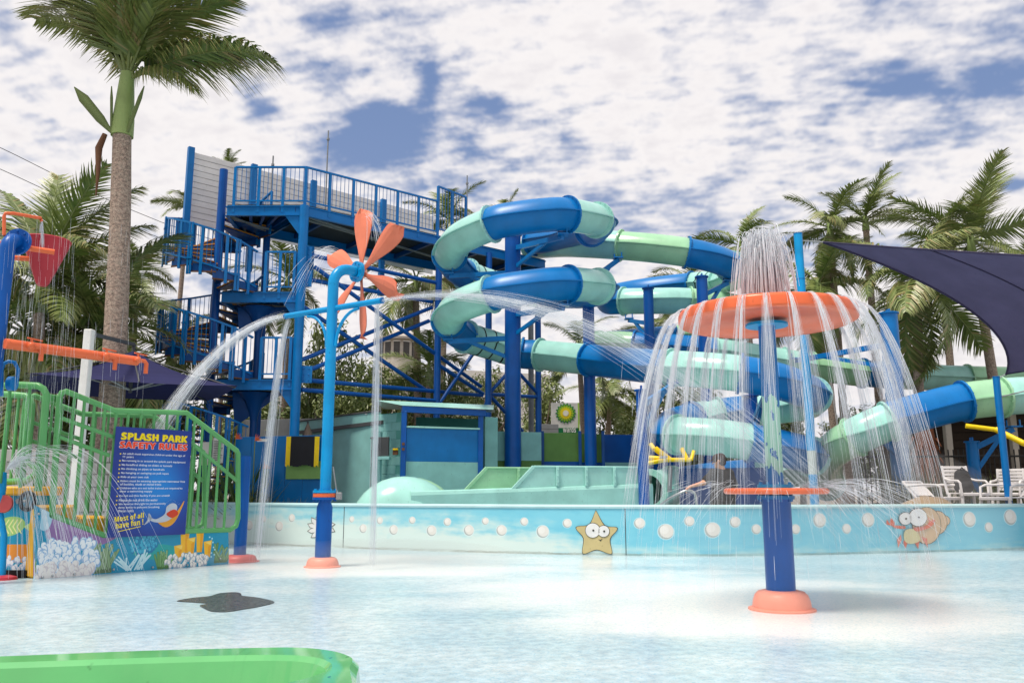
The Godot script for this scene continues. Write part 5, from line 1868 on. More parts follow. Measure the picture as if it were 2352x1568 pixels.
func hang_frond(parent: Node3D, at: Vector3, az: float, el: float, ln: float, kind: int, roll := 0.0) -> void:
	var o := MeshInstance3D.new()
	o.name = "frond"
	o.mesh = frond_meshes[kind]
	o.material_override = M.frond
	parent.add_child(o, true)
	o.transform = Transform3D(Basis(Vector3.UP, az) * Basis(Vector3(0, 0, 1), el) * Basis(Vector3.RIGHT, roll) * Basis.from_scale(Vector3.ONE * ln), at)

# crown: where the fronds spring from; the trunk comes straight down to the ground
func palm(label: String, crown: Vector3, ln: float, count: int, tr: float, sd: int, opts := {}) -> Node3D:
	var rng := RandomNumberGenerator.new()
	rng.seed = sd
	var lean: Vector3 = opts.get("lean", Vector3(rng.randf_range(-0.3, 0.3), 0, rng.randf_range(-0.3, 0.3)))
	var foot := Vector3(crown.x, -0.1, crown.z) + lean
	var o := thing("palm_tree", label, "palm tree", foot, opts.get("group", ""))
	var top := crown - foot
	var shaft: float = opts.get("shaft", ln * 0.22)
	var tm := MB.new()
	var tp := []
	var rr := []
	for k in 15:
		var f := k / 14.0
		var q := Vector3(top.x * f * f, (top.y - shaft) * f, top.z * f * f)
		tp.append(q)
		rr.append(tr * (1.0 - 0.32 * f + 0.35 * exp(-f * 14.0)) * (1.0 + 0.015 * sin(f * 60.0)))
	tm.tube(tp, rr, 14)
	put(tm, "trunk", M.bark, o)
	var cs := MB.new()
	cs.tube([tp[-1], tp[-1].lerp(top, 0.25), tp[-1].lerp(top, 0.7), top + Vector3.UP * 0.1], [tr * 0.82, tr * 0.80, tr * 0.64, tr * 0.5], 14)
	put(cs, "crownshaft", M.crownshaft, o)
	for q in opts.get("fronds", []):
		hang_frond(o, top + Vector3.DOWN * 0.05, deg_to_rad(q[0]), deg_to_rad(q[1]), q[2], q[3], rng.randf_range(-0.3, 0.3))
	var lo: float = opts.get("low", -25.0)
	for k in count:
		var f := (k + 0.5) / count
		var el := lerpf(78.0, lo, pow(f, 0.8)) + rng.randf_range(-8, 8)
		var az := k * 137.5 + rng.randf_range(-18, 18)
		var kinds: Array = opts.get("kinds", [0, 1, 1, 2, 2, 3])
		hang_frond(o, top + Vector3(0, -0.12 * f, 0), deg_to_rad(az), deg_to_rad(el), ln * rng.randf_range(0.8, 1.08), kinds[rng.randi() % kinds.size()], rng.randf_range(-0.5, 0.5))
	return o

func bushy_tree(label: String, at: Vector3, height: float, width: float, sd: int, group: String, thing_name := "tree") -> void:
	var rng := RandomNumberGenerator.new()
	rng.seed = sd
	var o := thing(thing_name, label, "tree" if thing_name == "tree" else "shrub", Vector3(at.x, 0, at.z), group)
	var tm := MB.new()
	tm.tube([Vector3(0, -0.1, 0), Vector3(0.05, height * 0.3, 0.02), Vector3(-0.05, height * 0.6, 0)], [0.13, 0.1, 0.05], 9)
	for k in 6:
		var a := rng.randf() * TAU
		var st := Vector3(0, height * rng.randf_range(0.25, 0.5), 0)
		tm.tube([st, st + Vector3(cos(a) * width * 0.22, height * 0.12, sin(a) * width * 0.22), st + Vector3(cos(a) * width * 0.36, height * 0.3, sin(a) * width * 0.36)], [0.06, 0.04, 0.015], 7)
	put(tm, "trunk", M.bark, o)
	for k in 3:
		var c := MeshInstance3D.new()
		c.name = "crown"
		c.mesh = crown_meshes[(sd + k) % 3]
		c.material_override = M.leaf
		o.add_child(c, true)
		var s := rng.randf_range(0.75, 1.0)
		c.transform = Transform3D(Basis(Vector3.UP, rng.randf() * TAU).scaled(Vector3(width * 0.42 * s, height * 0.36 * s, width * 0.42 * s)), Vector3(rng.randf_range(-0.22, 0.22) * width, height * (0.42 + 0.17 * k), rng.randf_range(-0.15, 0.15) * width))

func make_plants() -> void:
	make_plant_meshes()
	# the tall royal palm on the stair side
	var kc := px(291, 178, 16.0)
	var kp := palm("tall royal palm with grey ringed trunk and green crownshaft beside the spiral stair", kc, 3.0, 0, 0.265, 3, {"lean": Vector3(0.28, 0, 0), "shaft": 1.28, "fronds": [[-4, 25, 3.5, 5], [5, 36, 2.5, 5], [-22, 8, 2.0, 5], [168, 60, 3.5, 5], [150, 70, 3.3, 5], [188, 66, 3.3, 4], [120, 78, 3.0, 4], [60, 82, 3.0, 0], [18, 66, 3.0, 5], [-32, 62, 2.9, 4], [240, 72, 3.0, 4], [300, 70, 2.8, 5], [38, 50, 2.6, 5]]})
	for q in [[-1, 150, 130, 1.2, 0.17], [-1, 98, 92, 0.95, 0.05], [1, 40, 72, 1.0, 0.07]]:
		var sp := MB.new()
		var base := Vector3(kc.x - 0.16 if q[0] < 0 else kc.x + 0.16, kc.y - 1.25, kc.z + 0.12)
		var d := Vector3(cos(deg_to_rad(q[2])), sin(deg_to_rad(q[2])), 0.1)
		sp.tube([base, base + d * q[3] * 0.3, base + d * q[3] * 0.75, base + d * q[3]], [0.03, q[4] * 0.55, q[4] * 0.6, 0.01], 8)
		part(sp, "flower_spathe", paint("6f7d4c", 0.6), kp)
	var dry := MB.new()
	var db := Vector3(kc.x - 0.27, kc.y - 1.3, kc.z + 0.15)
	dry.tube([db, db + Vector3(-0.1, -0.3, 0), db + Vector3(-0.06, -0.9, 0.02), db + Vector3(-0.07, -1.3, 0)], [0.05, 0.07, 0.035, 0.012], 7)
	part(dry, "dry_spathe", M.rust, kp)
	# stair side thicket
	var gl := "palms behind the navy umbrella"
	palm("palm with stiff upright fronds behind the red cone bucket", px(95, 640, 17.5), 2.9, 6, 0.16, 21, {"group": gl, "fronds": [[150, 66, 3.1, 4], [25, 68, 3.1, 4], [95, 82, 2.8, 0], [170, 55, 3.0, 4], [10, 48, 2.6, 4], [-30, 30, 2.6, 5], [200, 25, 2.5, 5]]})
	palm("leaning bushy palm between royal palm trunk and spiral stair", px(312, 620, 22.5), 1.5, 13, 0.14, 22, {"group": gl, "low": -40.0, "kinds": [1, 2, 4, 5]})
	palm("low spreading palm crowded behind the royal palm trunk", px(215, 760, 18.5), 3.0, 18, 0.14, 23, {"group": gl, "low": -45.0, "kinds": [1, 2, 5, 5]})
	palm("drooping palm behind the umbrella mast", px(60, 760, 18.8), 3.0, 18, 0.14, 24, {"group": gl, "low": -50.0, "kinds": [2, 5, 5]})
	palm("dark palm hugging the foot of the spiral stair", px(390, 810, 22.5), 1.9, 14, 0.14, 25, {"group": gl, "low": -45.0, "kinds": [1, 2, 5]})
	palm("small palm peeping over the white boarded screen", px(525, 380, 25.5), 0.75, 7, 0.08, 26, {"low": 20.0, "kinds": [0, 0, 1], "group": "palms beyond the slide tower"})
	palm("wispy palm at the outer side of the spiral stair", px(432, 470, 27.0), 1.4, 9, 0.1, 27, {"group": "palms beyond the slide tower", "low": -30.0})
	var gm := "palms beyond the slide tower"
	palm("feathery palm rising past the far end of the tower railing", px(1030, 500, 30.0), 2.0, 13, 0.13, 31, {"group": gm})
	palm("slender palm with ragged grey fronds behind the pinwheel", px(955, 640, 27.0), 2.3, 10, 0.15, 32, {"group": gm, "low": -60.0, "kinds": [2, 3, 5]})
	palm("thin palm behind the tower corner post", px(660, 640, 26.0), 2.2, 12, 0.13, 33, {"group": gm, "low": -50.0})
	palm("small palm tip showing above the coiled slide", px(1165, 480, 32.0), 1.1, 8, 0.1, 34, {"group": gm})
	palm("young palm behind the tower legs", px(985, 840, 26.0), 1.9, 12, 0.1, 35, {"group": gm, "low": -20.0})
	var gr := "palms behind the tube slides"
	palm("palm between two slide columns above the hedge", px(1330, 790, 30.0), 2.2, 9, 0.13, 41, {"group": gr, "low": -40.0})
	palm("dark palm behind the service sign", px(1400, 905, 36.0), 2.6, 11, 0.14, 42, {"group": gr, "low": -40.0, "kinds": [1, 2, 3]})
	palm("palm crown over the aqua bend of tube", px(1700, 560, 31.0), 2.4, 10, 0.14, 43, {"group": gr, "low": -35.0})
	palm("palm showing under the mint tube", px(1580, 640, 32.0), 2.2, 9, 0.14, 44, {"group": gr})
	palm("dense palm behind the blue bend of tube", px(1500, 775, 31.0), 2.3, 11, 0.14, 45, {"group": gr, "low": -45.0})
	var gs := "palms beside the shade sail"
	palm("tall palm with brown seed strands behind the sail post", px(1906, 520, 28.0), 2.6, 14, 0.15, 51, {"group": gs, "low": -55.0, "kinds": [1, 2, 4, 5]})
	palm("tallest fan-shaped palm with bare pale trunk above the sail corner", px(1988, 500, 29.0), 2.2, 11, 0.16, 52, {"group": gs, "low": 5.0, "kinds": [0, 1, 2]})
	palm("broad palm with long glossy fronds above the sail edge", px(2230, 545, 24.0), 3.0, 12, 0.17, 53, {"group": gs, "low": -25.0, "kinds": [0, 1, 2], "lean": Vector3(0.35, 0, 0), "fronds": [[18, 62, 2.9, 0], [150, 40, 3.0, 1], [165, 10, 3.0, 2]]})
	palm("heavy drooping palm under the sail edge", px(2105, 640, 23.0), 3.1, 14, 0.17, 54, {"group": gs, "low": -70.0, "kinds": [2, 3, 5, 5]})
	palm("shaggy palm behind the fountain plume", px(1880, 650, 27.0), 2.7, 13, 0.15, 55, {"group": gs, "low": -60.0, "kinds": [1, 2, 5]})
	palm("palm with fronds folded behind the broad palm", px(2160, 560, 27.5), 2.4, 11, 0.15, 56, {"group": gs, "low": -40.0})
	palm("palm leaning out past the sail toward the street", px(2345, 600, 26.0), 2.4, 10, 0.15, 57, {"group": gs, "low": -30.0})
	# leafy trees and hedge behind the tower
	var gt := "leafy trees behind the slide tower"
	var labels := ["round green tree behind the pinwheel pole", "olive tinted tree in the hedge behind the tower braces", "bushy tree below the round house", "dense hedge tree beside the aqua pump house", "tall dark tree behind the tower post", "hedge tree between the tower legs", "leafy tree behind the service sign", "dark hedge tree behind the green fence panel", "low tree filling the gap behind the coiled slide", "hedge tree under the long tube run", "tree behind the lower tube coils", "tree at the far side of the lower coils", "hedge tree next to the dark fence", "tree filling the corner behind the umbrella", "shrubby tree behind the blue enclosure wall", "low tree close behind the umbrella canopy", "hedge tree behind the white balustrade"]
	var spots := [[860, 850, 29, 3.2], [790, 850, 27, 3.0], [935, 860, 29, 3.0], [820, 900, 25, 2.6], [725, 770, 28, 2.8], [1020, 860, 28, 3.2], [1240, 885, 38, 3.6], [1430, 895, 38, 4.4], [1130, 860, 33, 3.4], [1530, 900, 30, 3.6], [1620, 905, 31, 3.6], [1830, 940, 30, 3.8], [1960, 960, 30, 3.4], [150, 900, 19.5, 3.2], [620, 930, 25, 3.0], [330, 900, 20.5, 3.4], [560, 930, 30, 3.0]]
	for k in spots.size():
		var s = spots[k]
		var top := px(s[0], s[1] - 25, s[2])
		bushy_tree(labels[k], top, maxf(top.y, 1.5), s[3], 60 + k, gt)
	# planting on the pool side of the fence
	for k in 9:
		var s = [[500, 1120, 18.5], [530, 1135, 18.3], [570, 1125, 18.1], [600, 1130, 17.9], [640, 1132, 17.6], [670, 1138, 17.4], [470, 1115, 18.7], [420, 1100, 19.2], [545, 1105, 18.5]][k]
		var q := px(s[0], s[1], s[2])
		var big := k in [1, 2, 6, 7, 8]
		var o := thing("bird_of_paradise" if big else "strap_leaf_plant", ["", "paddle leaved plant with orange beak flowers by the blue wall", "leafy plant with orange flower against the blue enclosure wall", "", "", "", "tall paddle leaved plant behind the green railing", "broad leaved clump behind the rules sign", "flowering clump between railing and blue wall"][k] if big else "low strap leaved tuft along the painted wall top", "plant", Vector3(q.x, 0, q.z), "" if big else "strap leaved tufts along the wall")
		for j in 3:
			var m := MeshInstance3D.new()
			m.name = "blades"
			m.mesh = blade_meshes[(k + j) % 2]
			m.material_override = M.leaf
			o.add_child(m, true)
			m.transform = Transform3D(Basis(Vector3.UP, j * 2.1 + k).scaled(Vector3.ONE * (1.5 if big else 1.05)), Vector3(0.25 * (j - 1), 0, 0.1 * j))
		if big:
			for j in 9:
				var a := j * 2.4 + k
				var lf := MB.new()
				var d := Vector3(cos(a) * 0.35, 1, sin(a) * 0.35).normalized()
				var hh := 0.95 + 0.3 * sin(j * 3.3 + k)
				lf.tube([Vector3.ZERO, d * hh], [0.012, 0.008], 5)
				var sd := d.cross(Vector3(sin(a), 0, -cos(a))).normalized()
				var wv := Vector3(-sin(a), 0, cos(a))
				var p0 := d * hh
				lf.quad(p0, p0 + d * 0.18 + wv * 0.07, p0 + d * 0.5, p0 + d * 0.18 - wv * 0.07)
				put(lf, "leaf", paint(["4d6b3a", "5d7a42", "3f5c33"][j % 3], 0.5), o)
	for q in [[540, 1008, 18.4], [605, 1076, 18.0], [585, 1012, 18.3]]:
		var fl := thing("orange_flower", "orange beak shaped flower above the paddle leaves", "flower", px(q[0], q[1], q[2]), "orange beak flowers by the blue wall")
		var st := MB.new()
		st.tube([Vector3(0.02, -px(q[0], q[1], q[2]).y, 0), Vector3(0, -0.3, 0), Vector3.ZERO], 0.01, 6)
		put(st, "stalk", M.stem, fl)
		var pm := MB.new()
		for k in 6:
			var a := 0.1 + k * 0.26
			pm.tube([Vector3.ZERO, Vector3(cos(a), sin(a) * 0.9, 0.15 * (k % 3 - 1)) * 0.09, Vector3(cos(a), sin(a), 0.2 * (k % 3 - 1)) * 0.15], [0.006, 0.012, 0.002], 5)
		put(pm, "petal", M.orange, fl)

# ---------------------------------------------------------------- background: sheds, fences, shade, chairs
func slab(o: Node3D, called: String, mat: Material, p0: Vector3, p1: Vector3, y0: float, y1: float, th := 0.08) -> void:
	var m := MB.new()
	m.beam(Vector3(p0.x, (y0 + y1) / 2, p0.z), Vector3(p1.x, (y0 + y1) / 2, p1.z), th, y1 - y0, 0.006)
	part(m, called, mat, o)

func make_back() -> void:
	# blue enclosure wall with green field, gate and small sign
	var e := thing("enclosure_wall", "blue panelled pool enclosure wall with a green field beside the tower post", "wall")
	var w0 := px(540, 1040, 19.0)
	var w1 := px(740, 1040, 18.3)
	var top := 2.22
	for k in 5:
		var a := w0.lerp(w1, k / 5.0)
		var b := w0.lerp(w1, (k + 0.985) / 5.0)
		slab(e, "panel", M.blue, a, b, 0.0, top)
	var f0 := px(657, 1060, 18.5)
	var f1 := px(737, 1060, 18.2)
	slab(e, "green_field", paint("86b066", 0.6), f0, f1, 1.28, 1.66, 0.02)
	var sgn := MB.new()
	sgn.box(px(602, 1011, 18.6), Vector3(0.22, 0.06, 0.02))
	part(sgn, "small_sign", M.panel_white, e)
	var nb := thing("notice_board", "pair of white notice boards behind the green railing", "notice board")
	slab(nb, "board", M.panel_white, px(462, 1040, 18.9), px(480, 1040, 18.8), px(470, 1068, 18.8).y, px(470, 1015, 18.8).y, 0.03)
	slab(nb, "board", M.white, px(488, 1040, 18.8), px(512, 1040, 18.7), px(500, 1064, 18.8).y, px(500, 1006, 18.8).y, 0.03)
	for k in 9: slab(nb, "printed_line", M.grey, px(490, 1040, 18.76), px(510 - (k % 3) * 4, 1040, 18.66), px(500, 1014 + k * 5.4, 18.7).y, px(500, 1012.5 + k * 5.4, 18.7).y, 0.03)
	slab(nb, "post", M.grey, px(484, 1040, 18.95), px(487, 1040, 18.95), 0, px(485, 1010, 18.9).y, 0.04)
	var bw := thing("block_wall", "pale concrete block wall behind the platform gate", "wall")
	for r in 8:
		for k in 6:
			var w_a := px(-70, 1000, 15.0) + Vector3(0.42 * k + (0.2 if r % 2 else 0.0), 0, -0.1 * k)
			slab(bw, "block", paint("b9b4ae", 0.85), w_a, w_a + Vector3(0.41, 0, -0.1), 0.22 * r, 0.22 * r + 0.21, 0.16)
	var tw := thing("beach_towel", "black towel with yellow ends hung over the blue wall", "towel")
	var ta := px(659, 1006, 18.40)
	var tb := px(735, 1006, 18.12)
	for q in [[0.0, 0.14, M.pipe_yellow], [0.14, 0.86, M.soft_black], [0.86, 1.0, M.pipe_yellow]]:
		var m := MB.new()
		var a := ta.lerp(tb, q[0])
		var b := ta.lerp(tb, q[1])
		var n := 8
		for k in n:
			var c0 := a.lerp(b, float(k) / n)
			var c1 := a.lerp(b, float(k + 1) / n)
			var z0 := 0.012 * sin(k * 1.9)
			var z1 := 0.012 * sin((k + 1) * 1.9)
			var dn := Vector3.DOWN * (0.60 + 0.02 * sin(k))
			m.quad(c0 + Vector3(0, 0.02, -0.05), c1 + Vector3(0, 0.02, -0.05), c1 + Vector3(0, 0.03, 0.06), c0 + Vector3(0, 0.03, 0.06), Vector3.UP)
			m.quad(c0 + Vector3(0, 0.03, 0.06), c1 + Vector3(0, 0.03, 0.06), c1 + dn + Vector3(0, 0, 0.07 + z1), c0 + dn + Vector3(0, 0, 0.07 + z0), Vector3(0, 0.1, 1).normalized())
		part(m, "towel_end" if q[2] == M.pipe_yellow else "towel_body", q[2], tw)
	# folded market umbrella
	var fu := thing("folded_umbrella", "closed grey brown patio umbrella standing behind the blue wall", "umbrella", Vector3(px(706, 990, 20.5).x, 0, -20.5))
	var fm := MB.new()
	var ty := px(706, 973, 20.5).y
	for k in 10:
		var a := TAU * k / 10
		fm.tube([Vector3(0, ty, 0), Vector3(cos(a) * 0.07, ty - 0.25, sin(a) * 0.07), Vector3(cos(a) * 0.15, ty - 0.9, sin(a) * 0.15), Vector3(cos(a) * 0.13, ty - 1.5, sin(a) * 0.13)], [0.02, 0.05, 0.07, 0.05], 7)
	put(fm, "canopy", paint("6f6258", 0.9), fu)
	var fp := MB.new()
	fp.cyl(Vector3(0, 0, 0), Vector3(0, ty + 0.05, 0), 0.025, 8)
	put(fp, "pole", M.dark_grey, fu)
	# aqua pump house of painted block
	var h := thing("pump_house", "aqua painted block pump house with a lean-to roof behind the slide run-out", "building")
	var a0 := px(686, 1050, 23.6)
	var a1 := px(866, 1050, 20.5)
	var a2 := px(925, 1050, 19.9)
	slab(h, "side_wall", M.aqua_wall, a0, a1, 0, 2.93, 0.15)
	slab(h, "mossy_edge", M.dark_grey, a0, a1, 2.93, 2.97, 0.2)
	# front block wall laid in courses
	for r in 14:
		for k in 3:
			var p := a1.lerp(a2, (k + 0.0) / 3.0)
			var q := a1.lerp(a2, (k + 0.985) / 3.0)
			if r % 2: 
				p = a1.lerp(a2, clampf((k - 0.5) / 3.0, 0, 1)); q = a1.lerp(a2, clampf((k + 0.485) / 3.0, 0, 1))
			slab(h, "block", M.aqua_wall, p, q, r * 0.203, r * 0.203 + 0.198, 0.19)
	slab(h, "block_backing", paint("6db5ad", 0.7), a1, a2, 0, 2.86, 0.16)
	var gut := MB.new()
	gut.beam(Vector3(a0.x + 0.1, 2.62, a0.z + 0.35), Vector3(a1.x + 0.2, 2.66, a1.z + 0.25), 0.14, 0.09)
	part(gut, "gutter", M.dark_grey, h)
	slab(h, "door", paint("8ed2c8", 0.5), a0.lerp(a1, 0.35) + Vector3(0.06, 0, 0.1), a0.lerp(a1, 0.93) + Vector3(0.06, 0, 0.1), 0.05, 2.35, 0.05)
	var dh := MB.new()
	var dq := a0.lerp(a1, 0.86) + Vector3(0.1, 1.05, 0.16)
	dh.box(dq, Vector3(0.03, 0.16, 0.03), Basis.IDENTITY, 0.006)
	dh.beam(dq, dq + Vector3(-0.1, 0, 0.03), 0.02, 0.02)
	part(dh, "door_handle", M.steel, h)
	for k in 5: slab(h, "vent_slat", M.grey, a0.lerp(a1, 0.52) + Vector3(0.08, 0, 0.14), a0.lerp(a1, 0.62) + Vector3(0.08, 0, 0.14), 1.9 + k * 0.05, 1.93 + k * 0.05, 0.03)
	var pp := MB.new()
	var pq := px(868, 1050, 19.95)
	pp.cyl(Vector3(pq.x, 0, pq.z), Vector3(pq.x, 2.4, pq.z), 0.09, 14)
	part(pp, "downpipe", M.aqua_wall, h)
	slab(h, "window", M.dark_grey, px(868, 1030, 19.8), px(893, 1030, 19.7), px(868, 1048, 19.8).y, px(868, 1004, 19.8).y, 0.05)
	slab(h, "window_sill", M.aqua_wall, px(866, 1055, 19.75), px(896, 1055, 19.65), px(868, 1056, 19.8).y, px(868, 1049, 19.8).y, 0.12)
	slab(h, "notice", M.rust, px(902, 1038, 19.72), px(914, 1038, 19.68), px(902, 1045, 19.7).y, px(902, 1029, 19.7).y, 0.03)
	slab(h, "notice_band", M.pipe_yellow, px(902, 1033, 19.70), px(914, 1033, 19.66), px(902, 1034, 19.7).y, px(902, 1030, 19.7).y, 0.03)
	var sp := MB.new()
	var sq := px(853, 1050, 19.8)
	sp.cyl(Vector3(sq.x, 0.6, sq.z), Vector3(sq.x, px(853, 1008, 19.8).y, sq.z), 0.012, 6)
	sp.ball(Vector3(sq.x, px(853, 1006, 19.8).y, sq.z), Vector3(0.05, 0.03, 0.05), 5, 8)
	part(sp, "shower_pipe", M.dark_grey, h)
	# blue shed with an open band below its roof
	var s := thing("blue_shed", "blue panelled shed with an open band under its aqua roof", "shed")
	var b0 := px(927, 1040, 19.3)
	var b1 := px(1104, 1040, 20.0)
	var yt := px(930, 945, 19.3).y
	slab(s, "panel", M.blue, b0, b1, px(950, 1060, 19.4).y, px(950, 983, 19.4).y, 0.06)
	slab(s, "lower_panel", M.aqua_wall, b0, b1, 0.0, px(950, 1060, 19.4).y, 0.06)
	slab(s, "ledge", M.aqua, b0 + Vector3(0, 0, 0.03), b1 + Vector3(0, 0, 0.03), px(950, 983, 19.4).y, px(950, 981, 19.4).y + 0.02, 0.1)
	for k in [0.0, 1.0]:
		var q := b0.lerp(b1, k)
		slab(s, "frame_post", M.deep, q + Vector3(-0.06, 0, 0.04), q + Vector3(0.06, 0, 0.04), 0, yt, 0.1)
	var fb := MB.new()
	fb.beam(Vector3(b0.x - 0.06, yt + 0.05, b0.z + 0.05), Vector3(b1.x + 0.1, yt + 0.02, b1.z + 0.05), 0.12, 0.14)
	part(fb, "fascia", M.deep, s)
	var ro := MB.new()
	ro.quad(Vector3(b0.x - 0.75, yt + 0.30, b0.z - 0.35), Vector3(b0.x - 0.06, yt + 0.13, b0.z + 0.12), Vector3(b1.x + 0.3, yt + 0.10, b1.z + 0.12), Vector3(b1.x + 0.3, yt + 0.26, b1.z - 0.4))
	ro.quad(Vector3(b0.x - 0.75, yt + 0.30, b0.z - 0.35), Vector3(b1.x + 0.3, yt + 0.26, b1.z - 0.4), Vector3(b1.x + 0.3, yt + 0.20, b1.z - 1.7), Vector3(b0.x - 0.75, yt + 0.22, b0.z - 1.7))
	part(ro, "roof", M.aqua, s)
	slab(s, "rear_wall", paint("4f9a94", 0.7), b0 + Vector3(0.1, 0, -1.5), b1 + Vector3(0.2, 0, -1.5), 0, yt, 0.1)
	slab(s, "side_wall", M.aqua_wall, b0 + Vector3(0, 0, -0.05), b0 + Vector3(-0.2, 0, -1.4), 0, yt + 0.05, 0.1)
	slab(s, "parapet", M.aqua_wall, px(1107, 960, 20.5), px(1136, 960, 20.7), 0, px(1107, 958, 20.5).y, 0.3)
	for k in 2:
		var q := b0 + Vector3(0.0, px(930, 1020 + k * 12, 19.3).y - b0.y, 0.1)
		var hm := MB.new()
		hm.box(q, Vector3(0.06, 0.06, 0.02))
		part(hm, "hinge", M.rust, s)
	# colour blocked fence behind the run-out
	var cf := thing("panel_fence", "fence of aqua, green and blue panels behind the slide run-out", "fence")
	for q in [[1107, 1160, 990, 1058, "aqua_wall", 21.0], [1107, 1160, 1058, 1200, "olive", 21.0], [1197, 1243, 992, 1058, "aqua_wall", 21.6], [1197, 1243, 1058, 1200, "olive", 21.6], [1249, 1330, 994, 1060, "olive", 22.0], [1249, 1330, 1060, 1200, "deep", 22.0], [1334, 1384, 996, 1062, "olive", 22.2], [1334, 1384, 1062, 1200, "deep", 22.2], [1386, 1480, 998, 1062, "deep", 22.4], [1386, 1480, 1062, 1200, "aqua_wall", 22.4], [1484, 1560, 1000, 1200, "deep", 22.6]]:
		var y1 := px(q[0], q[2], q[5]).y
		var y0 := maxf(0.0, px(q[0], q[3], q[5]).y)
		slab(cf, "panel", M[q[4]], px(q[0], 1030, q[5]), px(q[1], 1030, q[5] + 0.15), y0, y1, 0.05)
	for u in [1165, 1246, 1332, 1385, 1482]:
		var q := px(u, 1030, 22.05 if u > 1200 else 21.2)
		slab(cf, "post", M.navy_paint, q + Vector3(-0.04, 0, 0.06), q + Vector3(0.04, 0, 0.06), 0, px(1300, 990, 22).y, 0.08)
	# roadside pylon sign: white board, rayed green and yellow emblem, green band
	var bp := thing("pylon_sign", "white roadside pylon sign with a green and yellow sunburst emblem", "sign", Vector3(px(1298, 960, 34).x, 0, -34))
	var cy := px(1298, 960, 34.0).y
	var hb := 66.0 * 34 / FOC
	var bm := MB.new()
	bm.box(Vector3(0, cy - 0.7, 0), Vector3(64.0 * 34 / FOC, 2.6, 0.3))
	put(bm, "board", M.white, bp)
	var bn := MB.new()
	bn.box(Vector3(0.0, px(1298, 989, 34).y - 0.2, 0.01), Vector3(64.0 * 34 / FOC - 0.06, 0.6, 0.32))
	put(bn, "band", paint("1c7a4a", 0.4), bp)
	var edge := MB.new()
	edge.box(Vector3(32.0 * 34 / FOC - 0.02, cy - 0.7, 0.0), Vector3(0.07, 2.6, 0.34))
	put(edge, "trim", paint("a8cf5a", 0.4), bp)
	var ec := Vector3(px(1299, 948, 34).x - px(1298, 948, 34).x, px(1299, 950, 34).y, 0.16)
	for ringn in 4:
		var rr: float = [0.43, 0.36, 0.26, 0.13][ringn]
		var cols := ["2f8f4e", "9cc63a", "f2dc2c", "f6f4e6"]
		var em := MB.new()
		var pl := PackedVector2Array()
		for k in 36: pl.append(Vector2(cos(TAU * k / 36), sin(TAU * k / 36)) * (rr if k % 2 == 0 else rr * 0.78))
		em.prism(pl, 0.01, Transform3D(Basis.IDENTITY, ec + Vector3(0, 0, 0.012 * ringn)))
		put(em, "emblem_ray", paint(cols[ringn], 0.5, false), bp)
	letters(bp, "lettering", "wards", paint("f2f2f2", 0.5, false), Transform3D(Basis.IDENTITY, Vector3(-0.1, px(1298, 994, 34).y, 0.18)), 0.52, 0.24)
	var gb := thing("grey_cladding_box", "grey clad box in front of the pylon sign", "cabinet")
	for k in 4: slab(gb, "board", M.grey, px(1240, 985, 30), px(1282, 985, 30), px(1260, 998, 30).y - 0.4 + k * 0.19, px(1260, 998, 30).y - 0.4 + k * 0.19 + 0.18, 0.5)
	# round cream house
	var hs := thing("round_house", "cream round fronted house with dark windows behind the tower braces", "house", Vector3(px(912, 800, 46).x, 0, -47))
	var hy := px(912, 792, 46).y
	var rm := MB.new()
	rm.lathe([Vector2(1.15, 0), Vector2(1.15, hy + 0.35)], 28)
	put(rm, "wall", paint("cfc6ba", 0.8), hs)
	var rfm := MB.new()
	rfm.lathe([Vector2(1.5, hy + 0.3), Vector2(1.52, hy + 0.42), Vector2(0.9, hy + 0.85), Vector2(0, hy + 1.05)], 28)
	rfm.lathe([Vector2(1.1, hy + 0.3), Vector2(1.5, hy + 0.3)], 28)
	put(rfm, "roof", paint("b9b2ab", 0.8), hs)
	for k in 5:
		var a := PI / 2 + (k - 2) * 0.46
		var d := Vector3(cos(a), 0, sin(a))
		var wm := MB.new()
		wm.box(d * 1.15 + Vector3.UP * (hy - 0.25), Vector3(0.34, 0.85, 0.08), Basis.looking_at(-d))
		var wn := put(wm, "window", paint("4a4744", 0.2), hs)
		var wf := MB.new()
		wf.box(d * 1.19 + Vector3.UP * (hy + 0.2), Vector3(0.4, 0.06, 0.06), Basis.looking_at(-d))
		put(wf, "frame", M.white, wn)
	# far white houses in gaps
	var wh := thing("white_house", "pale house with white balustrade seen below the stair landing", "house")
	slab(wh, "wall", paint("d8d2c8", 0.8), px(560, 940, 38), px(760, 940, 40), 0, px(600, 905, 38).y, 0.5)
	for k in 9:
		var q := px(575 + k * 5.0, 950, 36)
		slab(wh, "baluster", M.white, q, q + Vector3(0.05, 0, 0), px(600, 960, 36).y, px(600, 945, 36).y, 0.05)
	var wb := thing("white_apartment", "white rendered apartment block glimpsed between the tower legs", "building")
	slab(wb, "wall", paint("ddd8d2", 0.8), px(1040, 900, 45), px(1260, 900, 47), 0, px(1100, 850, 45).y, 0.5)
	slab(wb, "wall", paint("cfc9c2", 0.8), px(1000, 930, 40), px(1060, 930, 41), 0, px(1030, 885, 40).y, 0.5)
	var lp := thing("lamp_pole", "pale grey pole behind the slide columns", "pole", Vector3(px(1220, 900, 27).x, 0, -27))
	var lm := MB.new()
	lm.cyl(Vector3.ZERO, Vector3(0, px(1213, 740, 27).y, 0), 0.09, 12)
	put(lm, "shaft", M.grey, lp)
	var gw := thing("grey_wall", "low grey rendered wall beyond the blue enclosure", "wall")
	slab(gw, "wall", M.grey, px(560, 990, 24), px(720, 985, 23.5), 0, px(640, 965, 24).y, 0.15)
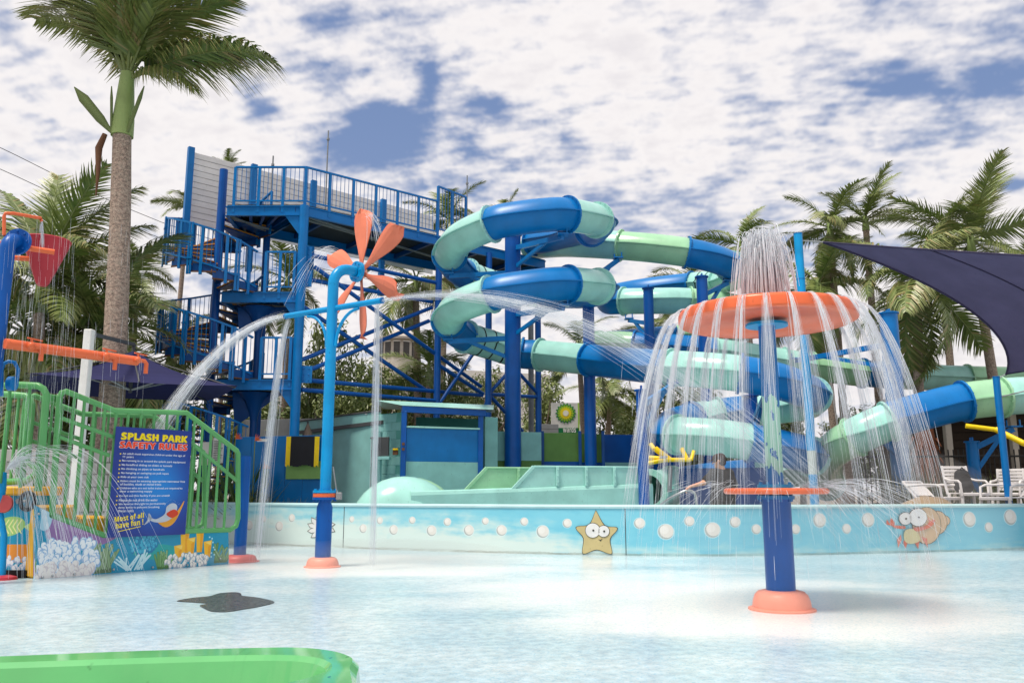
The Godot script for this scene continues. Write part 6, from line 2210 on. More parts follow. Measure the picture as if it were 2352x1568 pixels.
	# power lines
	for k in 2:
		var c := thing("power_line", "thin dark power line sagging across the sky behind the royal palm", "cable", Vector3.ZERO, "power lines across the sky")
		var q0 := px(-20, 330 + k * 50, 40)
		var q1 := px(470, 545 + k * 35, 48)
		var q2 := px(1100, 700 + k * 25, 62)
		var cm := MB.new()
		cm.tube(smooth_path([q0, q1, q2], 2.0), 0.018, 5)
		part(cm, "cable", M.black, c)

func make_umbrella() -> void:
	var o := thing("cantilever_umbrella", "navy square cantilever umbrella on a white mast behind the play steps", "umbrella", Vector3.ZERO)
	var ey := 2.92
	var cs := [gp(68, 857, ey), gp(545, 886, ey), Vector3(0, 0, 0), Vector3(0, 0, 0)]
	var x: Vector3 = (cs[1] - cs[0])
	var back := Vector3(x.z, 0, -x.x).normalized()
	if back.z > 0: back = -back
	var side: float = x.length() * 0.86
	cs[2] = cs[1] + back * side
	cs[3] = cs[0] + back * side
	var pk: Vector3 = (cs[0] + cs[1] + cs[2] + cs[3]) / 4.0
	pk.y = ey + 0.72
	for k in 4:
		var a: Vector3 = cs[k]
		var b: Vector3 = cs[(k + 1) % 4]
		var m := MB.new()
		var n := 8
		for i in n:
			for j in n:
				var f := func(s: float, t: float) -> Vector3:
					var e := a.lerp(b, s)
					var q := e.lerp(pk, t)
					q.y += -0.12 * sin(PI * t) - 0.05 * sin(PI * s) * (1 - t)
					return q
				m.quad(f.call(float(i) / n, float(j) / n), f.call(float(i + 1) / n, float(j) / n), f.call(float(i + 1) / n, float(j + 1) / n), f.call(float(i) / n, float(j + 1) / n))
		part(m, "canopy_panel", M.fabric_navy, o)
	var hub := pk - Vector3.UP * 0.75
	for k in 4:
		for q in [cs[k], (cs[k] + cs[(k + 1) % 4]) / 2]:
			var rm := MB.new()
			rm.tube([pk - Vector3.UP * 0.08, q.lerp(pk, 0.02) - Vector3.UP * 0.05], 0.016, 6)
			part(rm, "rib", M.dark_grey, o)
		var sm := MB.new()
		sm.tube([hub, cs[k].lerp(pk, 0.5) - Vector3.UP * 0.1], 0.018, 6)
		part(sm, "strut", M.grey, o)
	var hm := MB.new()
	hm.cyl(hub - Vector3.UP * 0.05, pk, 0.035, 10)
	part(hm, "centre_pole", M.dark_grey, o)
	var mast := gp(185, 1250, 0)
	mast = Vector3(px(205, 757, 13.2).x, 0, -13.2)
	var mt := px(208, 757, 13.2).y
	var mm := MB.new()
	mm.box(mast + Vector3.UP * mt / 2, Vector3(0.13, mt, 0.13), Basis.IDENTITY, 0.012)
	part(mm, "mast", M.white, o)
	var am := MB.new()
	am.beam(mast + Vector3.UP * (mt - 0.06), pk + Vector3.UP * 0.12, 0.05, 0.06)
	am.beam(pk + Vector3.UP * 0.12, pk, 0.05, 0.05)
	part(am, "arm", M.dark_grey, o)

func make_sail() -> void:
	var c1 := px(1892, 556, 15.6)
	var c2 := px(2312, 859, 16.3)
	var c3 := Vector3(10.6, 3.35, -9.0)
	var c4 := Vector3(14.5, 3.0, -12.5)
	var o := thing("shade_sail", "purple grey stretched shade sail over the chairs", "shade sail")
	var mid := (c1 + c2 + c3 + c4) / 4.0
	var edge := func(a: Vector3, b: Vector3, t: float, bow: float) -> Vector3:
		var q := a.lerp(b, t)
		var inn := (mid - (a + b) / 2).normalized()
		return q + inn * bow * 4.0 * t * (1 - t)
	var P := func(s: float, t: float) -> Vector3:
		# Coons patch between four bowed edges
		var e0: Vector3 = edge.call(c1, c3, s, 0.12)
		var e1: Vector3 = edge.call(c2, c4, s, 0.5)
		var f0: Vector3 = edge.call(c1, c2, t, 1.0)
		var f1: Vector3 = edge.call(c3, c4, t, 0.4)
		return e0.lerp(e1, t) + f0.lerp(f1, s) - c1.lerp(c3, s).lerp(c2.lerp(c4, s), t)
	var fm: StandardMaterial3D = M.fabric.duplicate()
	fm.backlight_enabled = true; fm.backlight = Color(0.3, 0.28, 0.4)
	var n := 20
	for strip in 4:
		var m := MB.new()
		for i in range(strip * n / 4, (strip + 1) * n / 4):
			for j in n:
				m.quad(P.call(float(i) / n, float(j) / n), P.call(float(i + 1) / n, float(j) / n), P.call(float(i + 1) / n, float(j + 1) / n), P.call(float(i) / n, float(j + 1) / n))
		part(m, "cloth_panel", fm, o)
		var sm := MB.new()
		var seam := []
		for j in n + 1: seam.append(P.call(strip / 4.0, float(j) / n) + Vector3.DOWN * 0.01)
		sm.tube(seam, 0.02 if strip == 0 else 0.012, 6)
		part(sm, "edge_hem" if strip == 0 else "seam", paint("39344f", 0.8), o)
	for t in [0.0, 1.0]:
		var hm := MB.new()
		var q := []
		for i in n + 1: q.append(P.call(float(i) / n, t))
		hm.tube(q, 0.018, 6)
		part(hm, "edge_hem", paint("39344f", 0.8), o)
	# posts and turnbuckles
	var p1 := px(1853, 850, 15.5)
	var a := thing("sail_post", "tall blue sail post with peeled paint near its foot", "post", Vector3(p1.x, 0, p1.z))
	var h1 := px(1836, 538, 15.5).y
	var m1 := MB.new()
	m1.cyl(Vector3(0, 1.75, 0), Vector3(0, h1, 0), 0.08, 18)
	m1.cyl(Vector3(0, 0, 0), Vector3(0, 1.32, 0), 0.08, 18)
	put(m1, "shaft", M.sky_blue, a)
	var m2 := MB.new()
	m2.cyl(Vector3(0, 1.32, 0), Vector3(0, 1.75, 0), 0.0785, 18)
	put(m2, "bare_patch", paint("b9c4c0", 0.6), a)
	var m3 := MB.new()
	m3.cyl(Vector3(0, h1, 0), Vector3(0, h1 + 0.015, 0), 0.085, 18)
	m3.cyl(Vector3(0, h1 - 0.9, 0), Vector3(0, h1 - 0.88, 0), 0.084, 18)
	put(m3, "cap", M.blue, a)
	var wire := MB.new()
	wire.tube([Vector3(p1.x, h1 - 0.12, p1.z), c1], 0.012, 6)
	part(wire, "stay_wire", M.steel, a)
	var p2 := px(2303, 1000, 16.4)
	var b := thing("sail_post", "shorter blue sail post standing in front of the white chairs", "post", Vector3(p2.x, 0, p2.z))
	var h2 := px(2286, 866, 16.4).y
	var m4 := MB.new()
	m4.cyl(Vector3(0, 0, 0), Vector3(0, h2, 0), 0.065, 16)
	put(m4, "shaft", M.blue, b)
	var m5 := MB.new()
	m5.cyl(Vector3(0, h2, 0), Vector3(0, h2 + 0.012, 0), 0.07, 16)
	m5.cyl(Vector3(0, h2 - 0.9, 0), Vector3(0, h2 - 0.885, 0), 0.069, 16)
	put(m5, "cap", M.blue, b)
	var w2 := MB.new()
	w2.tube([Vector3(p2.x, h2 - 0.05, p2.z), c2], 0.012, 6)
	w2.tube([Vector3(p2.x, h2 - 0.4, p2.z), Vector3(p2.x + 3.0, h2 + 0.3, p2.z + 0.5)], 0.015, 6)
	part(w2, "stay_wire", M.steel, b)

func chair(label: String, at: Vector3, turn: float, back_h: float, seat_w: float, seat_d: float, upright: bool) -> Node3D:
	var o := thing("resin_chair" if upright else "resin_lounger", label, "chair" if upright else "sun lounger", at)
	o.rotation.y = turn
	var sy := 0.42 if upright else 0.34
	var hw := seat_w / 2
	# local: front is +z
	for k in 7:
		var m := MB.new()
		m.box(Vector3(0, sy, -seat_d / 2 + seat_d * (k + 0.5) / 7), Vector3(seat_w - 0.04, 0.025, seat_d / 7 - 0.015), Basis.IDENTITY, 0.005)
		put(m, "seat_slat", M.resin, o)
	var lean := 0.22 if upright else 0.75
	var bd := Vector3(0, cos(lean), -sin(lean))
	var b0 := Vector3(0, sy, -seat_d / 2)
	for sx in [-1.0, 1.0]:
		var m := MB.new()
		m.beam(b0 + Vector3(sx * hw, -0.02, 0), b0 + Vector3(sx * hw, 0, 0) + bd * back_h, 0.045, 0.04, 0.008)
		put(m, "back_post", M.resin, o)
	if upright:
		for k in 7:
			var m := MB.new()
			m.beam(b0 + bd * back_h * (0.16 + 0.13 * k) + Vector3(-hw, 0, 0), b0 + bd * back_h * (0.16 + 0.13 * k) + Vector3(hw, 0, 0), 0.02, 0.055, 0.006, bd)
			put(m, "back_slat", M.resin, o)
	else:
		for k in 9:
			var m := MB.new()
			var x := lerpf(-hw + 0.05, hw - 0.05, k / 8.0)
			m.beam(b0 + Vector3(x, 0, 0) + bd * 0.04, b0 + Vector3(x, 0, 0) + bd * (back_h - 0.04), 0.045, 0.02, 0.005)
			put(m, "back_slat", M.resin, o)
		var tr := MB.new()
		tr.beam(b0 + bd * back_h + Vector3(-hw, 0, 0), b0 + bd * back_h + Vector3(hw, 0, 0), 0.06, 0.05, 0.015)
		put(tr, "top_rail", M.resin, o)
	for sx in [-1.0, 1.0]:
		for sz in [-1.0, 1.0]:
			var m := MB.new()
			m.beam(Vector3(sx * (hw + 0.03), 0, sz * (seat_d / 2 - 0.02)), Vector3(sx * hw, sy, sz * (seat_d / 2 - 0.05)), 0.05, 0.05, 0.01)
			put(m, "leg", M.resin, o)
		var ar := MB.new()
		ar.tube([Vector3(sx * (hw + 0.02), sy - 0.05, seat_d * 0.45), Vector3(sx * (hw + 0.03), sy + 0.2, seat_d * 0.42), Vector3(sx * (hw + 0.03), sy + 0.24, seat_d * 0.3), Vector3(sx * (hw + 0.02), sy + 0.25, -seat_d * 0.2), b0 + Vector3(sx * hw, 0, 0) + bd * 0.3], 0.024, 8)
		put(ar, "armrest", M.resin, o)
	var fr := MB.new()
	fr.beam(Vector3(-hw, sy - 0.02, seat_d / 2), Vector3(hw, sy - 0.02, seat_d / 2), 0.05, 0.06, 0.01)
	put(fr, "front_rail", M.resin, o)
	return o

const TER := 0.56
func make_terrace() -> void:
	var tm := MB.new()
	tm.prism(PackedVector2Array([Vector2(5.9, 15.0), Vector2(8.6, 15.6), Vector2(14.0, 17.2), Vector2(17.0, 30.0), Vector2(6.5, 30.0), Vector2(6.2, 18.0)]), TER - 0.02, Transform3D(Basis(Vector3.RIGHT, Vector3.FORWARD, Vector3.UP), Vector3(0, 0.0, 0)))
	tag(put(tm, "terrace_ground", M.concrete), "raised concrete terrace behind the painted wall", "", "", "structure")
	var d := 16.9
	var c1 := px(2225, 1140, d)
	chair("white resin armchair with a black backpack on its seat", Vector3(c1.x, TER, c1.z), 0.12, 0.56, 0.52, 0.5, true)
	var c2 := px(2318, 1140, d + 0.7)
	chair("white resin armchair partly hidden by the blue sail post", Vector3(c2.x, TER, c2.z), -0.75, 0.52, 0.48, 0.48, true)
	var c3 := px(2158, 1140, d + 0.1)
	chair("white resin lounger with a slatted low back beside the backpack chair", Vector3(c3.x, TER, c3.z), 0.5, 0.42, 0.56, 0.6, false)
	var c4 := px(2330, 1140, d - 0.5)
	chair("white resin lounger lying behind the wall under the sail post", Vector3(c4.x, TER, c4.z), -1.2, 0.4, 0.6, 1.1, false)
	var bk := thing("backpack", "black backpack leaning on the white armchair", "backpack", Vector3(c1.x - 0.02, TER + 0.43, c1.z - 0.1))
	var bm := MB.new()
	blob(bm, [[Vector3(-0.05, 0.12, 0), Vector3(-0.03, 0.36, -0.05), 0.13, 0.10], [Vector3(0.06, 0.12, 0), Vector3(0.05, 0.36, -0.05), 0.13, 0.10], [Vector3(-0.04, 0.12, 0.1), Vector3(0.05, 0.14, 0.1), 0.085, 0.085]], 0.02, 0.04)
	put(bm, "body", M.soft_black, bk)
	var bs := MB.new()
	bs.tube([Vector3(-0.05, 0.44, 0.0), Vector3(0, 0.5, 0.0), Vector3(0.05, 0.44, 0.0)], 0.012, 6)
	bs.tube([Vector3(-0.1, 0.3, 0.12), Vector3(0, 0.36, 0.13), Vector3(0.1, 0.3, 0.12)], 0.008, 6)
	put(bs, "strap", M.black, bk)
	var rk := thing("garden_rock", "flat tan rock showing over the wall beside the loungers", "rock", px(2133, 1150, 15.9) * Vector3(1, 0, 1))
	var rm := MB.new()
	var nz := FastNoiseLite.new()
	nz.seed = 2; nz.frequency = 1.5
	rm.ball(Vector3(0, 0.5, 0), Vector3(0.62, 0.42, 0.4), 18, 30)
	for k in rm.v.size(): rm.v[k] += rm.n[k] * nz.get_noise_3dv(rm.v[k] * 2.0) * 0.07
	put(rm, "stone", paint("a58c6c", 0.9), rk)
	# dark building with pale posts and board walls
	var b := thing("dark_pavilion", "dark timber clad pavilion with pale posts behind the bar fence", "building")
	var w0 := px(2040, 1100, 24)
	var w1 := px(2560, 1100, 22.5)
	for k in 16:
		slab(b, "cladding_board", paint("4a3f38", 0.8), w0, w1, 0.22 * k, 0.22 * k + 0.21, 0.06)
	slab(b, "wall_backing", paint("2e2723", 0.9), w0 + Vector3(0, 0, -0.08), w1 + Vector3(0, 0, -0.08), 0.0, 3.5, 0.05)
	for u in [2178, 2330, 2420]:
		var q := px(u, 1080, 22.0)
		slab(b, "pale_post", paint("c8c0b4", 0.7), q, q + Vector3(0.16, 0, 0), 0, 3.1, 0.16)
	var rf := MB.new()
	rf.beam(px(2020, 1000, 23) * Vector3(1, 0, 1) + Vector3(0, 3.3, 0), px(2600, 1000, 21.5) * Vector3(1, 0, 1) + Vector3(0, 3.3, 0), 2.6, 0.18)
	part(rf, "roof", paint("3a3633", 0.8), b)
	# fence of dark bars
	var f := thing("bar_fence", "black metal bar pool fence behind the white chairs", "fence")
	var f0 := px(1990, 1100, 20.0)
	var f1 := px(2480, 1100, 19.4)
	for y in [TER + 0.15, TER + 1.24]:
		slab(f, "rail", M.black, f0, f1, y, y + 0.045, 0.045)
	var cnt := 42
	for k in cnt:
		var q := f0.lerp(f1, float(k) / cnt)
		var m := MB.new()
		m.cyl(Vector3(q.x, TER, q.z), Vector3(q.x, TER + 1.42, q.z), 0.014, 6)
		part(m, "bar", M.black, f)
	var st := thing("fibrous_stump", "reddish brown fibrous palm stump behind the water curtain", "palm stump", px(2132, 1080, 21.5) * Vector3(1, 0, 1))
	var sm := MB.new()
	sm.tube([Vector3.ZERO, Vector3(0, 0.8, 0), Vector3(0, 2.0, 0), Vector3(0, 2.7, 0)], [0.3, 0.32, 0.28, 0.2], 14)
	for k in 40:
		var a := k * 2.4
		sm.tube([Vector3(cos(a) * 0.27, 0.3 + k * 0.055, sin(a) * 0.27), Vector3(cos(a) * 0.38, 0.1 + k * 0.055, sin(a) * 0.38)], [0.04, 0.01], 5)
	put(sm, "trunk", paint("7a4a32", 0.95), st)
	for k in 7:
		var q: Array = [[2080, 1120, 18.6], [2105, 1130, 18.2], [2060, 1125, 18.8], [2260, 1120, 18.4], [2290, 1115, 18.8], [2340, 1120, 18.5], [2140, 1128, 18.6]][k]
		var p := px(q[0], q[1], q[2])
		var o := thing("strap_leaf_plant", "grassy strap leaved plant along the black bar fence", "plant", Vector3(p.x, TER - 0.02, p.z), "strap leaved plants along the bar fence")
		for j in 2:
			var m := MeshInstance3D.new()
			m.name = "blades"
			m.mesh = blade_meshes[(k + j) % 2]
			m.material_override = M.leaf
			o.add_child(m, true)
			m.transform = Transform3D(Basis(Vector3.UP, j * 2.0 + k).scaled(Vector3.ONE * 1.15), Vector3(0.3 * j, 0, 0))
	# yellow foam noodles padding the pipework
	var y1 := thing("padded_pipework", "yellow foam padded pipes under the lower tube coil", "pipework")
	for q in [[[1495, 1020, 18.2], [1503, 1032, 18.1], 0.05], [[1505, 1030, 18.1], [1540, 1057, 18.0], 0.065], [[1492, 1052, 18.1], [1520, 1054, 18.0], 0.06], [[1488, 1064, 18.0], [1530, 1056, 17.9], 0.045], [[1530, 1056, 17.9], [1586, 1056, 17.9], 0.045], [[1566, 1030, 18.0], [1578, 1054, 17.9], 0.05], [[1594, 1036, 18.0], [1588, 1056, 17.9], 0.04]]:
		var m := MB.new()
		m.cyl(px(q[0][0], q[0][1], q[0][2]), px(q[1][0], q[1][1], q[1][2]), q[2], 10)
		part(m, "foam_sleeve", M.pipe_yellow, y1)
	var sl := MB.new()
	sl.cyl(px(1518, 1054, 17.98), px(1532, 1054, 17.92), 0.068, 10)
	sl.cyl(px(1540, 1070, 17.95), px(1538, 1130, 17.95), 0.05, 10)
	part(sl, "clamp", M.grey, y1)
	var y2 := thing("padded_pipework", "yellow foam padded arm beside the blue tube column", "pipework")
	for q in [[[2219, 978, 17.8], [2290, 987, 17.6], 0.05], [[2288, 986, 17.6], [2352, 1018, 17.2], 0.06], [[2350, 1017, 17.2], [2400, 1040, 17.0], 0.06]]:
		var m := MB.new()
		m.cyl(px(q[0][0], q[0][1], q[0][2]), px(q[1][0], q[1][1], q[1][2]), q[2], 10)
		part(m, "foam_sleeve", M.pipe_yellow, y2)
	# dark equipment cover behind the person
	var eq := thing("slide_base_panel", "dark blue panelled base below the lower tube coils", "panel")
	slab(eq, "panel", M.navy_paint, px(1560, 1100, 19.3), px(1760, 1100, 18.6), 0.0, px(1600, 1075, 19).y, 0.06)
	slab(eq, "panel", M.aqua_wall, px(1735, 1080, 18.7), px(1765, 1080, 18.6), 0.0, px(1750, 1055, 18.6).y, 0.06)
	# handrail
	var hr := thing("hand_rail", "bent stainless steel handrail under the person's hand", "handrail")
	var hm := MB.new()
	hm.tube(smooth_path([px(1490, 1185, 14.9), px(1530, 1150, 14.7), px(1565, 1131, 14.6), px(1582, 1126, 14.6), px(1593, 1130, 14.6), px(1599, 1142, 14.6), Vector3(px(1600, 1150, 14.6).x, 0.55, -14.6), Vector3(px(1600, 1150, 14.6).x, 0.0, -14.6)], 0.05), 0.022, 12)
	part(hm, "tube", M.steel, hr)

# ---------------------------------------------------------------- bodies as one smooth surface
# bones: [a, b, ra, rb]; joined with a smooth minimum and meshed as surface nets
func blob(mb: MB, bones: Array, cell: float, soft: float) -> void:
	var lo := Vector3.ONE * 1e9
	var hi := -lo
	for b in bones:
		var r: float = maxf(b[2], b[3]) + soft + cell * 2
		lo = lo.min(b[0] - Vector3.ONE * r).min(b[1] - Vector3.ONE * r)
		hi = hi.max(b[0] + Vector3.ONE * r).max(b[1] + Vector3.ONE * r)
	var n := Vector3i(((hi - lo) / cell).ceil()) + Vector3i.ONE
	var f := PackedFloat32Array()
	f.resize(n.x * n.y * n.z)
	f.fill(1.0)
	for b in bones:
		var r: float = maxf(b[2], b[3]) + soft * 2.0 + cell * 2
		var l0 := Vector3i((((b[0] as Vector3).min(b[1]) - Vector3.ONE * r - lo) / cell).floor()).clamp(Vector3i.ZERO, n - Vector3i.ONE)
		var h0 := Vector3i((((b[0] as Vector3).max(b[1]) + Vector3.ONE * r - lo) / cell).ceil()).clamp(Vector3i.ZERO, n - Vector3i.ONE)
		var a: Vector3 = b[0]
		var ab: Vector3 = b[1] - b[0]
		var il := 1.0 / maxf(ab.length_squared(), 1e-8)
		for z in range(l0.z, h0.z + 1):
			for y in range(l0.y, h0.y + 1):
				for x in range(l0.x, h0.x + 1):
					var p := lo + Vector3(x, y, z) * cell
					var t := clampf((p - a).dot(ab) * il, 0, 1)
					var d := p.distance_to(a + ab * t) - lerpf(b[2], b[3], t)
					var k := x + n.x * (y + n.y * z)
					var e := f[k]
					var h := maxf(soft - absf(d - e), 0.0) / soft
					f[k] = minf(d, e) - h * h * soft * 0.25
	var ids := {}
	var st := [1, n.x, n.x * n.y]
	for z in n.z - 1:
		for y in n.y - 1:
			for x in n.x - 1:
				var k := x + n.x * (y + n.y * z)
				var c := 0
				var sum := Vector3.ZERO
				var neg := 0
				var v := []
				for q in 8: v.append(f[k + (q & 1) + n.x * ((q >> 1) & 1) + st[2] * (q >> 2)])
				for q in 8: if v[q] < 0: neg += 1
				if neg == 0 or neg == 8: continue
				for e in [[0, 1], [2, 3], [4, 5], [6, 7], [0, 2], [1, 3], [4, 6], [5, 7], [0, 4], [1, 5], [2, 6], [3, 7]]:
					var va: float = v[e[0]]
					var vb: float = v[e[1]]
					if (va < 0) != (vb < 0):
						var t := va / (va - vb)
						var pa := Vector3(e[0] & 1, (e[0] >> 1) & 1, e[0] >> 2)
						var pb := Vector3(e[1] & 1, (e[1] >> 1) & 1, e[1] >> 2)
						sum += pa.lerp(pb, t); c += 1
				var g := Vector3(v[1] + v[3] + v[5] + v[7] - v[0] - v[2] - v[4] - v[6], v[2] + v[3] + v[6] + v[7] - v[0] - v[1] - v[4] - v[5], v[4] + v[5] + v[6] + v[7] - v[0] - v[1] - v[2] - v[3]).normalized()
				ids[k] = mb.add(lo + (Vector3(x, y, z) + sum / c) * cell, g)
	for k in ids:
		for ax in 3:
			var k1: int = k + st[ax]
			var o1: int = st[(ax + 1) % 3]
			var o2: int = st[(ax + 2) % 3]
			if (f[k] < 0) == (f[k1] < 0): continue
			if ids.has(k - o1) and ids.has(k - o2) and ids.has(k - o1 - o2):
				mb.face(ids[k], ids[k - o1], ids[k - o1 - o2]); mb.face(ids[k], ids[k - o1 - o2], ids[k - o2])

func make_person() -> void:
	var hd := px(1652, 1060, 14.9)
	var P := Vector3(hd.x + 0.03, 0, -14.9)
	var o := thing("person", "person in a black shirt and dark cap reaching for the steel handrail", "person", P)
	var f := Vector3(-0.55, 0, -0.83)
	var r := Vector3(0.83, 0, -0.55)
	var hf := Vector3(-0.93, -0.12, -0.35).normalized()    # where the head looks
	var hs := hf.cross(Vector3.UP).normalized()
	var hc := hd - P
	var neck := Vector3(0.02, hc.y - 0.145, 0)
	var sl := Vector3(-0.155, neck.y - 0.06, 0.06)
	var sr := Vector3(0.165, neck.y - 0.06, -0.09)
	var hand := px(1578, 1122, 14.62) - P
	var wrist := hand + Vector3(0.07, 0.035, 0.0)
	var elbow := sl.lerp(wrist, 0.52) + Vector3(0.02, -0.05, 0.02)
	var hl := Vector3(-0.09, 0.92, 0.05)
	var hr := Vector3(0.1, 0.92, -0.05)
	var b := MB.new()
	var er := sr + Vector3(0.1, -0.27, 0.0)
	var wr := er + Vector3(-0.02, -0.23, -0.12)
	blob(b, [
		[neck, hc + Vector3(0, -0.05, 0), 0.058, 0.055], [Vector3(0.01, 1.1, 0), neck + Vector3(0, -0.12, 0), 0.12, 0.12], [sl, sr, 0.062, 0.062],
		[hl, Vector3(-0.05, 1.15, 0.02), 0.11, 0.11], [hr, Vector3(0.07, 1.15, -0.02), 0.11, 0.11],
		[sl, elbow, 0.05, 0.042], [elbow, wrist, 0.041, 0.028], [sr, er, 0.05, 0.042], [er, wr, 0.04, 0.028],
		[hl, Vector3(-0.1, 0.48, 0.03), 0.085, 0.055], [Vector3(-0.1, 0.48, 0.03), Vector3(-0.1, 0.08, 0.06), 0.055, 0.036], [hr, Vector3(0.1, 0.48, -0.08), 0.085, 0.055], [Vector3(0.1, 0.48, -0.08), Vector3(0.1, 0.08, -0.04), 0.055, 0.036],
		[Vector3(-0.1, 0.045, 0.07), Vector3(-0.1, 0.04, 0.07) + f * 0.17, 0.04, 0.03], [Vector3(0.1, 0.045, -0.04), Vector3(0.1, 0.04, -0.04) + f * 0.17, 0.04, 0.03]], 0.022, 0.03)
	# head with brow, nose, jaw, ear
	blob(b, [
		[hc + Vector3(0, 0.03, 0) - hf * 0.025, hc + Vector3(0, 0.03, 0) + hf * 0.025, 0.082, 0.078], [hc + Vector3(0, -0.03, 0) + hf * 0.02, hc + Vector3(0, -0.085, 0) + hf * 0.052, 0.062, 0.03],
		[hc + hf * 0.092 + Vector3(0, 0.02, 0), hc + hf * 0.112 + Vector3(0, -0.022, 0), 0.008, 0.014], [hc + hf * 0.082 + hs * 0.03 + Vector3(0, 0.026, 0), hc + hf * 0.082 - hs * 0.03 + Vector3(0, 0.026, 0), 0.016, 0.016],
		[hc + hf * 0.086 + hs * 0.018 + Vector3(0, -0.052, 0), hc + hf * 0.086 - hs * 0.018 + Vector3(0, -0.052, 0), 0.009, 0.009],
		[hc + hs * 0.08 + Vector3(0, 0.012, 0), hc + hs * 0.083 + Vector3(0, -0.025, 0) , 0.017, 0.012], [hc - hs * 0.08 + Vector3(0, 0.012, 0), hc - hs * 0.083 + Vector3(0, -0.025, 0), 0.017, 0.012],
		[hc + Vector3(0, -0.04, 0) - hf * 0.02, neck, 0.052, 0.056]], 0.009, 0.014)
	# hands: palm, four fingers closed over the rail, thumb from the palm's side
	for hnd in [[wrist, (hand - wrist).normalized()], [wr, Vector3(0, -1, 0)]]:
		var w: Vector3 = hnd[0]
		var d: Vector3 = hnd[1]
		var across := d.cross(Vector3.UP if absf(d.y) < 0.9 else Vector3.RIGHT).normalized()
		var pn := across.cross(d).normalized()
		if pn.y > 0: pn = -pn
		var bones := [[w, w + d * 0.03, 0.027, 0.026], [w + d * 0.03 - across * 0.022, w + d * 0.085 - across * 0.028, 0.017, 0.015], [w + d * 0.03 + across * 0.022, w + d * 0.08 + across * 0.028, 0.017, 0.015], [w + d * 0.03, w + d * 0.088, 0.018, 0.015]]
		for k in 4:
			var rt := w + d * (0.088 - 0.004 * absf(k - 1.2)) + across * (-0.03 + 0.02 * k)
			var l: float = [0.036, 0.041, 0.038, 0.030][k]
			var a := rt + (d * 0.85 + pn * 0.5).normalized() * l
			var c := a + (d * 0.2 + pn).normalized() * l * 0.75
			var e := c + (pn - d * 0.5).normalized() * l * 0.55
			bones.append_array([[rt, a, 0.0095, 0.009], [a, c, 0.009, 0.008], [c, e, 0.008, 0.007]])
		var tb := w + d * 0.03 - across * 0.03
		bones.append_array([[tb, tb + d * 0.035 - across * 0.028, 0.013, 0.011], [tb + d * 0.035 - across * 0.028, tb + d * 0.06 - across * 0.03 + pn * 0.02, 0.0105, 0.008]])
		blob(b, bones, 0.0055, 0.007)
	put(b, "body", M.skin, o)
	var sh := MB.new()
	blob(sh, [[Vector3(0.01, 1.1, 0), neck + Vector3(0, -0.13, 0), 0.145, 0.14], [sl, sr, 0.078, 0.078], [Vector3(-0.07, 0.84, 0.03), Vector3(-0.05, 1.2, 0.02), 0.155, 0.13], [Vector3(0.09, 0.84, -0.04), Vector3(0.08, 1.2, -0.03), 0.155, 0.13], [sl, sl.lerp(elbow, 0.72), 0.07, 0.075], [sr, sr.lerp(er, 0.75), 0.072, 0.075], [neck + Vector3(0, -0.06, 0), sr, 0.07, 0.06], [neck + Vector3(0, -0.06, 0), sl, 0.07, 0.06]], 0.02, 0.04)
	put(sh, "shirt", M.shirt, o)
	var tr := MB.new()
	blob(tr, [[hl, Vector3(-0.1, 0.5, 0.03), 0.115, 0.09], [hr, Vector3(0.1, 0.5, -0.08), 0.115, 0.09], [hl, hr, 0.12, 0.12]], 0.025, 0.04)
	put(tr, "trousers", paint("2f3138", 0.9, false), o)
	var ha := MB.new()
	blob(ha, [[hc + Vector3(0, 0.03, 0) - hf * 0.035, hc + Vector3(0, -0.02, 0) - hf * 0.05, 0.084, 0.072]], 0.011, 0.01)
	put(ha, "hair", M.hair, o)
	var cp := MB.new()
	blob(cp, [[hc + Vector3(0, 0.055, 0) - hf * 0.03, hc + Vector3(0, 0.05, 0) + hf * 0.03, 0.091, 0.088]], 0.011, 0.01)
	var br := hc + hf * 0.105 + Vector3(0, 0.04, 0)
	cp.box(br + hf * 0.03, Vector3(0.13, 0.012, 0.09), Basis(hs, Vector3.UP, hs.cross(Vector3.UP)), 0.005)
	put(cp, "cap", paint("3a2c26", 0.9, false), o)

# ---------------------------------------------------------------- water
const GRAV := Vector3(0, -9.8, 0)
func strand(mb: MB, p0: Vector3, v0: Vector3, t0: float, t1: float, r: float, segs := 8) -> void:
	var pts := []
	var rr := []
	for k in segs + 1:
		var f := float(k) / segs
		var t := lerpf(t0, t1, f)
		pts.append(p0 + v0 * t + GRAV * 0.5 * t * t)
		rr.append(r * (0.35 + 0.65 * sin(PI * clampf(f, 0.06, 0.94))))
	mb.tube(pts, rr, 3, false)

# a jet: dense core of strands that fans out and breaks up on its way
func jet(called: String, label: String, cat: String, p0: Vector3, v0: Vector3, T: float, n: int, spread: float, r: float, sd: int, group := "", tight := 0.02) -> void:
	var rng := RandomNumberGenerator.new()
	rng.seed = sd
	var mb := MB.new()
	var o := thing(called, label, cat, p0, group)
	for k in n:
		var j := Vector3(rng.randfn(), rng.randfn(), rng.randfn()) * spread * v0.length()
		var q := p0 + Vector3(rng.randfn(), rng.randfn(), rng.randfn()) * tight * 0.5
		var a := 0.0 if k < n * 0.3 else rng.randf_range(0.0, T * 0.75)
		var e := minf(T * rng.randf_range(0.9, 1.0), a + rng.randf_range(0.35, 0.7) * T)
		var hit := q.y + (v0.y + j.y) * e - 4.9 * e * e
		while hit < 0.01 and e > a + 0.02:
			e -= 0.02
			hit = q.y + (v0.y + j.y) * e - 4.9 * e * e
		strand(mb, q, v0 + j, a, e, r * rng.randf_range(0.5, 1.2), 9)
	part(mb, "strands", M.water, o, "stuff")

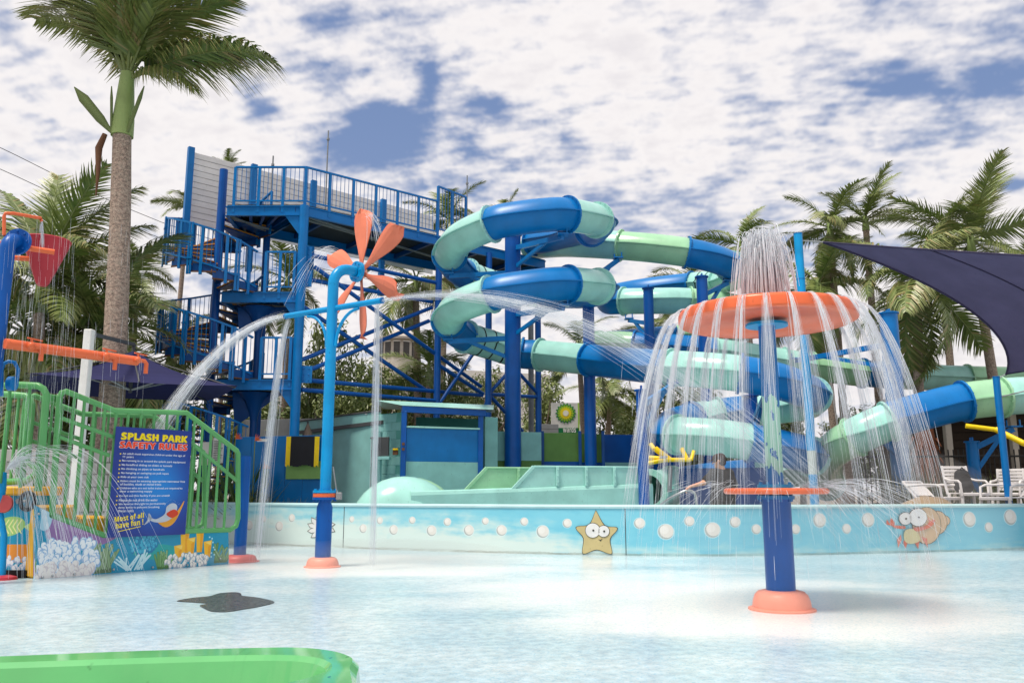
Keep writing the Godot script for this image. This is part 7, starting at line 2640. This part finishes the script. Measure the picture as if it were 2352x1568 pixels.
func mist(label: String, at: Vector3, size: Vector3, dens: float) -> void:
	var o := thing("water_mist", label, "mist", at)
	tag(o, "", "", "", "stuff")
	var f := FogVolume.new()
	f.name = "spray"
	f.shape = RenderingServer.FOG_VOLUME_SHAPE_ELLIPSOID
	f.size = size
	var m := FogMaterial.new()
	m.density = dens
	m.albedo = Color(1, 1, 1)
	f.material = m
	o.add_child(f)

func make_water() -> void:
	mist("thin white mist drifting round the foot of the mushroom fountain", mush + Vector3(0.5, 0.75, 0.0), Vector3(3.0, 1.5, 2.2), 0.10)
	mist("thin white mist over the pad beside the pinwheel post", pin + Vector3(0.6, 0.12, -0.1), Vector3(4.5, 0.5, 2.4), 0.16)
	var rng := RandomNumberGenerator.new()
	rng.seed = 9
	# curtain: one stream through each notch of the mushroom rim
	var cnt := 28
	for k in cnt:
		var a := TAU * (k + 0.3) / cnt
		var d := Vector3(cos(a), 0, sin(a))
		var p := mush + d * (MUSH_R - 0.02) + Vector3.UP * (MUSH_Y + 0.075)
		var o := thing("falling_stream", "thin white stream of water falling from the mushroom rim", "water stream", p, "streams falling from the mushroom rim")
		var mb := MB.new()
		var sp := rng.randf_range(0.62, 0.95)
		var T := sqrt(2.0 * p.y / 9.8)
		for j in 68:
			var v := d * sp * rng.randf_range(0.9, 1.1) + d.cross(Vector3.UP) * rng.randfn() * 0.06 + Vector3.UP * rng.randf_range(0.15, 0.3)
			var q := p + d.cross(Vector3.UP) * rng.randfn() * 0.012
			var t0 := 0.0 if j < 22 else rng.randf_range(0.05, 0.6) * T
			var t1 := minf(T * 1.03, t0 + (rng.randf_range(0.4, 0.9) if j < 22 else rng.randf_range(0.12, 0.4)) * T)
			while q.y + v.y * t1 - 4.9 * t1 * t1 < 0.005: t1 -= 0.01
			strand(mb, q, v, t0, t1, rng.randf_range(0.0006, 0.0012) * (1.3 if j < 22 else 0.9), 10)
		part(mb, "strands", M.water, o, "stuff")
	# plume on the cap
	var pl := thing("water_plume", "white bubbling water plume on top of the mushroom cap", "water plume", mush + Vector3.UP * (MUSH_Y + 0.14))
	var pm := MB.new()
	for k in 2600:
		var a := rng.randf() * TAU
		var d := Vector3(cos(a), 0, sin(a))
		var up := rng.randf_range(2.7, 3.75)
		var out := minf(absf(rng.randfn()), 2.0) * 0.13 + 0.07
		var p0 := pl.position + d * rng.randf_range(0.0, 0.11)
		var T := 2.0 * up / 9.8
		var t0 := rng.randf_range(0.0, 0.75) * T
		strand(pm, p0, Vector3.UP * up + d * out, t0, minf(T, t0 + rng.randf_range(0.15, 0.4) * T), rng.randf_range(0.0022, 0.0062), 7)
	part(pm, "strands", M.water, pl, "stuff")
	# water skidding over the cap and off the lower disc
	var sd := thing("disc_spray", "fine flat spray flung off the small orange disc", "water spray", mush + Vector3.UP * 1.05)
	var sm := MB.new()
	for k in 380:
		var a := rng.randf_range(-0.9, 1.0) if k % 3 else rng.randf() * TAU
		var d := Vector3(cos(a), 0, sin(a))
		var v := d * rng.randf_range(0.8, 3.4) + Vector3.UP * rng.randf_range(0.1, 1.2)
		var p0 := mush + d * 0.4 + Vector3.UP * 1.045
		var t0 := rng.randf_range(0.0, 0.22)
		strand(sm, p0, v, t0, t0 + rng.randf_range(0.04, 0.12), rng.randf_range(0.0008, 0.0018), 4)
	part(sm, "strands", M.water, sd, "stuff")
	var db := thing("falling_drops", "drips falling from the underside of the mushroom cap", "water drops", mush + Vector3.UP * 2.5)
	var dm := MB.new()
	for k in 260:
		var a := rng.randf() * TAU
		var rr := rng.randf_range(0.75, 1.35)
		var p0 := mush + Vector3(cos(a) * rr, rng.randf_range(0.4, 2.3), sin(a) * rr)
		strand(dm, p0, Vector3(cos(a) * 0.3, -2.5, sin(a) * 0.3), 0.0, rng.randf_range(0.03, 0.09), rng.randf_range(0.0008, 0.0018), 3)
	part(dm, "strands", M.water, db, "stuff")
	# jets of the pinwheel post
	var bd: Vector3 = (bar_ends[1] - bar_ends[0]).normalized()
	jet("water_jet", "white water jet arching from the cross bar across the tube slides", "water jet", bar_ends[1] + bd * 0.02, Vector3(6.5, 1.05, 0.8), 0.95, 210, 0.026, 0.0010, 61, "", 0.035)
	jet("water_jet", "white water jet falling from the cross bar toward the navy umbrella", "water jet", bar_ends[0] - bd * 0.02, Vector3(-3.1, -0.45, 0.35), 0.8, 300, 0.035, 0.0012, 62, "", 0.045)
	jet("falling_stream", "straight white stream dropping from the cross bar end above the pump house", "water stream", bar_ends[1] - bd * 0.07 + Vector3.DOWN * 0.05, Vector3(0.03, -0.5, 0), 0.85, 170, 0.06, 0.0012, 63, "", 0.045)
	jet("falling_stream", "slanting white stream dropping from the cross bar end beside the tower post", "water stream", bar_ends[0] + bd * 0.07 + Vector3.DOWN * 0.05, Vector3(-0.4, -0.5, -0.15), 0.85, 190, 0.07, 0.0012, 64, "", 0.045)
	# water thrown off the pinwheel
	var hub := pin + Vector3(0.32, px(815, 606, 11.65).y, -0.24)
	jet("flung_water", "water flung off the pinwheel paddles beside the tower post", "water spray", hub + Vector3(-0.35, 0.28, 0.1), Vector3(-1.1, 0.5, 0.3), 0.45, 40, 0.2, 0.002, 65, "", 0.05)
	jet("flung_water", "wisp of water leaving the upper paddle of the pinwheel", "water spray", hub + Vector3(0.1, 0.85, 0), Vector3(0.6, 0.4, 0.2), 0.35, 40, 0.25, 0.0025, 66, "", 0.04)
	# fan from the water gun
	var fo := px(12, 1082, 9.9)
	var fn := thing("spray_fan", "fan shaped spray arching from the water gun over the reef panel", "water spray", fo)
	var fm := MB.new()
	for k in 330:
		var v := Vector3(rng.randf_range(0.5, 2.3), rng.randf_range(0.7, 2.5), rng.randf_range(-0.5, 0.5))
		v.x = 0.35 + v.x * v.y * 0.42
		var T := (v.y + sqrt(v.y * v.y + 2 * 9.8 * fo.y)) / 9.8
		var t0 := rng.randf_range(0.0, 0.8) * T * (0.0 if k < 90 else 1.0)
		strand(fm, fo, v, t0, minf(T * 0.98, t0 + rng.randf_range(0.2, 0.45) * T), rng.randf_range(0.001, 0.0022), 8)
	part(fm, "strands", M.water, fn, "stuff")
	# curtain of drops round the bucket tower
	var rd := thing("falling_drops", "curtain of falling drops round the red cone bucket", "water drops", px(80, 640, 10.0))
	var rm := MB.new()
	for k in 330:
		var u := rng.randf_range(-5, 175) if k % 4 else rng.randf_range(0, 330)
		var v := rng.randf_range(500, 960)
		var p0 := px(u, v, rng.randf_range(9.2, 10.6))
		var l := rng.randf_range(0.05, 0.14)
		strand(rm, p0, Vector3(rng.randf_range(-0.1, 0.25), -3.0, 0), 0.0, l, rng.randf_range(0.0006, 0.0014), 3)
	part(rm, "strands", M.water, rd, "stuff")
	jet("falling_stream", "short white spout pouring into the red cone bucket", "water stream", px(94, 508, 9.9), Vector3(0.03, -0.8, -0.3), 0.2, 30, 0.05, 0.004, 67, "", 0.015)

func _ready() -> void:
	make_materials()
	make_light()
	make_ground()
	make_wall()
	make_slides()
	make_tower()
	make_mushroom()
	make_pinwheel()
	make_blue_post()
	make_tub()
	make_play()
	make_plants()
	make_back()
	make_umbrella()
	make_sail()
	make_terrace()
	make_person()
	make_water()
